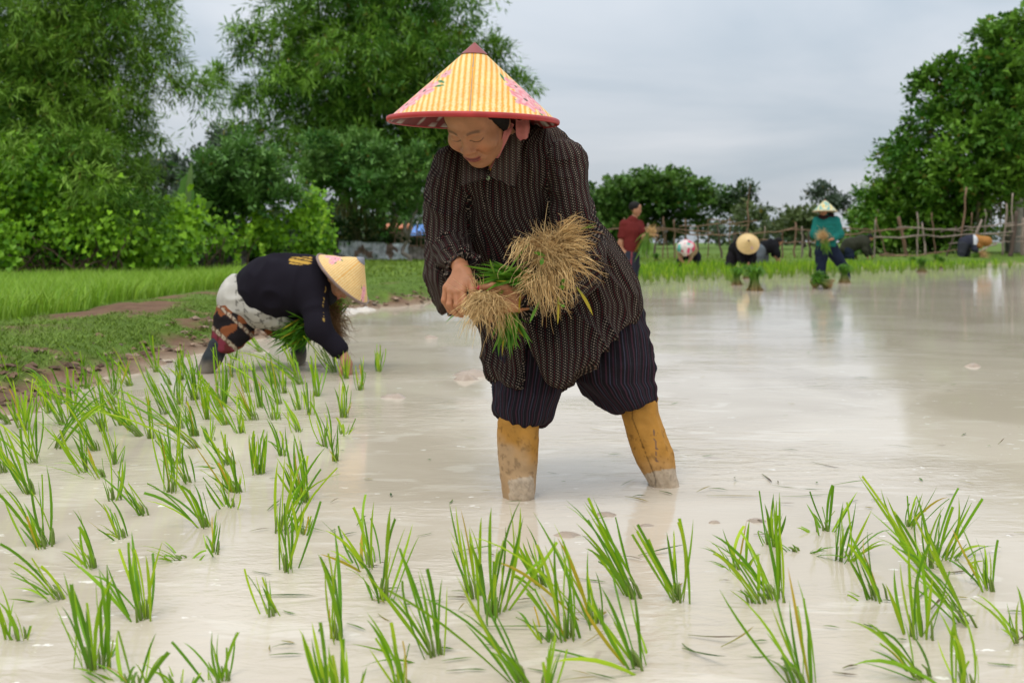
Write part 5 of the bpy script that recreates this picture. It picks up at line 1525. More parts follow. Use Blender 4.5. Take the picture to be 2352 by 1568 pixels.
# ---------------------------------------------------------------- seedlings held by the main planter
def strands(b, origins, dirs, L, rad, cols, droop=.5, curl=.35, n=9, r_=None, sides=3):
    """many thin roots as tapering tubes"""
    r_ = r_ or rng; N = len(origins); t = np.linspace(0, 1, n)
    L = L * r_.uniform(.45, 1.15, N)
    w1 = r_.normal(size=(N, 3)) * curl; w2 = r_.normal(size=(N, 3)) * curl
    ph = r_.uniform(0, 6.28, (N, 1)); fq = r_.uniform(3, 9, (N, 1))
    C_ = origins[:, None] + dirs[:, None] * (t[None, :, None] * L[:, None, None])
    C_ = C_ + w1[:, None] * (L[:, None, None] * t[None, :, None] ** 2 * .8) + w2[:, None] * (L[:, None] * .38 * np.sin(fq * t[None] + ph) * t[None])[..., None]
    C_[..., 2] -= droop * L[:, None] * t[None] ** 2
    T = np.gradient(C_, axis=1); T = unit(T)
    a = unit(np.cross(T, np.array([.3, -1, .2]))); c = np.cross(T, a)
    rr = rad * r_.uniform(.6, 1.3, (N, 1)) * (1 - .75 * t[None])
    th = np.arange(sides) / sides * 6.2832
    V = C_[:, :, None] + (np.cos(th)[None, None, :, None] * a[:, :, None] + np.sin(th)[None, None, :, None] * c[:, :, None]) * rr[:, :, None, None]
    base = (np.arange(N) * n * sides)[:, None, None] + (np.arange(n - 1) * sides)[None, :, None]; j = np.arange(sides)[None, None]; j2 = (j + 1) % sides
    F = np.stack([base + j, base + j2, base + sides + j2, base + sides + j], -1).reshape(-1, 4)
    m = r_.random((N, 1)); col = np.array(cols[0]) * (1 - m) + np.array(cols[1]) * m
    b.put(V.reshape(-1, 3), F, np.repeat(col, n * sides, 0))

def leaves_from(b, origins, tips, w, cols, bow=.1, seed=0, n=7):
    for i, (o, q) in enumerate(zip(origins, tips)):
        m = rng.random(); c = np.array(cols[0]) * (1 - m) + np.array(cols[1]) * m
        if rng.random() < .06: c = np.array([.42, .33, .03])
        V, F, col = blade_mesh(o, q, w * rng.uniform(.7, 1.2), c, bow=bow * rng.uniform(-.6, 1.2), seed=seed + i, n=n); b.put(V, F, col)

ROOTC = ((.42, .24, .085), (.92, .66, .32))
GRN = ((.06, .19, .012), (.16, .35, .025))
big = empty('seedling_bundle', W(1275, 610, 2.53))
b = MB()
r1 = np.random.default_rng(5)
# lumps of root along a rough ellipse; roots stream right and down
N = 1700
K = 46
u = unit(r1.normal(size=(K, 3))) * (r1.random(K) ** .4)[:, None]; u[:, 1] = -np.abs(u[:, 1])
kc = np.stack([W(1262 + 50 * a + 12 * c, 582 + 42 * c - 18 * a, 2.565 + .045 * bb) for a, bb, c in u])
kd = unit(unit(kc - W(1235, 606, 2.62)) * .8 + np.array([.45, -.28, .02]) + r1.normal(size=(K, 3)) * .45)      # each seedling's own tuft of roots
org = np.repeat(kc, N // K, 0); N = len(org); org = org + r1.normal(size=(N, 3)) * .006
dirs = unit(np.repeat(kd, N // K, 0) + r1.normal(size=(N, 3)) * .42)
strands(b, org, dirs, .044, .0014, ROOTC, droop=.30, curl=.65, r_=r1)
# long trailing tufts
for (x, y, x2, y2, k, ln) in [(1248, 645, 1262, 725, 60, .068), (1290, 620, 1312, 680, 50, .060), (1320, 560, 1350, 556, 50, .045), (1228, 650, 1238, 690, 50, .045), (1300, 530, 1330, 512, 60, .05), (1220, 640, 1205, 650, 50, .04), (1278, 640, 1298, 690, 45, .055), (1325, 600, 1365, 618, 40, .06), (1200, 560, 1190, 575, 40, .05)]:
    o_ = np.stack([W(x + r1.normal() * 12, y + r1.normal() * 12, 2.50 + r1.normal() * .012) for _ in range(k)])
    d_ = unit(W(x2, y2, 2.50) - W(x, y, 2.50)) + r1.normal(size=(k, 3)) * .16
    strands(b, o_, unit(d_), ln, .0013, ROOTC, droop=.25, curl=.3, r_=r1)
b.build('roots', M_ROOT, big)
# dense core against see-through, coloured dark as the shade between the roots
def core(p):
    return smin(el(p, W(1260, 590, 2.575), (.068, .04, .058)), el(p, W(1235, 650, 2.585), (.05, .035, .055)), .03) - .012 * (fbm(p * 45, 3, 2) - .5)
V, Q = sdf_mesh(core, W(1270, 590, 2.575) - .16, W(1270, 610, 2.575) + .16, .006)
add('root_core', np_mesh('root_core', V, Q, mat('root_gap_shade', rough=.9, bump=(120, .8, 4, .01)), col=np.array([.10, .055, .025]) * (.6 + .8 * fbm(V * 60, 4)[:, None])), big)
b = MB()
o_ = np.stack([W(1225 + r1.normal() * 16, 645 + r1.normal() * 14, 2.565 + r1.normal() * .015) for _ in range(190)])
q_ = np.stack([W(1135 + r1.normal() * 26, 640 + r1.normal() * 19, 2.530 + r1.normal() * .02) for _ in range(190)])
leaves_from(b, o_, q_, .0042, GRN, bow=.12, seed=900)
o2 = [W(1215, 600, 2.52), W(1330, 530, 2.50), W(1335, 525, 2.50), W(1325, 660, 2.49), W(1282, 680, 2.49), W(1215, 560, 2.52), W(1240, 690, 2.50), W(1140, 640, 2.52)]
q2 = [W(1150, 630, 2.5), W(1372, 512, 2.49), W(1368, 522, 2.49), W(1362, 725, 2.47), W(1281, 745, 2.47), W(1165, 625, 2.5), W(1216, 742, 2.48), W(1125, 595, 2.5)]
leaves_from(b, o2, q2, .0035, ((.13, .28, .03), (.22, .36, .04)), bow=.05, seed=1200)
for (x, y) in ((1288, 700), (1293, 692), (1280, 696), (1252, 588), (1246, 592), (1290, 652), (1284, 660)):
    leaves_from(b, [W(x, y, 2.487)], [W(x + r1.normal() * 10, y + r1.normal() * 8, 2.48)], .006, ((.10, .26, .02), (.15, .33, .03)), seed=int(x), n=5)
b.build('leaves', M_RICE, big)
tag(big, 'large bundle of seedlings with tan roots cradled in the crook of her arm', 'seedling bundle', 'seedlings held by the main planter')

small = empty('seedling_bundle', W(1130, 700, 2.50))
b = MB(); N = 430
u = unit(r1.normal(size=(N, 3))) * (r1.random(N) ** .5)[:, None]
org = np.stack([W(1115 + 32 * a, 682 + 17 * c, 2.508 + .018 * bb) for a, bb, c in u])
dirs = unit(unit(org - W(1120, 675, 2.54)) * .7 + np.array([-.1, -.35, -.5]) + r1.normal(size=(N, 3)) * .4)
strands(b, org, dirs, .055, .0012, ROOTC, droop=.5, curl=.5, r_=r1)
for (x, y, x2, y2, k, ln) in [(1095, 690, 1075, 745, 26, .075), (1150, 700, 1160, 765, 30, .07), (1085, 680, 1070, 700, 24, .04), (1150, 690, 1180, 700, 26, .05), (1095, 660, 1090, 640, 20, .03)]:
    o_ = np.stack([W(x + r1.normal() * 8, y + r1.normal() * 8, 2.495 + r1.normal() * .008) for _ in range(k)])
    strands(b, o_, unit(unit(W(x2, y2, 2.49) - W(x, y, 2.49)) + r1.normal(size=(k, 3)) * .16), ln, .0010, ROOTC, droop=.2, curl=.2, r_=r1)
b.build('roots', M_ROOT, small)
b = MB(); n_ = 85
o_ = np.stack([W(1165 + r1.normal() * 14, 705 + r1.normal() * 5, 2.575 + r1.normal() * .012) for _ in range(n_)])
q_ = np.stack([W(1176 + r1.normal() * 19, 778 + r1.normal() * 22, 2.56 + r1.normal() * .02) for _ in range(n_)])
leaves_from(b, o_, q_, .0038, GRN, bow=-.02, seed=1500)
leaves_from(b, [W(1070, 700, 2.55), W(1068, 702, 2.55), W(1072, 700, 2.55), W(1160, 740, 2.54), W(1150, 735, 2.54)], [W(1024, 740, 2.55), W(1040, 728, 2.55), W(1030, 716, 2.55), W(1130, 812, 2.54), W(1128, 780, 2.54)], .0035, ((.1, .24, .02), (.16, .32, .03)), seed=1700)
leaves_from(b, [W(1192, 720, 2.53)], [W(1196, 672, 2.53)], .0035, ((.5, .36, .02), (.5, .36, .02)), bow=.02, seed=1800)
b.build('leaves', M_RICE, small)
tag(small, 'small bunch of seedlings gripped in both hands of the main planter', 'seedling bundle', 'seedlings held by the main planter')

# ---------------------------------------------------------------- the other planters
def simple_hand(p, wrist, d, palm, s=1.0, curl=.5):
    """five fingers; d = pointing direction, palm = palm normal"""
    d = np.array(d, float); d /= np.linalg.norm(d); palm = np.array(palm, float); palm -= d * (palm @ d); palm /= np.linalg.norm(palm); sd_ = np.cross(d, palm)
    w = np.array(wrist, float); out = rc(p, w, w + d * .05 * s, .024 * s, .030 * s)
    for i, (o, L) in enumerate(((-.027, .062), (-.009, .072), (.009, .068), (.027, .055))):
        k = w + (d * .085 + sd_ * o) * s
        out = smin(out, rc(p, w + (d * .04 + sd_ * o * .6) * s, k, .016 * s, .012 * s), .01)
        m = k + (d * L * .55 + palm * L * curl * .3) * s; t = m + (d * L * .35 + palm * L * curl * .7) * s
        out = smin(out, chain(p, [(k, .0105 * s), (m, .0095 * s), (t, .007 * s)], .004), .005)
    k = w + (d * .02 - sd_ * .03) * s; m = k + (d * .045 - sd_ * .03 + palm * .02) * s; t = m + (d * .032 + palm * .015) * s
    return smin(out, chain(p, [(k, .015 * s), (m, .012 * s), (t, .009 * s)], .005), .008)

class Fig:
    def __init__(s, name, label, Y, foot):
        s.Y = Y; s.o = empty(name, (foot[0], foot[1], 0)); tag(s.o, label, 'person', 'planters at work' )
        if 'group' in s.o: del s.o['group']
    def pt(s, x, y, dy=0): return W(x, y, s.Y + dy)
    def sdf(s, chains, k=.03, extra=None):
        C_ = [[(s.pt(*c[:3]) if len(c) == 4 else s.pt(c[0], c[1]), c[-1]) for c in ch] for ch in chains]
        def f(p):
            d = None
            for ch in C_:
                e = chain(p, ch, k); d = e if d is None else smin(d, e, k)
            if extra is not None:
                e = extra(p); d = e if d is None else smin(d, e, .012)
            return d
        allp = np.array([c[0] for ch in C_ for c in ch]); R = max(c[1] for ch in C_ for c in ch) + .06
        return f, allp.min(0) - R, allp.max(0) + R
    def part(s, name, chains, col, h, m=None, k=.03, fold=.0, fs=9, cut=None, paint=None, extra=None, pad=0, flat=None):
        f, lo, hi = s.sdf(chains, k, extra)
        g = f if cut is None else (lambda p: smax(f(p), cut(p), .006))
        V, Q = sdf_mesh(g, lo - pad, hi + pad, h)
        if fold:
            V = V + vnormals(V, Q) * (fold * (ridged(vnoise(V * np.array([fs, fs, fs * .6]) + 3, 7)) - .45) + fold * .6 * (ridged(vnoise(V * fs * 2.1, 9)) - .45))[:, None]
        c = np.tile(np.array(col, float), (len(V), 1)) * (.85 + .3 * fbm(V * 6, 3, 3)[:, None])
        if paint is not None: c = paint(V, c)
        return add(name, np_mesh(name, V, Q, m or M_CLOTH, col=c), s.o)

def head_at(fig, ex, ey, edy, yaw, pitch, roll, s=.98):
    """head prims and painter from the point between the eyes"""
    M = frame(yaw, pitch, roll); Ep = fig.pt(ex, ey, edy); O = Ep - M @ np.array([0, 0, .078]) * s
    return M, O, s
def body_part(fig, chains, head, hands, h, skin=(.34, .165, .09), k=.03):
    M, O, s = head
    def extra(p):
        d = near(p, O, .2, lambda q: head_sdf((q - O) @ M / s) * s)
        for hd in hands: d = smin(d, near(p, hd[0], .22, lambda q, hd=hd: simple_hand(q, *hd)), .015)
        return d
    f, lo, hi = fig.sdf(chains, k, extra)
    pts = [O] + [np.array(hd[0]) for hd in hands]
    lo = np.minimum(lo, np.min(pts, 0) - .22); hi = np.maximum(hi, np.max(pts, 0) + .22)
    V, Q = sdf_mesh(f, lo, hi, h)
    C_ = np.tile(np.array(skin), (len(V), 1)); m = np.linalg.norm(V - O, axis=1) < .17
    C_[m] = skin_paint(((V[m] - O) @ M) / s, skin)
    return add('body', np_mesh('planter_body', V, Q, M_SKIN, col=C_), fig.o)
def hair_part(fig, head, h, long=0.0, name='hair', m=None, cover=.0, matl=None, low=-.05):
    M, O, s = head
    def f(p):
        q = (p - O) @ M / s
        d = el(q, (0, .032, -.024), (.084, .086, .099))
        d = smin(d, el(q, (0, -.02, -.05), (.07, .065, .06)), .03)
        line = q[..., 2] - .062 - cover + np.clip(.07 - q[..., 1], 0, 1) * .62
        d = smax(d, line, .01); d = smax(d, low - long - q[..., 1], .01)
        return d * s
    V, Q = sdf_mesh(f, O - .2, O + .2, h)
    return add(name, np_mesh(name, V, Q, matl or M_HAIR), fig.o)

# ---- the bent planter on the left
f2 = Fig('person', 'planter bent double in black shirt and patterned sarong pushing in a seedling', 5.40, (-1.3, 5.4))
hd2 = head_at(f2, 797, 668, -.04, -70, 58, 0)
hand2 = (f2.pt(789, 815, -.18), (.35, 0, -.94), (-.9, .1, -.3), 1.05, .35)
hand2b = (f2.pt(745, 745, .1), (.7, -.2, -.5), (.3, -.6, -.5), 1.0, .8)
body_part(f2, [[(768, 652, -.02, .055), (715, 655, 0, .07), (640, 665, 0, .11), (565, 685, .03, .10)], [(720, 665, -.10, .045), (734, 755, -.16, .035), (787, 815, -.17, .024)], [(725, 680, .15, .05), (735, 730, .18, .04), (747, 747, .1, .026)],
               [(545, 695, .0, .065), (540, 760, -.04, .045), (515, 790, -.08, .034), (478, 850, -.12, .024), (466, 880, -.12, .022)], [(580, 705, .15, .065), (650, 748, .2, .04), (682, 778, .22, .028), (688, 862, .22, .024)]], hd2, [hand2, hand2b], .009)
def paint_shirt2(V, c):
    X, Yd = proj(V)
    c = c * 1.0
    m = (X > 664) & (X < 716) & (Yd > 590) & (Yd < 609 - np.abs(X - 690) * .12) & ((np.abs(Yd - 601 - .20 * (X - 690)) % 6) < 3.7) & (vnoise(V * 40, 2) > .22) & (V[:, 2] > .5)
    c[m] = (.46, .27, .05)
    bd = (np.abs(X - np.interp(Yd, [650, 700, 745, 800], [750, 742, 744, 752])) < 1.0) & (Yd > 660) & (Yd < 770) & ((Yd / 3.4) % 1 < .6)
    c[bd] = (.42, .27, .07)
    return c
f2.part('shirt', [[(574, 657, .02, .085), (600, 660, 0, .132), (640, 661, 0, .160), (700, 660, 0, .154), (730, 648, 0, .11), (748, 645, 0, .065)], [(718, 668, -.09, .076), (733, 752, -.16, .052), (778, 803, -.17, .034)], [(725, 685, .14, .07), (735, 732, .18, .05), (745, 745, .12, .04)]],
        (.012, .010, .015), .0072, k=.05, fold=.026, fs=6, paint=paint_shirt2)
def paint_sash(V, c):
    n = fbm(V * 26, 12, 3); c = c * (.8 + .4 * n[:, None])
    X, Yd = proj(V)
    line = (np.abs(np.sin(V[:, 0] * 55 + 4 * vnoise(V * 12, 3)) * np.sin(V[:, 2] * 60 + 5 * vnoise(V * 14, 5))) < .12) & (X > 540)
    c[line] = (.15, .14, .12)
    return c
f2.part('waistcloth', [[(550, 660, .02, .072), (538, 684, 0, .072), (553, 698, -.01, .094), (595, 708, -.02, .092), (640, 721, -.01, .068), (680, 730, .02, .040)]], (.46, .43, .38), .0078, k=.05, fold=.016, fs=8, paint=paint_sash)
def paint_sarong(V, c):
    X, Yd = proj(V)
    v = (Yd - 700) - (X - 540) * .9                  # bands run across the leg
    n = vnoise(V * 17, 4)
    c = np.where((n > .50)[:, None], np.array([.20, .065, .025]), np.array([.014, .011, .012])) * np.ones((len(V), 1))
    for lo, hi, base, pat in ((30, 42, (.10, .05, .035), (.36, .29, .21)), (93, 106, (.12, .07, .045), (.38, .31, .22))):
        m = (v > lo) & (v < hi); c[m] = base
        chainp = m & (np.abs(np.hypot((X / 13 % 1) - .5, (v - (lo + hi) / 2) / 13) - .27) < .13); c[chainp] = pat
    m = v > 106; c[m] = np.where((vnoise(V[m] * 22, 6) > .55)[:, None], np.array([.17, .03, .045]), np.array([.10, .022, .02]))
    return c
def cut2(p):
    X, Yd = proj(p); return (Yd - np.interp(X, [465, 480, 498, 525, 546, 567, 600], [776, 791, 806, 808, 801, 783, 760])) * p[..., 1] / FPX
f2.part('sarong', [[(540, 700, -.01, .085), (538, 738, -.03, .094), (534, 772, -.05, .090), (522, 830, -.06, .085)], [(590, 715, .1, .075), (632, 746, .18, .052), (668, 766, .22, .044)]], (.1, .03, .03), .0075, k=.04, fold=.014, fs=9, cut=lambda p: np.where(p[..., 1] < 5.46, cut2(p), -1.), paint=paint_sarong)
BOOTC = (.022, .026, .030)
def paint_boot(V, c):
    m = sstep(.09, .0, V[:, 2] + (fbm(V * 20, 3) - .5) * .1)[:, None]; return c * (1 - m * .6) + np.array([.30, .25, .19]) * m * .6
for ch in ([[(503, 793, -.09, .050), (487, 825, -.11, .042), (472, 853, -.12, .034), (462, 880, -.12, .032)]], [[(684, 772, .22, .035), (687, 810, .22, .032), (688, 860, .22, .031)]]):
    f2.part('boot', ch, BOOTC, .0075, k=.03, fold=.008, fs=14, m=M_BOOT, paint=paint_boot)
hair_part(f2, hd2, .008, long=.02)
f2.part('scarf', [[(746, 640, -.0, .065), (750, 668, -.03, .055), (756, 686, -.05, .035)]], (.02, .02, .024), .009, fold=.01)
# her hat
hb, ha = f2.pt(787, 641, -.04), f2.pt(836, 592, -.055)
hR = .184
sA2 = hR / math.hypot(hR, np.linalg.norm(ha - hb))
it2 = [('f', -62, .62, .040, 1), ('f', -75, .75, .030, 4), ('f', -44, .72, .022, 7), ('l', -50, .5, .014, .4), ('l', -40, .66, .012, 1.4), ('f', 76, .72, .034, 3), ('f', 70, .88, .026, 8), ('l', 62, .66, .014, .6), ('l', 66, .96, .014, .5), ('f', 170, .7, .04, 5)]
cone_hat('conical_hat', ha, hb, hR, 300, 60, hat_paint_factory(sA2, .0128, it2, cream=np.array([.72, .53, .25]), orange=np.array([.66, .36, .10]), seam=False, zig=0.0), (.22, .15, .13), (.20, .20, .22), .16, (.20, .12, .08),
         'yellow pinstriped conical hat with grey tip tilted on the bent planter', rimr=.005)
# bunch under her arm
bb2 = empty('seedling_bundle', f2.pt(720, 760, .05)); b = MB()
n_ = 380
o_ = np.stack([f2.pt(728 + r1.normal() * 12, 745 + r1.normal() * 14, .06 + r1.normal() * .05) for _ in range(n_)])
q_ = np.stack([f2.pt(662 + r1.normal() * 22, 768 + r1.normal() * 20, -.04 + r1.normal() * .08) for _ in range(n_)])
leaves_from(b, o_, q_, .0066, ((.05, .18, .012), (.15, .34, .025)), bow=.25, seed=2500, n=6)
o_ = np.stack([f2.pt(760 + r1.normal() * 8, 720 + r1.normal() * 10, .12 + r1.normal() * .03) for _ in range(70)])
q_ = np.stack([f2.pt(778 + r1.normal() * 10, 690 + r1.normal() * 10, .12 + r1.normal() * .05) for _ in range(70)])
leaves_from(b, o_, q_, .0045, GRN, bow=.1, seed=2900, n=5)
b.build('leaves', M_RICE, bb2)
b = MB(); N = 520
o_ = np.stack([f2.pt(760 + r1.normal() * 11, 735 + r1.normal() * 26, .05 + r1.normal() * .04) for _ in range(N)])
strands(b, o_, unit(np.array([.6, -.2, -.3]) + r1.normal(size=(N, 3)) * .4), .085, .0019, ((.16, .085, .04), (.36, .21, .10)), droop=.5, curl=.4, r_=r1, n=7)
b.build('roots', M_ROOT, bb2)
tag(bb2, 'dark green bunch of seedlings tucked under the bent planter', 'seedling bundle')

# ---- far planters
def far_bunch(label, x, y, Y, dgreen, droot, ng=90, nr=120, L=.26, Lr=.12, w=.006):
    t = empty('seedling_bundle', W(x, y, Y)); b = MB(); c = W(x, y, Y)
    dg = unit(np.array(dgreen, float)); dr = unit(np.array(droot, float))
    o_ = c + r1.normal(size=(ng, 3)) * .025; q_ = o_ + (dg + r1.normal(size=(ng, 3)) * .22) * L * r1.uniform(.7, 1.1, (ng, 1))
    leaves_from(b, o_, q_, w, ((.07, .19, .015), (.16, .32, .03)), bow=.1, seed=int(x * 3), n=5); b.build('leaves', M_RICE, t)
    b = MB(); o_ = c + dr * .05 + r1.normal(size=(nr, 3)) * .035
    strands(b, o_, unit(dr + r1.normal(size=(nr, 3)) * .6), Lr, .004, ROOTC, droop=.3, curl=.4, r_=r1, n=5); b.build('roots', M_ROOT, t)
    tag(t, label, 'seedling bundle')

# man in the red shirt
f = Fig('person', 'bareheaded man in dark red shirt standing and looking away', 16.0, (1.9, 16))
hd = head_at(f, 1471, 482, -.03, -72, 12, 0)
body_part(f, [[(1456, 500, 0, .055), (1452, 520, 0, .09), (1447, 575, 0, .11)], [(1434, 518, -.02, .05), (1425, 558, -.05, .042), (1434, 604, -.08, .03)], [(1470, 518, .05, .045), (1478, 548, -.05, .04), (1492, 540, -.1, .028)], [(1441, 580, -.05, .08), (1446, 640, -.05, .06), (1449, 690, -.05, .045)], [(1455, 580, .08, .08), (1452, 640, .1, .06), (1452, 690, .1, .045)]],
          hd, [(f.pt(1434, 606, -.08), (.15, -.1, -1), (.9, 0, .1), 1.05, .6), (f.pt(1490, 541, -.1), (.8, -.3, .2), (0, .5, -.8), 1.0, .8)], .021)
f.part('shirt', [[(1453, 508, 0, .085), (1451, 530, 0, .145), (1449, 560, 0, .135), (1448, 577, 0, .135)], [(1434, 516, -.02, .075), (1428, 543, -.04, .062)], [(1468, 516, .05, .07), (1474, 536, 0, .06)]], (.115, .018, .016), .012, k=.04, fold=.016, fs=7, cut=lambda p: (CAM_H - (578 - HZ) / FPX * 16.0) - p[..., 2])
f.part('trousers', [[(1448, 572, 0, .13), (1443, 600, -.05, .105), (1447, 640, -.06, .08), (1449, 662, -.05, .07)], [(1452, 575, .06, .12), (1454, 610, .1, .10), (1452, 662, .1, .07)]], (.028, .03, .042), .013, fold=.014, fs=8, paint=lambda V, c: np.where((np.abs(proj(V)[0] - np.interp(proj(V)[1], [575, 660], [1452, 1444])) < 1.6)[:, None], np.array([.22, .05, .06]), c))
hair_part(f, hd, .012, low=-.035, cover=.03)
far_bunch('pale seedling bundle with tan roots held by the red shirted man', 1488, 538, 15.85, (-.25, -.1, -1), (.6, -.2, .6), L=.34)

# turquoise planter
f = Fig('person', 'upright planter in turquoise shirt and navy trousers with bundle', 20.0, (6.3, 20))
hd = head_at(f, 1893, 491, -.12, 5, 40, 0)
body_part(f, [[(1895, 494, -.02, .055), (1898, 515, 0, .1), (1898, 560, 0, .12)], [(1876, 508, -.02, .05), (1870, 538, -.08, .042), (1888, 548, -.22, .028)], [(1920, 508, -.02, .05), (1928, 538, -.08, .042), (1914, 549, -.22, .028)], [(1886, 568, 0, .09), (1885, 605, 0, .06), (1886, 660, 0, .045)], [(1910, 568, 0, .09), (1930, 602, 0, .06), (1944, 655, 0, .045)]],
          hd, [(f.pt(1888, 548, -.22), (.8, -.4, -.2), (.2, .3, -.9), 1.0, .9), (f.pt(1914, 549, -.22), (-.8, -.4, -.1), (-.2, .3, -.9), 1.0, .9)], .02)
f.part('shirt', [[(1896, 500, 0, .11), (1897, 515, 0, .185), (1898, 540, 0, .18), (1898, 562, 0, .185)], [(1877, 508, -.02, .095), (1871, 538, -.08, .075), (1884, 546, -.18, .055)], [(1919, 508, -.02, .095), (1928, 538, -.08, .075), (1917, 547, -.18, .055)]], (.012, .125, .105), .013, k=.05, fold=.022, fs=6, cut=lambda p: (CAM_H - (566 - HZ) / FPX * 20) - p[..., 2])
f.part('trousers', [[(1897, 558, 0, .16), (1887, 580, 0, .125), (1886, 612, 0, .095), (1886, 645, 0, .08)], [(1905, 565, 0, .14), (1922, 590, 0, .115), (1938, 615, 0, .09), (1944, 645, 0, .075)]], (.013, .018, .036), .014, fold=.02, fs=7)
f.part('scarf', [[(1885, 499, -.06, .055), (1896, 503, -.10, .06), (1908, 496, -.04, .07)]], (.03, .016, .016), .013)
def dotpaint(T, Fr, sl):
    n = vnoise(np.stack([T * 5, Fr * 6, T * 0], -1), 3); c = np.tile(np.array([.62, .55, .30]), (len(T), 1)); c[n > .58] = (.16, .36, .33); c[n < .25] = (.60, .42, .12); return c
cone_hat('conical_hat', f.pt(1895, 459, -.04), f.pt(1895, 486, -.05), .236, 80, 16, dotpaint, (.42, .34, .2), (.3, .06, .05), .1, (.3, .2, .12), 'cream conical hat with green pattern worn by the turquoise planter', rimr=.008, curve=.06)
far_bunch('tan rooted bundle held at the waist by the turquoise planter', 1893, 548, 19.72, (.25, 0, -1), (-.4, -.3, .7), nr=300, L=.26, Lr=.14)

# planter with flowered headcloth
f = Fig('person', 'bending planter whose white headcloth has pink and green flowers', 25.5, (4.5, 25.5))
hd = head_at(f, 1573, 579, -.18, 8, 78, 0)
body_part(f, [[(1576, 573, -.05, .06), (1584, 573, .2, .12), (1588, 578, .45, .13)], [(1562, 578, .05, .05), (1563, 595, -.05, .042), (1571, 604, -.12, .03)], [(1586, 580, .05, .05), (1586, 596, -.05, .042), (1579, 605, -.12, .03)], [(1572, 583, .45, .09), (1563, 598, .35, .06), (1563, 616, .3, .05)], [(1596, 583, .5, .09), (1604, 598, .4, .06), (1606, 616, .35, .05)]],
          hd, [(f.pt(1571, 604, -.12), (.2, -.2, -1), (1, 0, 0), 1, .5), (f.pt(1579, 605, -.12), (-.2, -.2, -1), (-1, 0, 0), 1, .5)], .021)
f.part('shirt', [[(1578, 573, .0, .12), (1584, 571, .2, .17), (1588, 575, .42, .17)], [(1562, 576, .05, .08), (1563, 588, .0, .06)], [(1587, 577, .05, .08), (1587, 590, .0, .06)]], (.33, .24, .13), .016, k=.05, fold=.02, fs=6)
f.part('trousers', [[(1584, 579, .45, .17), (1572, 588, .42, .12), (1563, 600, .35, .085), (1563, 612, .3, .07)], [(1592, 580, .48, .14), (1600, 590, .45, .11), (1605, 612, .35, .07)]], (.012, .012, .018), .016, fold=.02, fs=6)
def flowerpaint(V, c):
    n = vnoise(V * 13, 3); n2 = vnoise(V * 12 + 9, 5); c = np.tile(np.array([.66, .58, .54]), (len(V), 1)); c[n > .60] = (.62, .07, .15); c[(n2 > .66) & (n <= .60)] = (.14, .42, .36); return c
M_, O_, s_ = hd
f.part('headcloth', [[(1567, 569, -.15, .14), (1583, 568, -.12, .14)], [(1575, 577, -.15, .12), (1576, 564, -.05, .14)]], (.7, .6, .6), .014, fold=.025, fs=6, paint=flowerpaint)

# planter with the cream hat seen from above
f = Fig('person', 'black clad planter bending beneath a plain cream conical hat', 22.0, (5.2, 22))
hd = head_at(f, 1716, 574, -.22, -10, 80, 0)
body_part(f, [[(1715, 568, -.05, .06), (1704, 570, .2, .12), (1692, 580, .45, .13)], [(1700, 575, .0, .05), (1703, 597, -.1, .042), (1706, 612, -.15, .03)], [(1725, 576, 0, .05), (1728, 595, -.1, .042), (1720, 604, -.18, .03)], [(1684, 585, .4, .09), (1678, 605, .3, .065), (1676, 640, .3, .05)], [(1715, 588, .45, .09), (1728, 606, .4, .065), (1731, 635, .4, .05)]],
          hd, [(f.pt(1706, 613, -.15), (.05, -.1, -1), (1, 0, 0), 1.05, .4), (f.pt(1720, 604, -.18), (-.4, -.3, -.8), (-1, 0, -.2), 1, .8)], .021)
f.part('shirt', [[(1714, 568, -.02, .12), (1704, 566, .2, .19), (1692, 574, .45, .18)], [(1699, 574, 0, .095), (1702, 594, -.08, .07), (1705, 609, -.14, .05)], [(1726, 576, 0, .095), (1729, 594, -.08, .07), (1722, 602, -.16, .05)]], (.012, .011, .013), .015, k=.05, fold=.022, fs=6)
f.part('trousers', [[(1692, 578, .45, .18), (1682, 592, .38, .12), (1677, 610, .32, .10), (1676, 630, .3, .085)], [(1706, 584, .45, .15), (1722, 600, .42, .11), (1731, 625, .4, .085)]], (.014, .012, .014), .015, fold=.022, fs=6)
hair_part(f, hd, .015)
def plainpaint(T, Fr, sl):
    c = np.tile(np.array([.62, .44, .20]), (len(T), 1)) * (.9 + .2 * vnoise(np.stack([T * 9, Fr * 12, T * 0], -1), 3)[:, None]); m = np.hypot((T - .2) * Fr, (Fr - .62)) < .12; c[m] = (.55, .33, .34); return c
cone_hat('conical_hat', f.pt(1720, 552, -.42), f.pt(1718, 560, -.24), .242, 80, 16, plainpaint, (.5, .36, .18), (.16, .09, .05), .09, (.3, .2, .12), 'plain cream conical hat facing the camera on the black clad planter', rimr=.008)

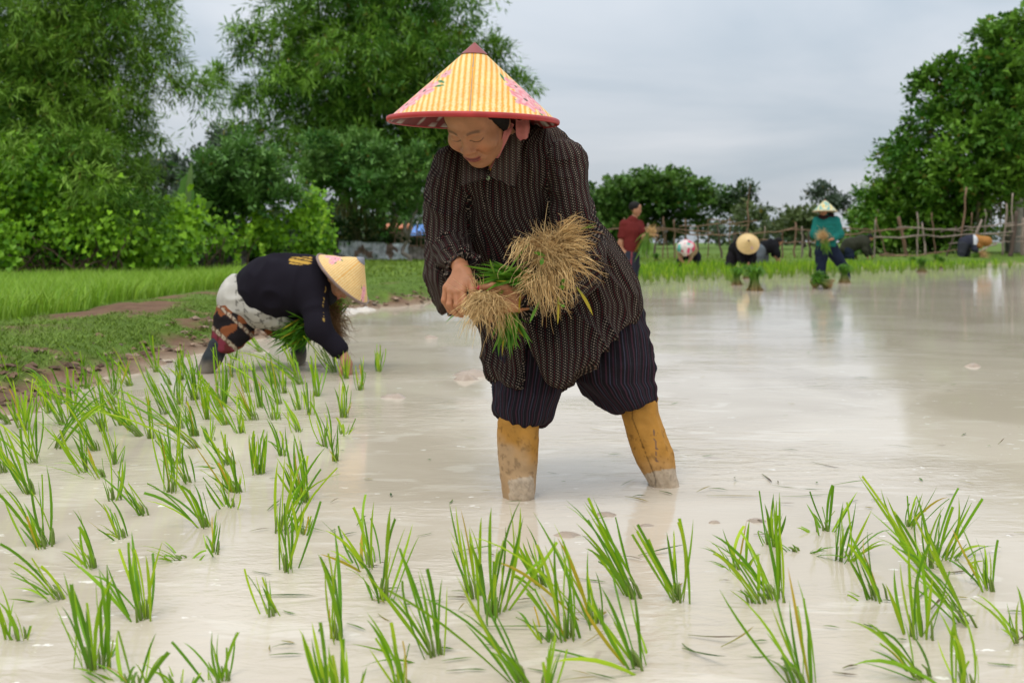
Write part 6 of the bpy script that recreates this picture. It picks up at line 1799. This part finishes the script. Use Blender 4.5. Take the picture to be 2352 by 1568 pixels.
# planter in black, bareheaded
f = Fig('person', 'bareheaded planter in black shirt and grey jeans bending to the right', 26.0, (6.7, 26))
hd = head_at(f, 1793, 561, -.03, -75, 45, 0)
body_part(f, [[(1783, 562, 0, .055), (1772, 565, 0, .1), (1750, 572, .05, .13)], [(1778, 566, -.12, .05), (1785, 580, -.15, .042), (1789, 592, -.15, .03)], [(1780, 570, .12, .05), (1776, 585, .1, .042), (1784, 594, .05, .03)], [(1748, 575, -.05, .09), (1745, 590, -.05, .065), (1743, 612, -.05, .05)], [(1752, 578, .15, .09), (1756, 592, .15, .065), (1757, 612, .15, .05)]],
          hd, [(f.pt(1789, 592, -.15), (.2, 0, -1), (-1, 0, -.2), 1, .4), (f.pt(1784, 594, .05), (.2, 0, -1), (-1, 0, -.2), 1, .4)], .021)
f.part('shirt', [[(1782, 562, 0, .1), (1772, 564, 0, .17), (1752, 571, .04, .175)], [(1778, 566, -.12, .09), (1785, 580, -.15, .07), (1788, 588, -.15, .05)], [(1780, 570, .12, .09), (1777, 585, .1, .06)]], (.010, .010, .012), .016, k=.05, fold=.022, fs=6)
f.part('trousers', [[(1748, 574, 0, .165), (1745, 588, -.05, .11), (1743, 608, -.05, .08)], [(1752, 577, .12, .15), (1756, 590, .15, .10), (1757, 608, .15, .08)]], (.10, .115, .13), .016, fold=.02, fs=6)
hair_part(f, hd, .015, cover=.01)

# planter in olive
f = Fig('person', 'planter in dark olive shirt stooping beside the turquoise planter', 30.0, (10.2, 30))
hd = head_at(f, 2003, 551, -.03, -72, 50, 0)
body_part(f, [[(1993, 552, 0, .055), (1980, 556, 0, .11), (1952, 568, .05, .14)], [(1985, 560, -.12, .055), (1987, 575, -.15, .045), (1992, 588, -.15, .032)], [(1988, 562, .12, .055), (1996, 576, .12, .045), (2002, 586, .1, .032)], [(1950, 575, -.05, .1), (1953, 590, -.05, .07), (1954, 608, -.05, .05)], [(1944, 575, .15, .1), (1942, 592, .15, .07), (1941, 608, .15, .05)]],
          hd, [(f.pt(1992, 588, -.15), (.2, 0, -1), (-1, 0, -.2), 1, .4), (f.pt(2002, 586, .1), (.3, 0, -1), (-1, 0, -.2), 1, .4)], .02)
f.part('shirt', [[(1992, 553, 0, .11), (1980, 555, 0, .19), (1952, 564, .04, .22), (1944, 572, .05, .19)], [(1985, 560, -.12, .10), (1987, 575, -.15, .08), (1991, 585, -.15, .055)], [(1988, 562, .12, .10), (1996, 576, .12, .07), (2001, 583, .1, .05)]], (.034, .036, .024), .017, k=.05, fold=.024, fs=6)
f.part('trousers', [[(1948, 574, 0, .18), (1952, 588, -.05, .12), (1954, 604, -.05, .09)], [(1945, 574, .1, .17), (1942, 590, .15, .11), (1941, 604, .15, .09)]], (.016, .022, .04), .017, fold=.02, fs=6)
hair_part(f, hd, .016, cover=.01)

# planter with the orange hood, by the fig tree
f = Fig('person', 'far planter in navy shirt and orange hood bending near the fig tree', 33.0, (14.9, 33))
hd = head_at(f, 2253, 560, -.03, -70, 65, 0)
body_part(f, [[(2243, 553, 0, .06), (2233, 553, 0, .11), (2215, 560, .05, .13)], [(2235, 560, -.12, .055), (2238, 573, -.15, .045), (2246, 581, -.15, .032)], [(2238, 562, .12, .055), (2242, 574, .12, .045), (2250, 582, .1, .032)], [(2213, 565, -.05, .1), (2208, 582, -.05, .07), (2207, 600, -.05, .05)], [(2218, 567, .15, .1), (2220, 584, .15, .07), (2222, 600, .15, .05)]],
          hd, [(f.pt(2246, 581, -.15), (.6, 0, -.8), (-.6, 0, -.6), 1, .6), (f.pt(2250, 582, .1), (.6, 0, -.8), (-.6, 0, -.6), 1, .6)], .021)
f.part('shirt', [[(2238, 551, 0, .14), (2230, 553, 0, .2), (2216, 558, .04, .2)], [(2235, 560, -.12, .10), (2238, 572, -.15, .075), (2243, 578, -.15, .055)], [(2238, 562, .12, .10), (2242, 574, .12, .07)]], (.032, .034, .05), .018, k=.05, fold=.022, fs=6, paint=lambda V, c: np.where((proj(V)[0] > 2236)[:, None] & (V[:, 2:3] > .62), np.array([.55, .56, .58]), c))
f.part('trousers', [[(2213, 563, 0, .175), (2209, 580, -.05, .12), (2207, 596, -.05, .10)], [(2217, 566, .12, .16), (2220, 582, .15, .11), (2222, 596, .15, .09)]], (.035, .037, .045), .018, fold=.02, fs=6)
f.part('hood', [[(2243, 549, -.02, .13), (2252, 553, -.02, .15), (2266, 554, -.02, .16)], [(2245, 562, -.02, .11), (2252, 566, -.02, .07)]], (.36, .17, .05), .017, fold=.02, fs=7)
far_bunch('seedling bundle in the hands of the orange hooded planter', 2250, 585, 32.8, (-.9, -.2, -.2), (.6, -.2, .1), nr=300, L=.3, Lr=.2)
def rice_plant(bx, by, tips, seed, extra=3, wpx=.005, lying=(), yellow=.25, cuts=.28):
    """bx,by: where it stands in the water (photo px, 2560 wide); tips: leaf ends"""
    k = 1 / 1.0884
    r = np.random.default_rng(abs(int(seed)) + 1)
    b = G(bx * k, max(by * k, 570)); Y = b[1]
    t = empty('rice_seedling', b)
    tips = [tuple(q) for q in tips]
    while len(tips) < 3: q = tips[r.integers(len(tips))]; tips.append((q[0] + r.normal() * 14, q[1] + abs(r.normal()) * 40))
    for q in list(tips):
        for _ in range(2 if len(tips) < 5 and by < 1150 else 1):
            s = r.uniform(.72, 1.06); j = .09 * (abs(by - q[1]) + abs(bx - q[0]))
            tips.append((bx + (q[0] - bx) * s + r.normal() * j, by + (q[1] - by) * s + abs(r.normal()) * j * .4))
    for _ in range(extra):
        i, j = r.integers(len(tips)), r.integers(len(tips)); f = r.random()
        hx = tips[i][0] * f + tips[j][0] * (1 - f); hy = tips[i][1] * f + tips[j][1] * (1 - f)
        s = r.uniform(.5, 1.08); tips.append((bx + (hx - bx) * s + r.normal() * 8, by + (hy - by) * s))
    H = 0
    for i, (tx, ty) in enumerate(tips):
        low = (by - ty) < 12
        dY = r.normal() * .05
        if low: q = G(tx * k, by * k + 2); q = b + (q - b) * 1.0; q[0] = W(tx * k, by * k, Y)[0]; q[1] = Y - (ty - by) * .001 + r.normal() * .03; q[2] = .012
        else: q = W(tx * k, ty * k, Y + dY); q[2] = max(q[2], .01)
        H = max(H, q[2])
        bb = b + np.array([r.normal() * .009, r.normal() * .009, -.03])
        c = np.array(GREENS[r.integers(len(GREENS))]) * r.uniform(.85, 1.15); tc = c * np.array([1.25, 1.12, 1.0]); lab = None
        if r.random() < yellow and i > 1: c, tc, lab = np.array([.38, .36, .02]), np.array([.55, .36, .03]), 'yellowed leaf'
        L = np.linalg.norm(q - bb)
        V, F, col = blade_mesh(bb, q, wpx * r.uniform(.5, 1.15) * (1 if L > .12 else .7), c, bow=r.uniform(.0, .22) + (.25 if (by - ty) < abs(tx - bx) else 0), cut=r.random() < cuts, seed=seed * 31 + i, tipcol=tc)
        o = add('leaf', np_mesh('rice_leaf', V, F, M_RICE, col=col), t)
        if lab: o['label'] = lab
    # sheaths
    k_ = MB()
    for _ in range(4):
        bb = b + np.array([r.normal() * .008, r.normal() * .008, -.03]); lean = (np.array(W(tips[0][0] * k, max(tips[0][1], 5) * k, Y)) - b) * .22
        V, F = tube([bb, bb + np.array([0, 0, .03]) + lean * .6, bb + lean + np.array([0, 0, .03])], [.0028, .0024, .0012], 5); k_.put(V, F, (.26, .36, .08))
    k_.build('stem', M_RICE, t)
    return t

def z6(x, y): return (x / 2.584, 1100 + y / 2.584)
def z7(x, y): return (800 + x / 2.815, 1150 + y / 2.815)
def z8(x, y): return (1760 + x / 2.815, 1150 + y / 2.815)
def z5(x, y): return (x / 3.267, 680 + y / 3.267)
def z9(x, y): return (440 + x / 3.92, 860 + y / 3.92)
SEED = [
 (z6, (290, 695), [(0, 280), (60, 330), (150, 400), (70, 470)]), (z6, (330, 680), [(270, 220), (300, 160), (200, 330)]), (z6, (440, 1015), [(0, 670), (50, 820), (200, 760), (120, 1040), (40, 1000)]),
 (z6, (625, 825), [(470, 450), (430, 600), (500, 440), (390, 715)]), (z6, (800, 625), [(690, 360), (610, 380), (620, 570), (560, 515)]), (z6, (960, 480), [(700, 150), (760, 200), (820, 250)]), (z6, (750, 385), [(690, 20), (800, 50), (660, 260)]),
 (z6, (685, 240), [(480, 0), (350, 150), (560, 20)]), (z6, (1220, 270), [(1000, 0), (1120, -20), (1030, 120), (1180, 30)]), (z6, (1345, 560), [(1070, 200), (950, 280), (1250, 280), (930, 340)]), (z6, (1385, 720), [(1400, 450), (1310, 600), (1370, 480), (1330, 640)]),
 (z6, (1490, 430), [(1370, 220), (1480, 230), (1310, 240), (1520, 330)]), (z6, (1545, 335), [(1300, 10), (1290, 190), (1490, 80)]), (z6, (1680, 215), [(1640, -60), (1720, -60), (1610, -40), (1700, -80)]), (z6, (1990, 400), [(1840, 140), (1900, -40), (1860, 20), (1940, 60)]),
 (z6, (1875, 840), [(1820, 330), (1785, 370), (1980, 400), (1850, 400)]), (z6, (1950, 610), [(1900, 450), (1945, 400), (2010, 490), (1880, 380)]), (z6, (1780, 1130), [(1580, 830), (1710, 870), (1740, 900)]), (z6, (1205, 770), [(880, 680), (1050, 650), (1000, 785), (1330, 740)]),
 (z6, (945, 1160), [(850, 590), (690, 800), (460, 780), (1050, 650), (830, 660), (770, 700)]), (z6, (110, 1280), [(0, 930), (90, 1030), (-60, 900), (210, 1190)]), (z6, (600, 1480), [(410, 850), (355, 1060), (460, 930), (560, 1050)]), (z6, (690, 1460), [(620, 900), (690, 800), (740, 870), (730, 1290)]),
 (z6, (1460, 1560), [(1370, 1230), (1110, 1300), (1540, 1240), (1410, 1240), (1330, 1430)]), (z6, (870, 1600), [(760, 1230), (1010, 1240), (580, 1400), (1090, 1370), (520, 1540), (870, 1460)]), (z6, (1180, 1640), [(920, 1440), (1020, 1430), (1180, 1480), (1300, 1500)]),
 (z7, (370, 750), [(235, 330), (320, 240), (380, 290), (130, 460), (5, 420), (0, 660)]), (z7, (440, 980), [(500, 320), (330, 800), (600, 470), (700, 530), (250, 690)]), (z7, (130, 1260), [(0, 680), (100, 470), (130, 580), (70, 1020)]), (z7, (1110, 960), [(910, 300), (955, 320), (990, 340), (900, 480), (1050, 470)]),
 (z7, (1210, 1100), [(1250, 600), (1090, 670), (1200, 960)]), (z7, (1600, 890), [(1290, 540), (1370, 500), (1450, 450), (1340, 790), (1500, 560)]), (z7, (1760, 1250), [(1690, 570), (1650, 540), (1510, 900), (1350, 820), (1760, 760), (1710, 570)]), (z7, (820, 1370), [(540, 590), (690, 780), (610, 1000), (860, 830), (330, 800), (210, 1400)]),
 (z7, (2250, 960), [(1720, 310), (1860, 290), (1920, 260), (1870, 620), (1840, 520), (2080, 400)]), (z7, (1470, 1570), [(960, 810), (1080, 800), (900, 1040), (640, 940), (1180, 1340)]), (z7, (1600, 1260), [(1590, 1020), (1370, 1090), (1640, 1130)]), (z7, (610, 1610), [(390, 1250), (500, 1140), (580, 1270), (330, 1070)]),
 (z7, (60, 1640), [(0, 1140), (-150, 1180), (60, 1300), (-60, 1250)]), (z7, (2290, 1460), [(1900, 890), (2060, 800), (1830, 980), (2160, 880), (1640, 1420)]), (z7, (1570, 1610), [(1640, 1240), (1570, 1420), (1700, 1330)]), (z7, (200, 1720), [(130, 1200), (330, 1450), (20, 1330)]),
 (z8, (470, 600), [(390, 215), (490, 235), (510, 280), (555, 370), (380, 500)]), (z8, (860, 500), [(745, 220), (910, 180), (770, 370), (640, 560), (1080, 220)]), (z8, (960, 710), [(1070, 290), (980, 290), (1180, 350), (940, 400), (1300, 490)]), (z8, (1430, 460), [(1430, 250), (1520, 260), (1640, 185), (1720, 260), (1540, 230)]),
 (z8, (1640, 690), [(1790, 195), (1870, 240), (1960, 270), (1670, 310), (1590, 480)]), (z8, (2010, 905), [(1800, 430), (1910, 540), (1970, 590), (2070, 560), (1680, 640)]), (z8, (1240, 985), [(1010, 490), (1050, 590), (1150, 480), (990, 640), (1000, 940)]), (z8, (430, 1000), [(0, 600), (130, 590), (380, 650), (330, 820), (180, 910)]),
 (z8, (1520, 1250), [(1440, 550), (1340, 760), (1610, 810), (1730, 780), (1380, 720)]), (z8, (1560, 1520), [(1140, 1140), (1040, 1130), (1160, 1330), (1410, 1130)]), (z8, (760, 1600), [(110, 910), (490, 820), (590, 750), (700, 970), (600, 980), (540, 1390)]), (z8, (1850, 1600), [(1640, 1040), (1740, 950), (1700, 1010), (1920, 1370), (1060, 1410)]),
 (z8, (2260, 1260), [(1920, 940), (2130, 1000), (2200, 880), (2120, 1250)]), (z8, (1700, 700), [(1900, 690), (1850, 590), (1780, 530), (2090, 660)]), (z8, (270, 760), [(0, 560), (130, 480), (300, 430), (400, 660), (0, 710)]), (z8, (700, 640), [(380, 500), (830, 760), (940, 680), (620, 590)]),
 (z5, (180, 1270), [(0, 890), (50, 850), (90, 960), (30, 1000)]), (z5, (310, 1560), [(10, 1330), (240, 1060), (330, 1080), (300, 1000), (0, 1240)]), (z5, (545, 1250), [(270, 820), (330, 900), (450, 950)]), (z5, (595, 1180), [(510, 760), (560, 780), (600, 800), (680, 740)]), (z5, (790, 1460), [(580, 1060), (650, 1200), (430, 1230)]),
 (z5, (930, 1000), [(930, 650), (830, 640), (980, 690), (1050, 720)]), (z5, (1020, 1250), [(870, 950), (770, 880), (950, 1000)]), (z5, (1090, 1300), [(1040, 1090), (980, 1000)]), (z5, (850, 1300), [(760, 830), (800, 800), (860, 1130)]), (z5, (1240, 1360), [(1180, 1020), (1070, 970), (1190, 920)]), (z5, (1370, 1160), [(1060, 620), (1180, 760), (1230, 850)]),
 (z5, (1500, 1275), [(1250, 860), (1250, 700), (1370, 1000)]), (z5, (1410, 920), [(1250, 690), (1280, 760)]), (z5, (1480, 880), [(1450, 600), (1500, 560), (1370, 760)]), (z5, (1600, 1335), [(1480, 1050), (1500, 1040), (1420, 930)]), (z5, (1600, 1040), [(1480, 680), (1530, 640), (1570, 700)]), (z5, (1700, 1200), [(1640, 850), (1620, 900), (1710, 900)]),
 (z5, (1450, 1560), [(1270, 1300), (1360, 1190), (1480, 1050), (1220, 1240)]), (z5, (950, 1568), [(850, 1130), (930, 1270), (1020, 1420), (720, 1160)]), (z5, (1910, 1568), [(1650, 1250), (1800, 1280), (1740, 1420)]), (z5, (710, 950), [(680, 770), (760, 730), (620, 700)]), (z5, (420, 1150), [(370, 830), (260, 820), (330, 880)]),
 (z9, (60, 350), [(0, 130), (30, 20), (80, -20)]), (z9, (190, 550), [(60, 120), (120, 100), (180, 200)]), (z9, (310, 730), [(220, 260), (270, 400), (330, 440)]), (z9, (440, 620), [(330, 30), (380, -10), (430, 250), (540, 280)]), (z9, (520, 790), [(300, 600), (350, 420), (250, 300)]), (z9, (545, 320), [(490, 90), (535, 80), (520, 150)]),
 (z9, (710, 470), [(600, 60), (640, 40), (700, 100), (620, 250)]), (z9, (840, 620), [(750, 250), (720, 60), (800, 350)]), (z9, (760, 700), [(540, 440), (700, 480), (770, 520), (620, 520)]), (z9, (660, 870), [(470, 590), (600, 500), (640, 650)]), (z9, (975, 390), [(770, 110), (850, 110), (900, 200)]), (z9, (1070, 480), [(960, 150), (1000, 90), (1050, 210)]),
 (z9, (985, 740), [(860, 390), (990, 480), (1030, 590)]), (z9, (1190, 340), [(1060, 0), (1110, -20), (1150, 60)]), (z9, (1200, 860), [(1030, 500), (1100, 620), (1240, 860)]), (z9, (1210, 640), [(1140, 340), (1120, 480), (1220, 440)]), (z9, (1310, 690), [(1230, 350), (1260, 290), (1340, 440)]), (z9, (1400, 510), [(1340, 130), (1370, 60), (1480, 190), (1320, 200)]),
 (z9, (1670, 340), [(1590, 100), (1640, 60), (1680, 150)]), (z9, (1640, 720), [(1600, 300), (1640, 350), (1690, 400), (1720, 560)]), (z9, (1800, 450), [(1760, 200), (1840, 100), (1850, 250)]), (z9, (1980, 270), [(1970, 0), (2000, 10), (1975, 60)]), (z9, (1475, 1000), [(1310, 560), (1460, 560), (1400, 700), (1370, 990)]), (z9, (1640, 880), [(1570, 720), (1760, 730), (1750, 820), (1600, 780)]),
 (z9, (1560, 1140), [(1520, 830), (1580, 780), (1600, 900), (1495, 1020)]), (z9, (1050, 1090), [(880, 720), (900, 950), (1060, 900)]), (z9, (820, 1270), [(770, 880), (860, 840), (890, 870), (830, 920)]), (z9, (1290, 1550), [(1050, 1180), (1070, 800), (1160, 900), (1190, 860)]), (z9, (610, 1450), [(380, 1130), (540, 1000), (640, 1280)]), (z9, (530, 1180), [(250, 940), (290, 860), (440, 860), (220, 1220)]),
 (z9, (340, 950), [(270, 790), (340, 660), (400, 760)]), (z9, (200, 900), [(60, 560), (110, 700), (0, 620)]),
]
extra_spots = [(40, 985), (95, 945), (160, 1010), (210, 935), (255, 1060), (330, 965), (60, 1075), (130, 1120), (300, 1010), (395, 930), (20, 1180), (215, 1180), (365, 1090), (450, 1010), (505, 1120), (560, 1010), (90, 1235), (700, 1010), (640, 1050), (760, 960), (430, 1230), (30, 1060), (180, 880), (110, 870), (590, 900), (660, 880), (840, 930), (250, 900), (1230, 1530), (1500, 1560), (1950, 1500), (1700, 1500), (2330, 1420), (2440, 1560), (700, 1330)]
re_ = np.random.default_rng(77)
for (x, y) in extra_spots:
    s = 760 / (y - 607) ; h = .21 * 2489 / (.69 * 2489 / (y - 607)); ln = re_.normal() * .35 - .45
    SEED.append((lambda a, b: (a, b), (x, y), [(x + h * (ln + re_.normal() * .28), y - h * re_.uniform(.6, 1.0)) for _ in range(4)]))
plants = []
for k, (fn, b, tips) in enumerate(SEED):
    bx, by = fn(*b)
    plants.append((rice_plant(bx, by, [fn(*q) for q in tips], 1000 + k, extra=3, wpx=.0032 if by > 1150 else .0035, yellow=.055), bx, by))
# say which one: counted in rows of the photo
ORD = ['first', 'second', 'third', 'fourth', 'fifth', 'sixth', 'seventh', 'eighth', 'ninth', 'tenth', 'eleventh', 'twelfth', 'thirteenth', 'fourteenth', 'fifteenth', 'sixteenth', 'seventeenth', 'eighteenth', 'nineteenth', 'twentieth', 'twenty-first', 'twenty-second', 'twenty-third', 'twenty-fourth', 'twenty-fifth']
srt = sorted(plants, key=lambda p: -p[2]); nb_ = 9; per_ = -(-len(srt) // nb_)
for bi in range(nb_):
    row = sorted(srt[bi * per_:(bi + 1) * per_], key=lambda p: p[1])
    nm = 'nearest row along the bottom edge' if bi == 0 else "farthest row around the bent planter's boots" if bi == nb_ - 1 else ORD[bi] + ' row up from the bottom edge'
    for i, (o, bx, by) in enumerate(row):
        tag(o, 'rice seedling clump, %s from the left in the %s' % (ORD[i], nm), 'rice seedling', 'rice seedlings planted in the near water')

# ---- far seedlings, in rows at the other side of the paddy
def far_clump(seed, H=.26, n=11, w=.007):
    r = np.random.default_rng(seed); b = MB()
    for i in range(n):
        a = r.uniform(0, 6.28); l = r.uniform(.05, .5)
        tip = np.array([math.cos(a) * l * H, math.sin(a) * l * H, H * r.uniform(.6, 1.1)])
        V, F, c = blade_mesh((r.normal() * .012, r.normal() * .012, -.02), tip, w, np.array(GREENS[r.integers(5)]) * .9, bow=r.uniform(0, .2), n=4, seed=seed * 7 + i)
        b.put(V, F, c)
    return b.mesh('far_rice', M_RICE)
FC = [far_clump(s) for s in range(60, 72)]
cand = []
for y in np.arange(12.0, 27.5, .36):
    for x in np.arange(-1.5, 16, .34):
        px = x + rng.normal() * .06; py = y + rng.normal() * .06
        cand.append((px, py))
cand = np.array(cand); sdc = poly_sd(cand, PADDY)
front = np.interp(cand[:, 0], [-1.5, -.8, .3, 2.0, 4.1, 6.5, 9.5, 16], [10.6, 11.4, 14.2, 16.6, 18.2, 20.4, 23.6, 28.5]) + rng.normal(size=len(cand)) * .35
ok = (sdc < -.1) & (cand[:, 1] > front)
cand = cand[ok]
cand = cand[np.argsort(cand[:, 1])]
vis = cand[(np.abs(cand[:, 0] / cand[:, 1] - .0) < .53)]
nind = 175
for k, (x, y) in enumerate(vis):
    if k >= nind: break
    o = add('rice_seedling', FC[k % 12], None, (x, y, 0)); o.rotation_euler = (0, 0, rng.uniform(0, 6.28)); s = rng.uniform(.85, 1.2); o.scale = (s, s, s)
    tag(o, 'small bright rice seedling in the ranks at the far side of the paddy', 'rice seedling', 'rice seedlings at the far side')
b = MB()
FV = []
for m in FC:
    v = np.zeros(len(m.vertices) * 3, np.float32); m.vertices.foreach_get('co', v); c = np.zeros(len(m.vertices) * 4, np.float32); m.color_attributes['Col'].data.foreach_get('color', c)
    q = np.zeros(len(m.loops), np.int32); m.loops.foreach_get('vertex_index', q); FV.append((v.reshape(-1, 3), q.reshape(-1, 4), c.reshape(-1, 4)[:, :3]))
for k, (x, y) in enumerate(vis[nind:]):
    v, q, c = FV[k % 12]; a = rng.uniform(0, 6.28); R = np.array([[math.cos(a), -math.sin(a), 0], [math.sin(a), math.cos(a), 0], [0, 0, 1]])
    b.put(v @ R.T * rng.uniform(.85, 1.2) + np.array([x, y, 0]), q, c)
tag(b.build('rice_seedling_ranks', M_RICE), 'dense far ranks of rice seedlings before the grassy bank', 'rice seedlings', kind='stuff')

# ---- bundles of seedlings stood in the water, waiting to be planted
def bundle_mesh(seed, H=.30, n=170, R=.055, top=.13, colr=((.045, .14, .008), (.12, .28, .018))):
    r = np.random.default_rng(seed); b = MB()
    for i in range(n):
        a = r.uniform(0, 6.28); rr = math.sqrt(r.random()); ca, sa = math.cos(a), math.sin(a)
        h = H * r.uniform(.72, 1.05)
        C_ = np.array([[ca * rr * .12, sa * rr * .12, -.01], [ca * rr * R * 1.0, sa * rr * R * 1.0, h * .35], [ca * rr * R * .8, sa * rr * R * .8, h * .6],
                       [ca * rr * top * .75, sa * rr * top * .75, h * (.95 - .05 * rr)], [ca * rr * top * 1.25, sa * rr * top * 1.25, h * (1.05 - .32 * rr)]]) + r.normal(size=(5, 3)) * .008
        m = r.random(); c = np.array(colr[0]) * (1 - m) + np.array(colr[1]) * m
        V, F = ribbons(C_[None], np.array([[.005, .005, .007, .007, .002]]), unit(np.array([[-sa, ca, .2]])), .2)
        cc = np.repeat(np.stack([np.array([.26, .15, .06]), np.array([.15, .20, .04]), c, c, c * 1.1]), 3, 0)
        b.put(V, F, cc)
    return b.mesh('seedling_bundle', M_RICE)
BM = [bundle_mesh(s) for s in (5, 6, 7)]
bundles = [((1692, 655), 1.0, 'dark green seedling bundle standing behind the larger one near the cream hatted planter', 0), ((1733, 668), 1.25, 'tallest seedling bundle standing in water in front of the cream hatted planter', 0),
           ((1940, 650), 1.1, "seedling bundle standing beside the turquoise planter's leg", 0), ((2118, 625), 1.15, 'front one of the paired bundles left of the orange hooded planter', 0), ((2098, 612), 1.05, 'rear one of the paired bundles left of the orange hooded planter', 0),
           ((2160, 612), 1.05, 'leaning seedling bundle nearest the orange hooded planter', .5), ((1905, 664), 1.0, 'dark seedling bundle lying on the water, right of its pair', 1.2), ((1868, 662), .9, 'pale rooted seedling bundle lying on the water, left of its pair', 1.25),
           ((1717, 640), .9, 'small bundle half hidden behind the tallest bundle', 0), ((1508, 612), .8, 'small bundle on the grass left of the flowered headcloth', 0), ((1755, 607), .8, 'small bundle on the bank under the black shirted planter', 0), ((1955, 607), .8, 'small bundle on the bank before the olive shirted planter', 0),
           ((1965, 600), .7, 'tiny bundle near the foot of the fence', 0), ((1600, 610), .7, 'small bundle right of the flowered headcloth', 0), ((2150, 598), .8, 'small dark bundle behind the leaning bundle', 0)]
for k, ((x, y), s, lab, tilt) in enumerate(bundles):
    z = 0.0
    p = G(x, y)
    if p[1] > 27: p = W(x, y, 27.5 + (y < 605) * 3); 
    zz, sd_ = ground_h(np.array([[p[0], p[1]]])); p[2] = max(0.0, float(zz[0]))
    o = add('seedling_bundle', BM[k % 3], None, p); o.rotation_euler = (0, tilt * (1 if k % 2 else -1), rng.uniform(0, 6)) if tilt < 1 else (tilt * .9, 0, 1.5 if k % 2 else -1.6); o.scale = (s, s, s)
    if tilt >= 1: o.location.z += .05
    tag(o, lab, 'seedling bundle', 'seedling bundles set out in the far water')

# ---- loose bits of leaf floating on the near water
b = MB()
for k in range(190):
    if k < 110: p = G(rng.uniform(560, 2340), rng.uniform(1090, 1567))
    else: p = G(rng.uniform(300, 2340), rng.uniform(700, 1150))
    L = rng.uniform(.012, .06) if k % 6 else rng.uniform(.06, .16); a = rng.normal() * .7
    d = np.array([math.cos(a), math.sin(a) * 1.0, 0])
    p[2] = .004
    q = p + d * L; q[2] = .004 + (0 if k % 4 else rng.uniform(0, .02))
    c = [(.07, .15, .02), (.05, .10, .03), (.28, .22, .04), (.10, .20, .02), (.12, .08, .04)][k % 5]
    V, F, col = blade_mesh(p, q, rng.uniform(.0012, .0032), c, bow=.02, n=5, seed=k, side=(-d[1], d[0], .1)); b.put(V, F, col)
tag(b.build('floating_litter', M_RICE), 'scraps of torn leaf floating on the muddy water', 'plant litter', kind='stuff')

# ---- low banks of mud just breaking the surface
mud = MB()
for k, (x, y, w) in enumerate([(1395, 1182, 52), (1302, 1229, 62), (1487, 1207, 44), (1740, 1196, 60), (1640, 1200, 34), (1775, 1222, 40), (1090, 862, 95), (1070, 872, 50), (990, 776, 26), (600, 806, 40), (690, 838, 46), (740, 842, 40), (665, 862, 36), (905, 912, 60), (800, 716, 60), (838, 712, 50), (2235, 842, 34), (1480, 765, 20), (575, 880, 40)]):
    c = G(x, y); R = w / FPX * c[1] * .5; n = 22; m = 7
    th = np.linspace(0, 2 * math.pi, n + 1)[:-1]; rr = np.linspace(0, 1, m)
    T, Rr = np.meshgrid(th, rr, indexing='ij'); wob = .35 + 1.2 * fbm(np.stack([np.cos(T) * 2.5 + k * 5, np.sin(T) * 2.5, T * 0], -1), 4, 3)
    X = c[0] + np.cos(T) * Rr * R * wob * 1.25; Yy = c[1] + np.sin(T) * Rr * R * wob * .8
    Hh = .006 + .012 * (k > 5) * (1 + (k in (6, 7, 14, 15)))
    Z = -.006 + (Hh + .006) * (1 - Rr ** 2) * (.55 + .9 * fbm(np.stack([X * 30, Yy * 30], -1), 6, 3))
    V = np.stack([X, Yy, Z], -1).reshape(-1, 3); i, j = np.meshgrid(np.arange(n), np.arange(m - 1), indexing='ij'); i2 = (i + 1) % n
    F = np.stack([i * m + j, i * m + j + 1, i2 * m + j + 1, i2 * m + j], -1).reshape(-1, 4)
    col = np.array([.37, .29, .225] if k not in (14, 15) else [.55, .49, .42]) * (.8 + .4 * fbm(V * 40, 3)[:, None]); mud.put(V, F, col)
tag(mud.build('mud_lumps', mat('wet_mud', rough=.35, spec=.4, bump=(80, .4, 4, .006))), 'low lumps of brown mud breaking the water surface', 'mud', kind='stuff')
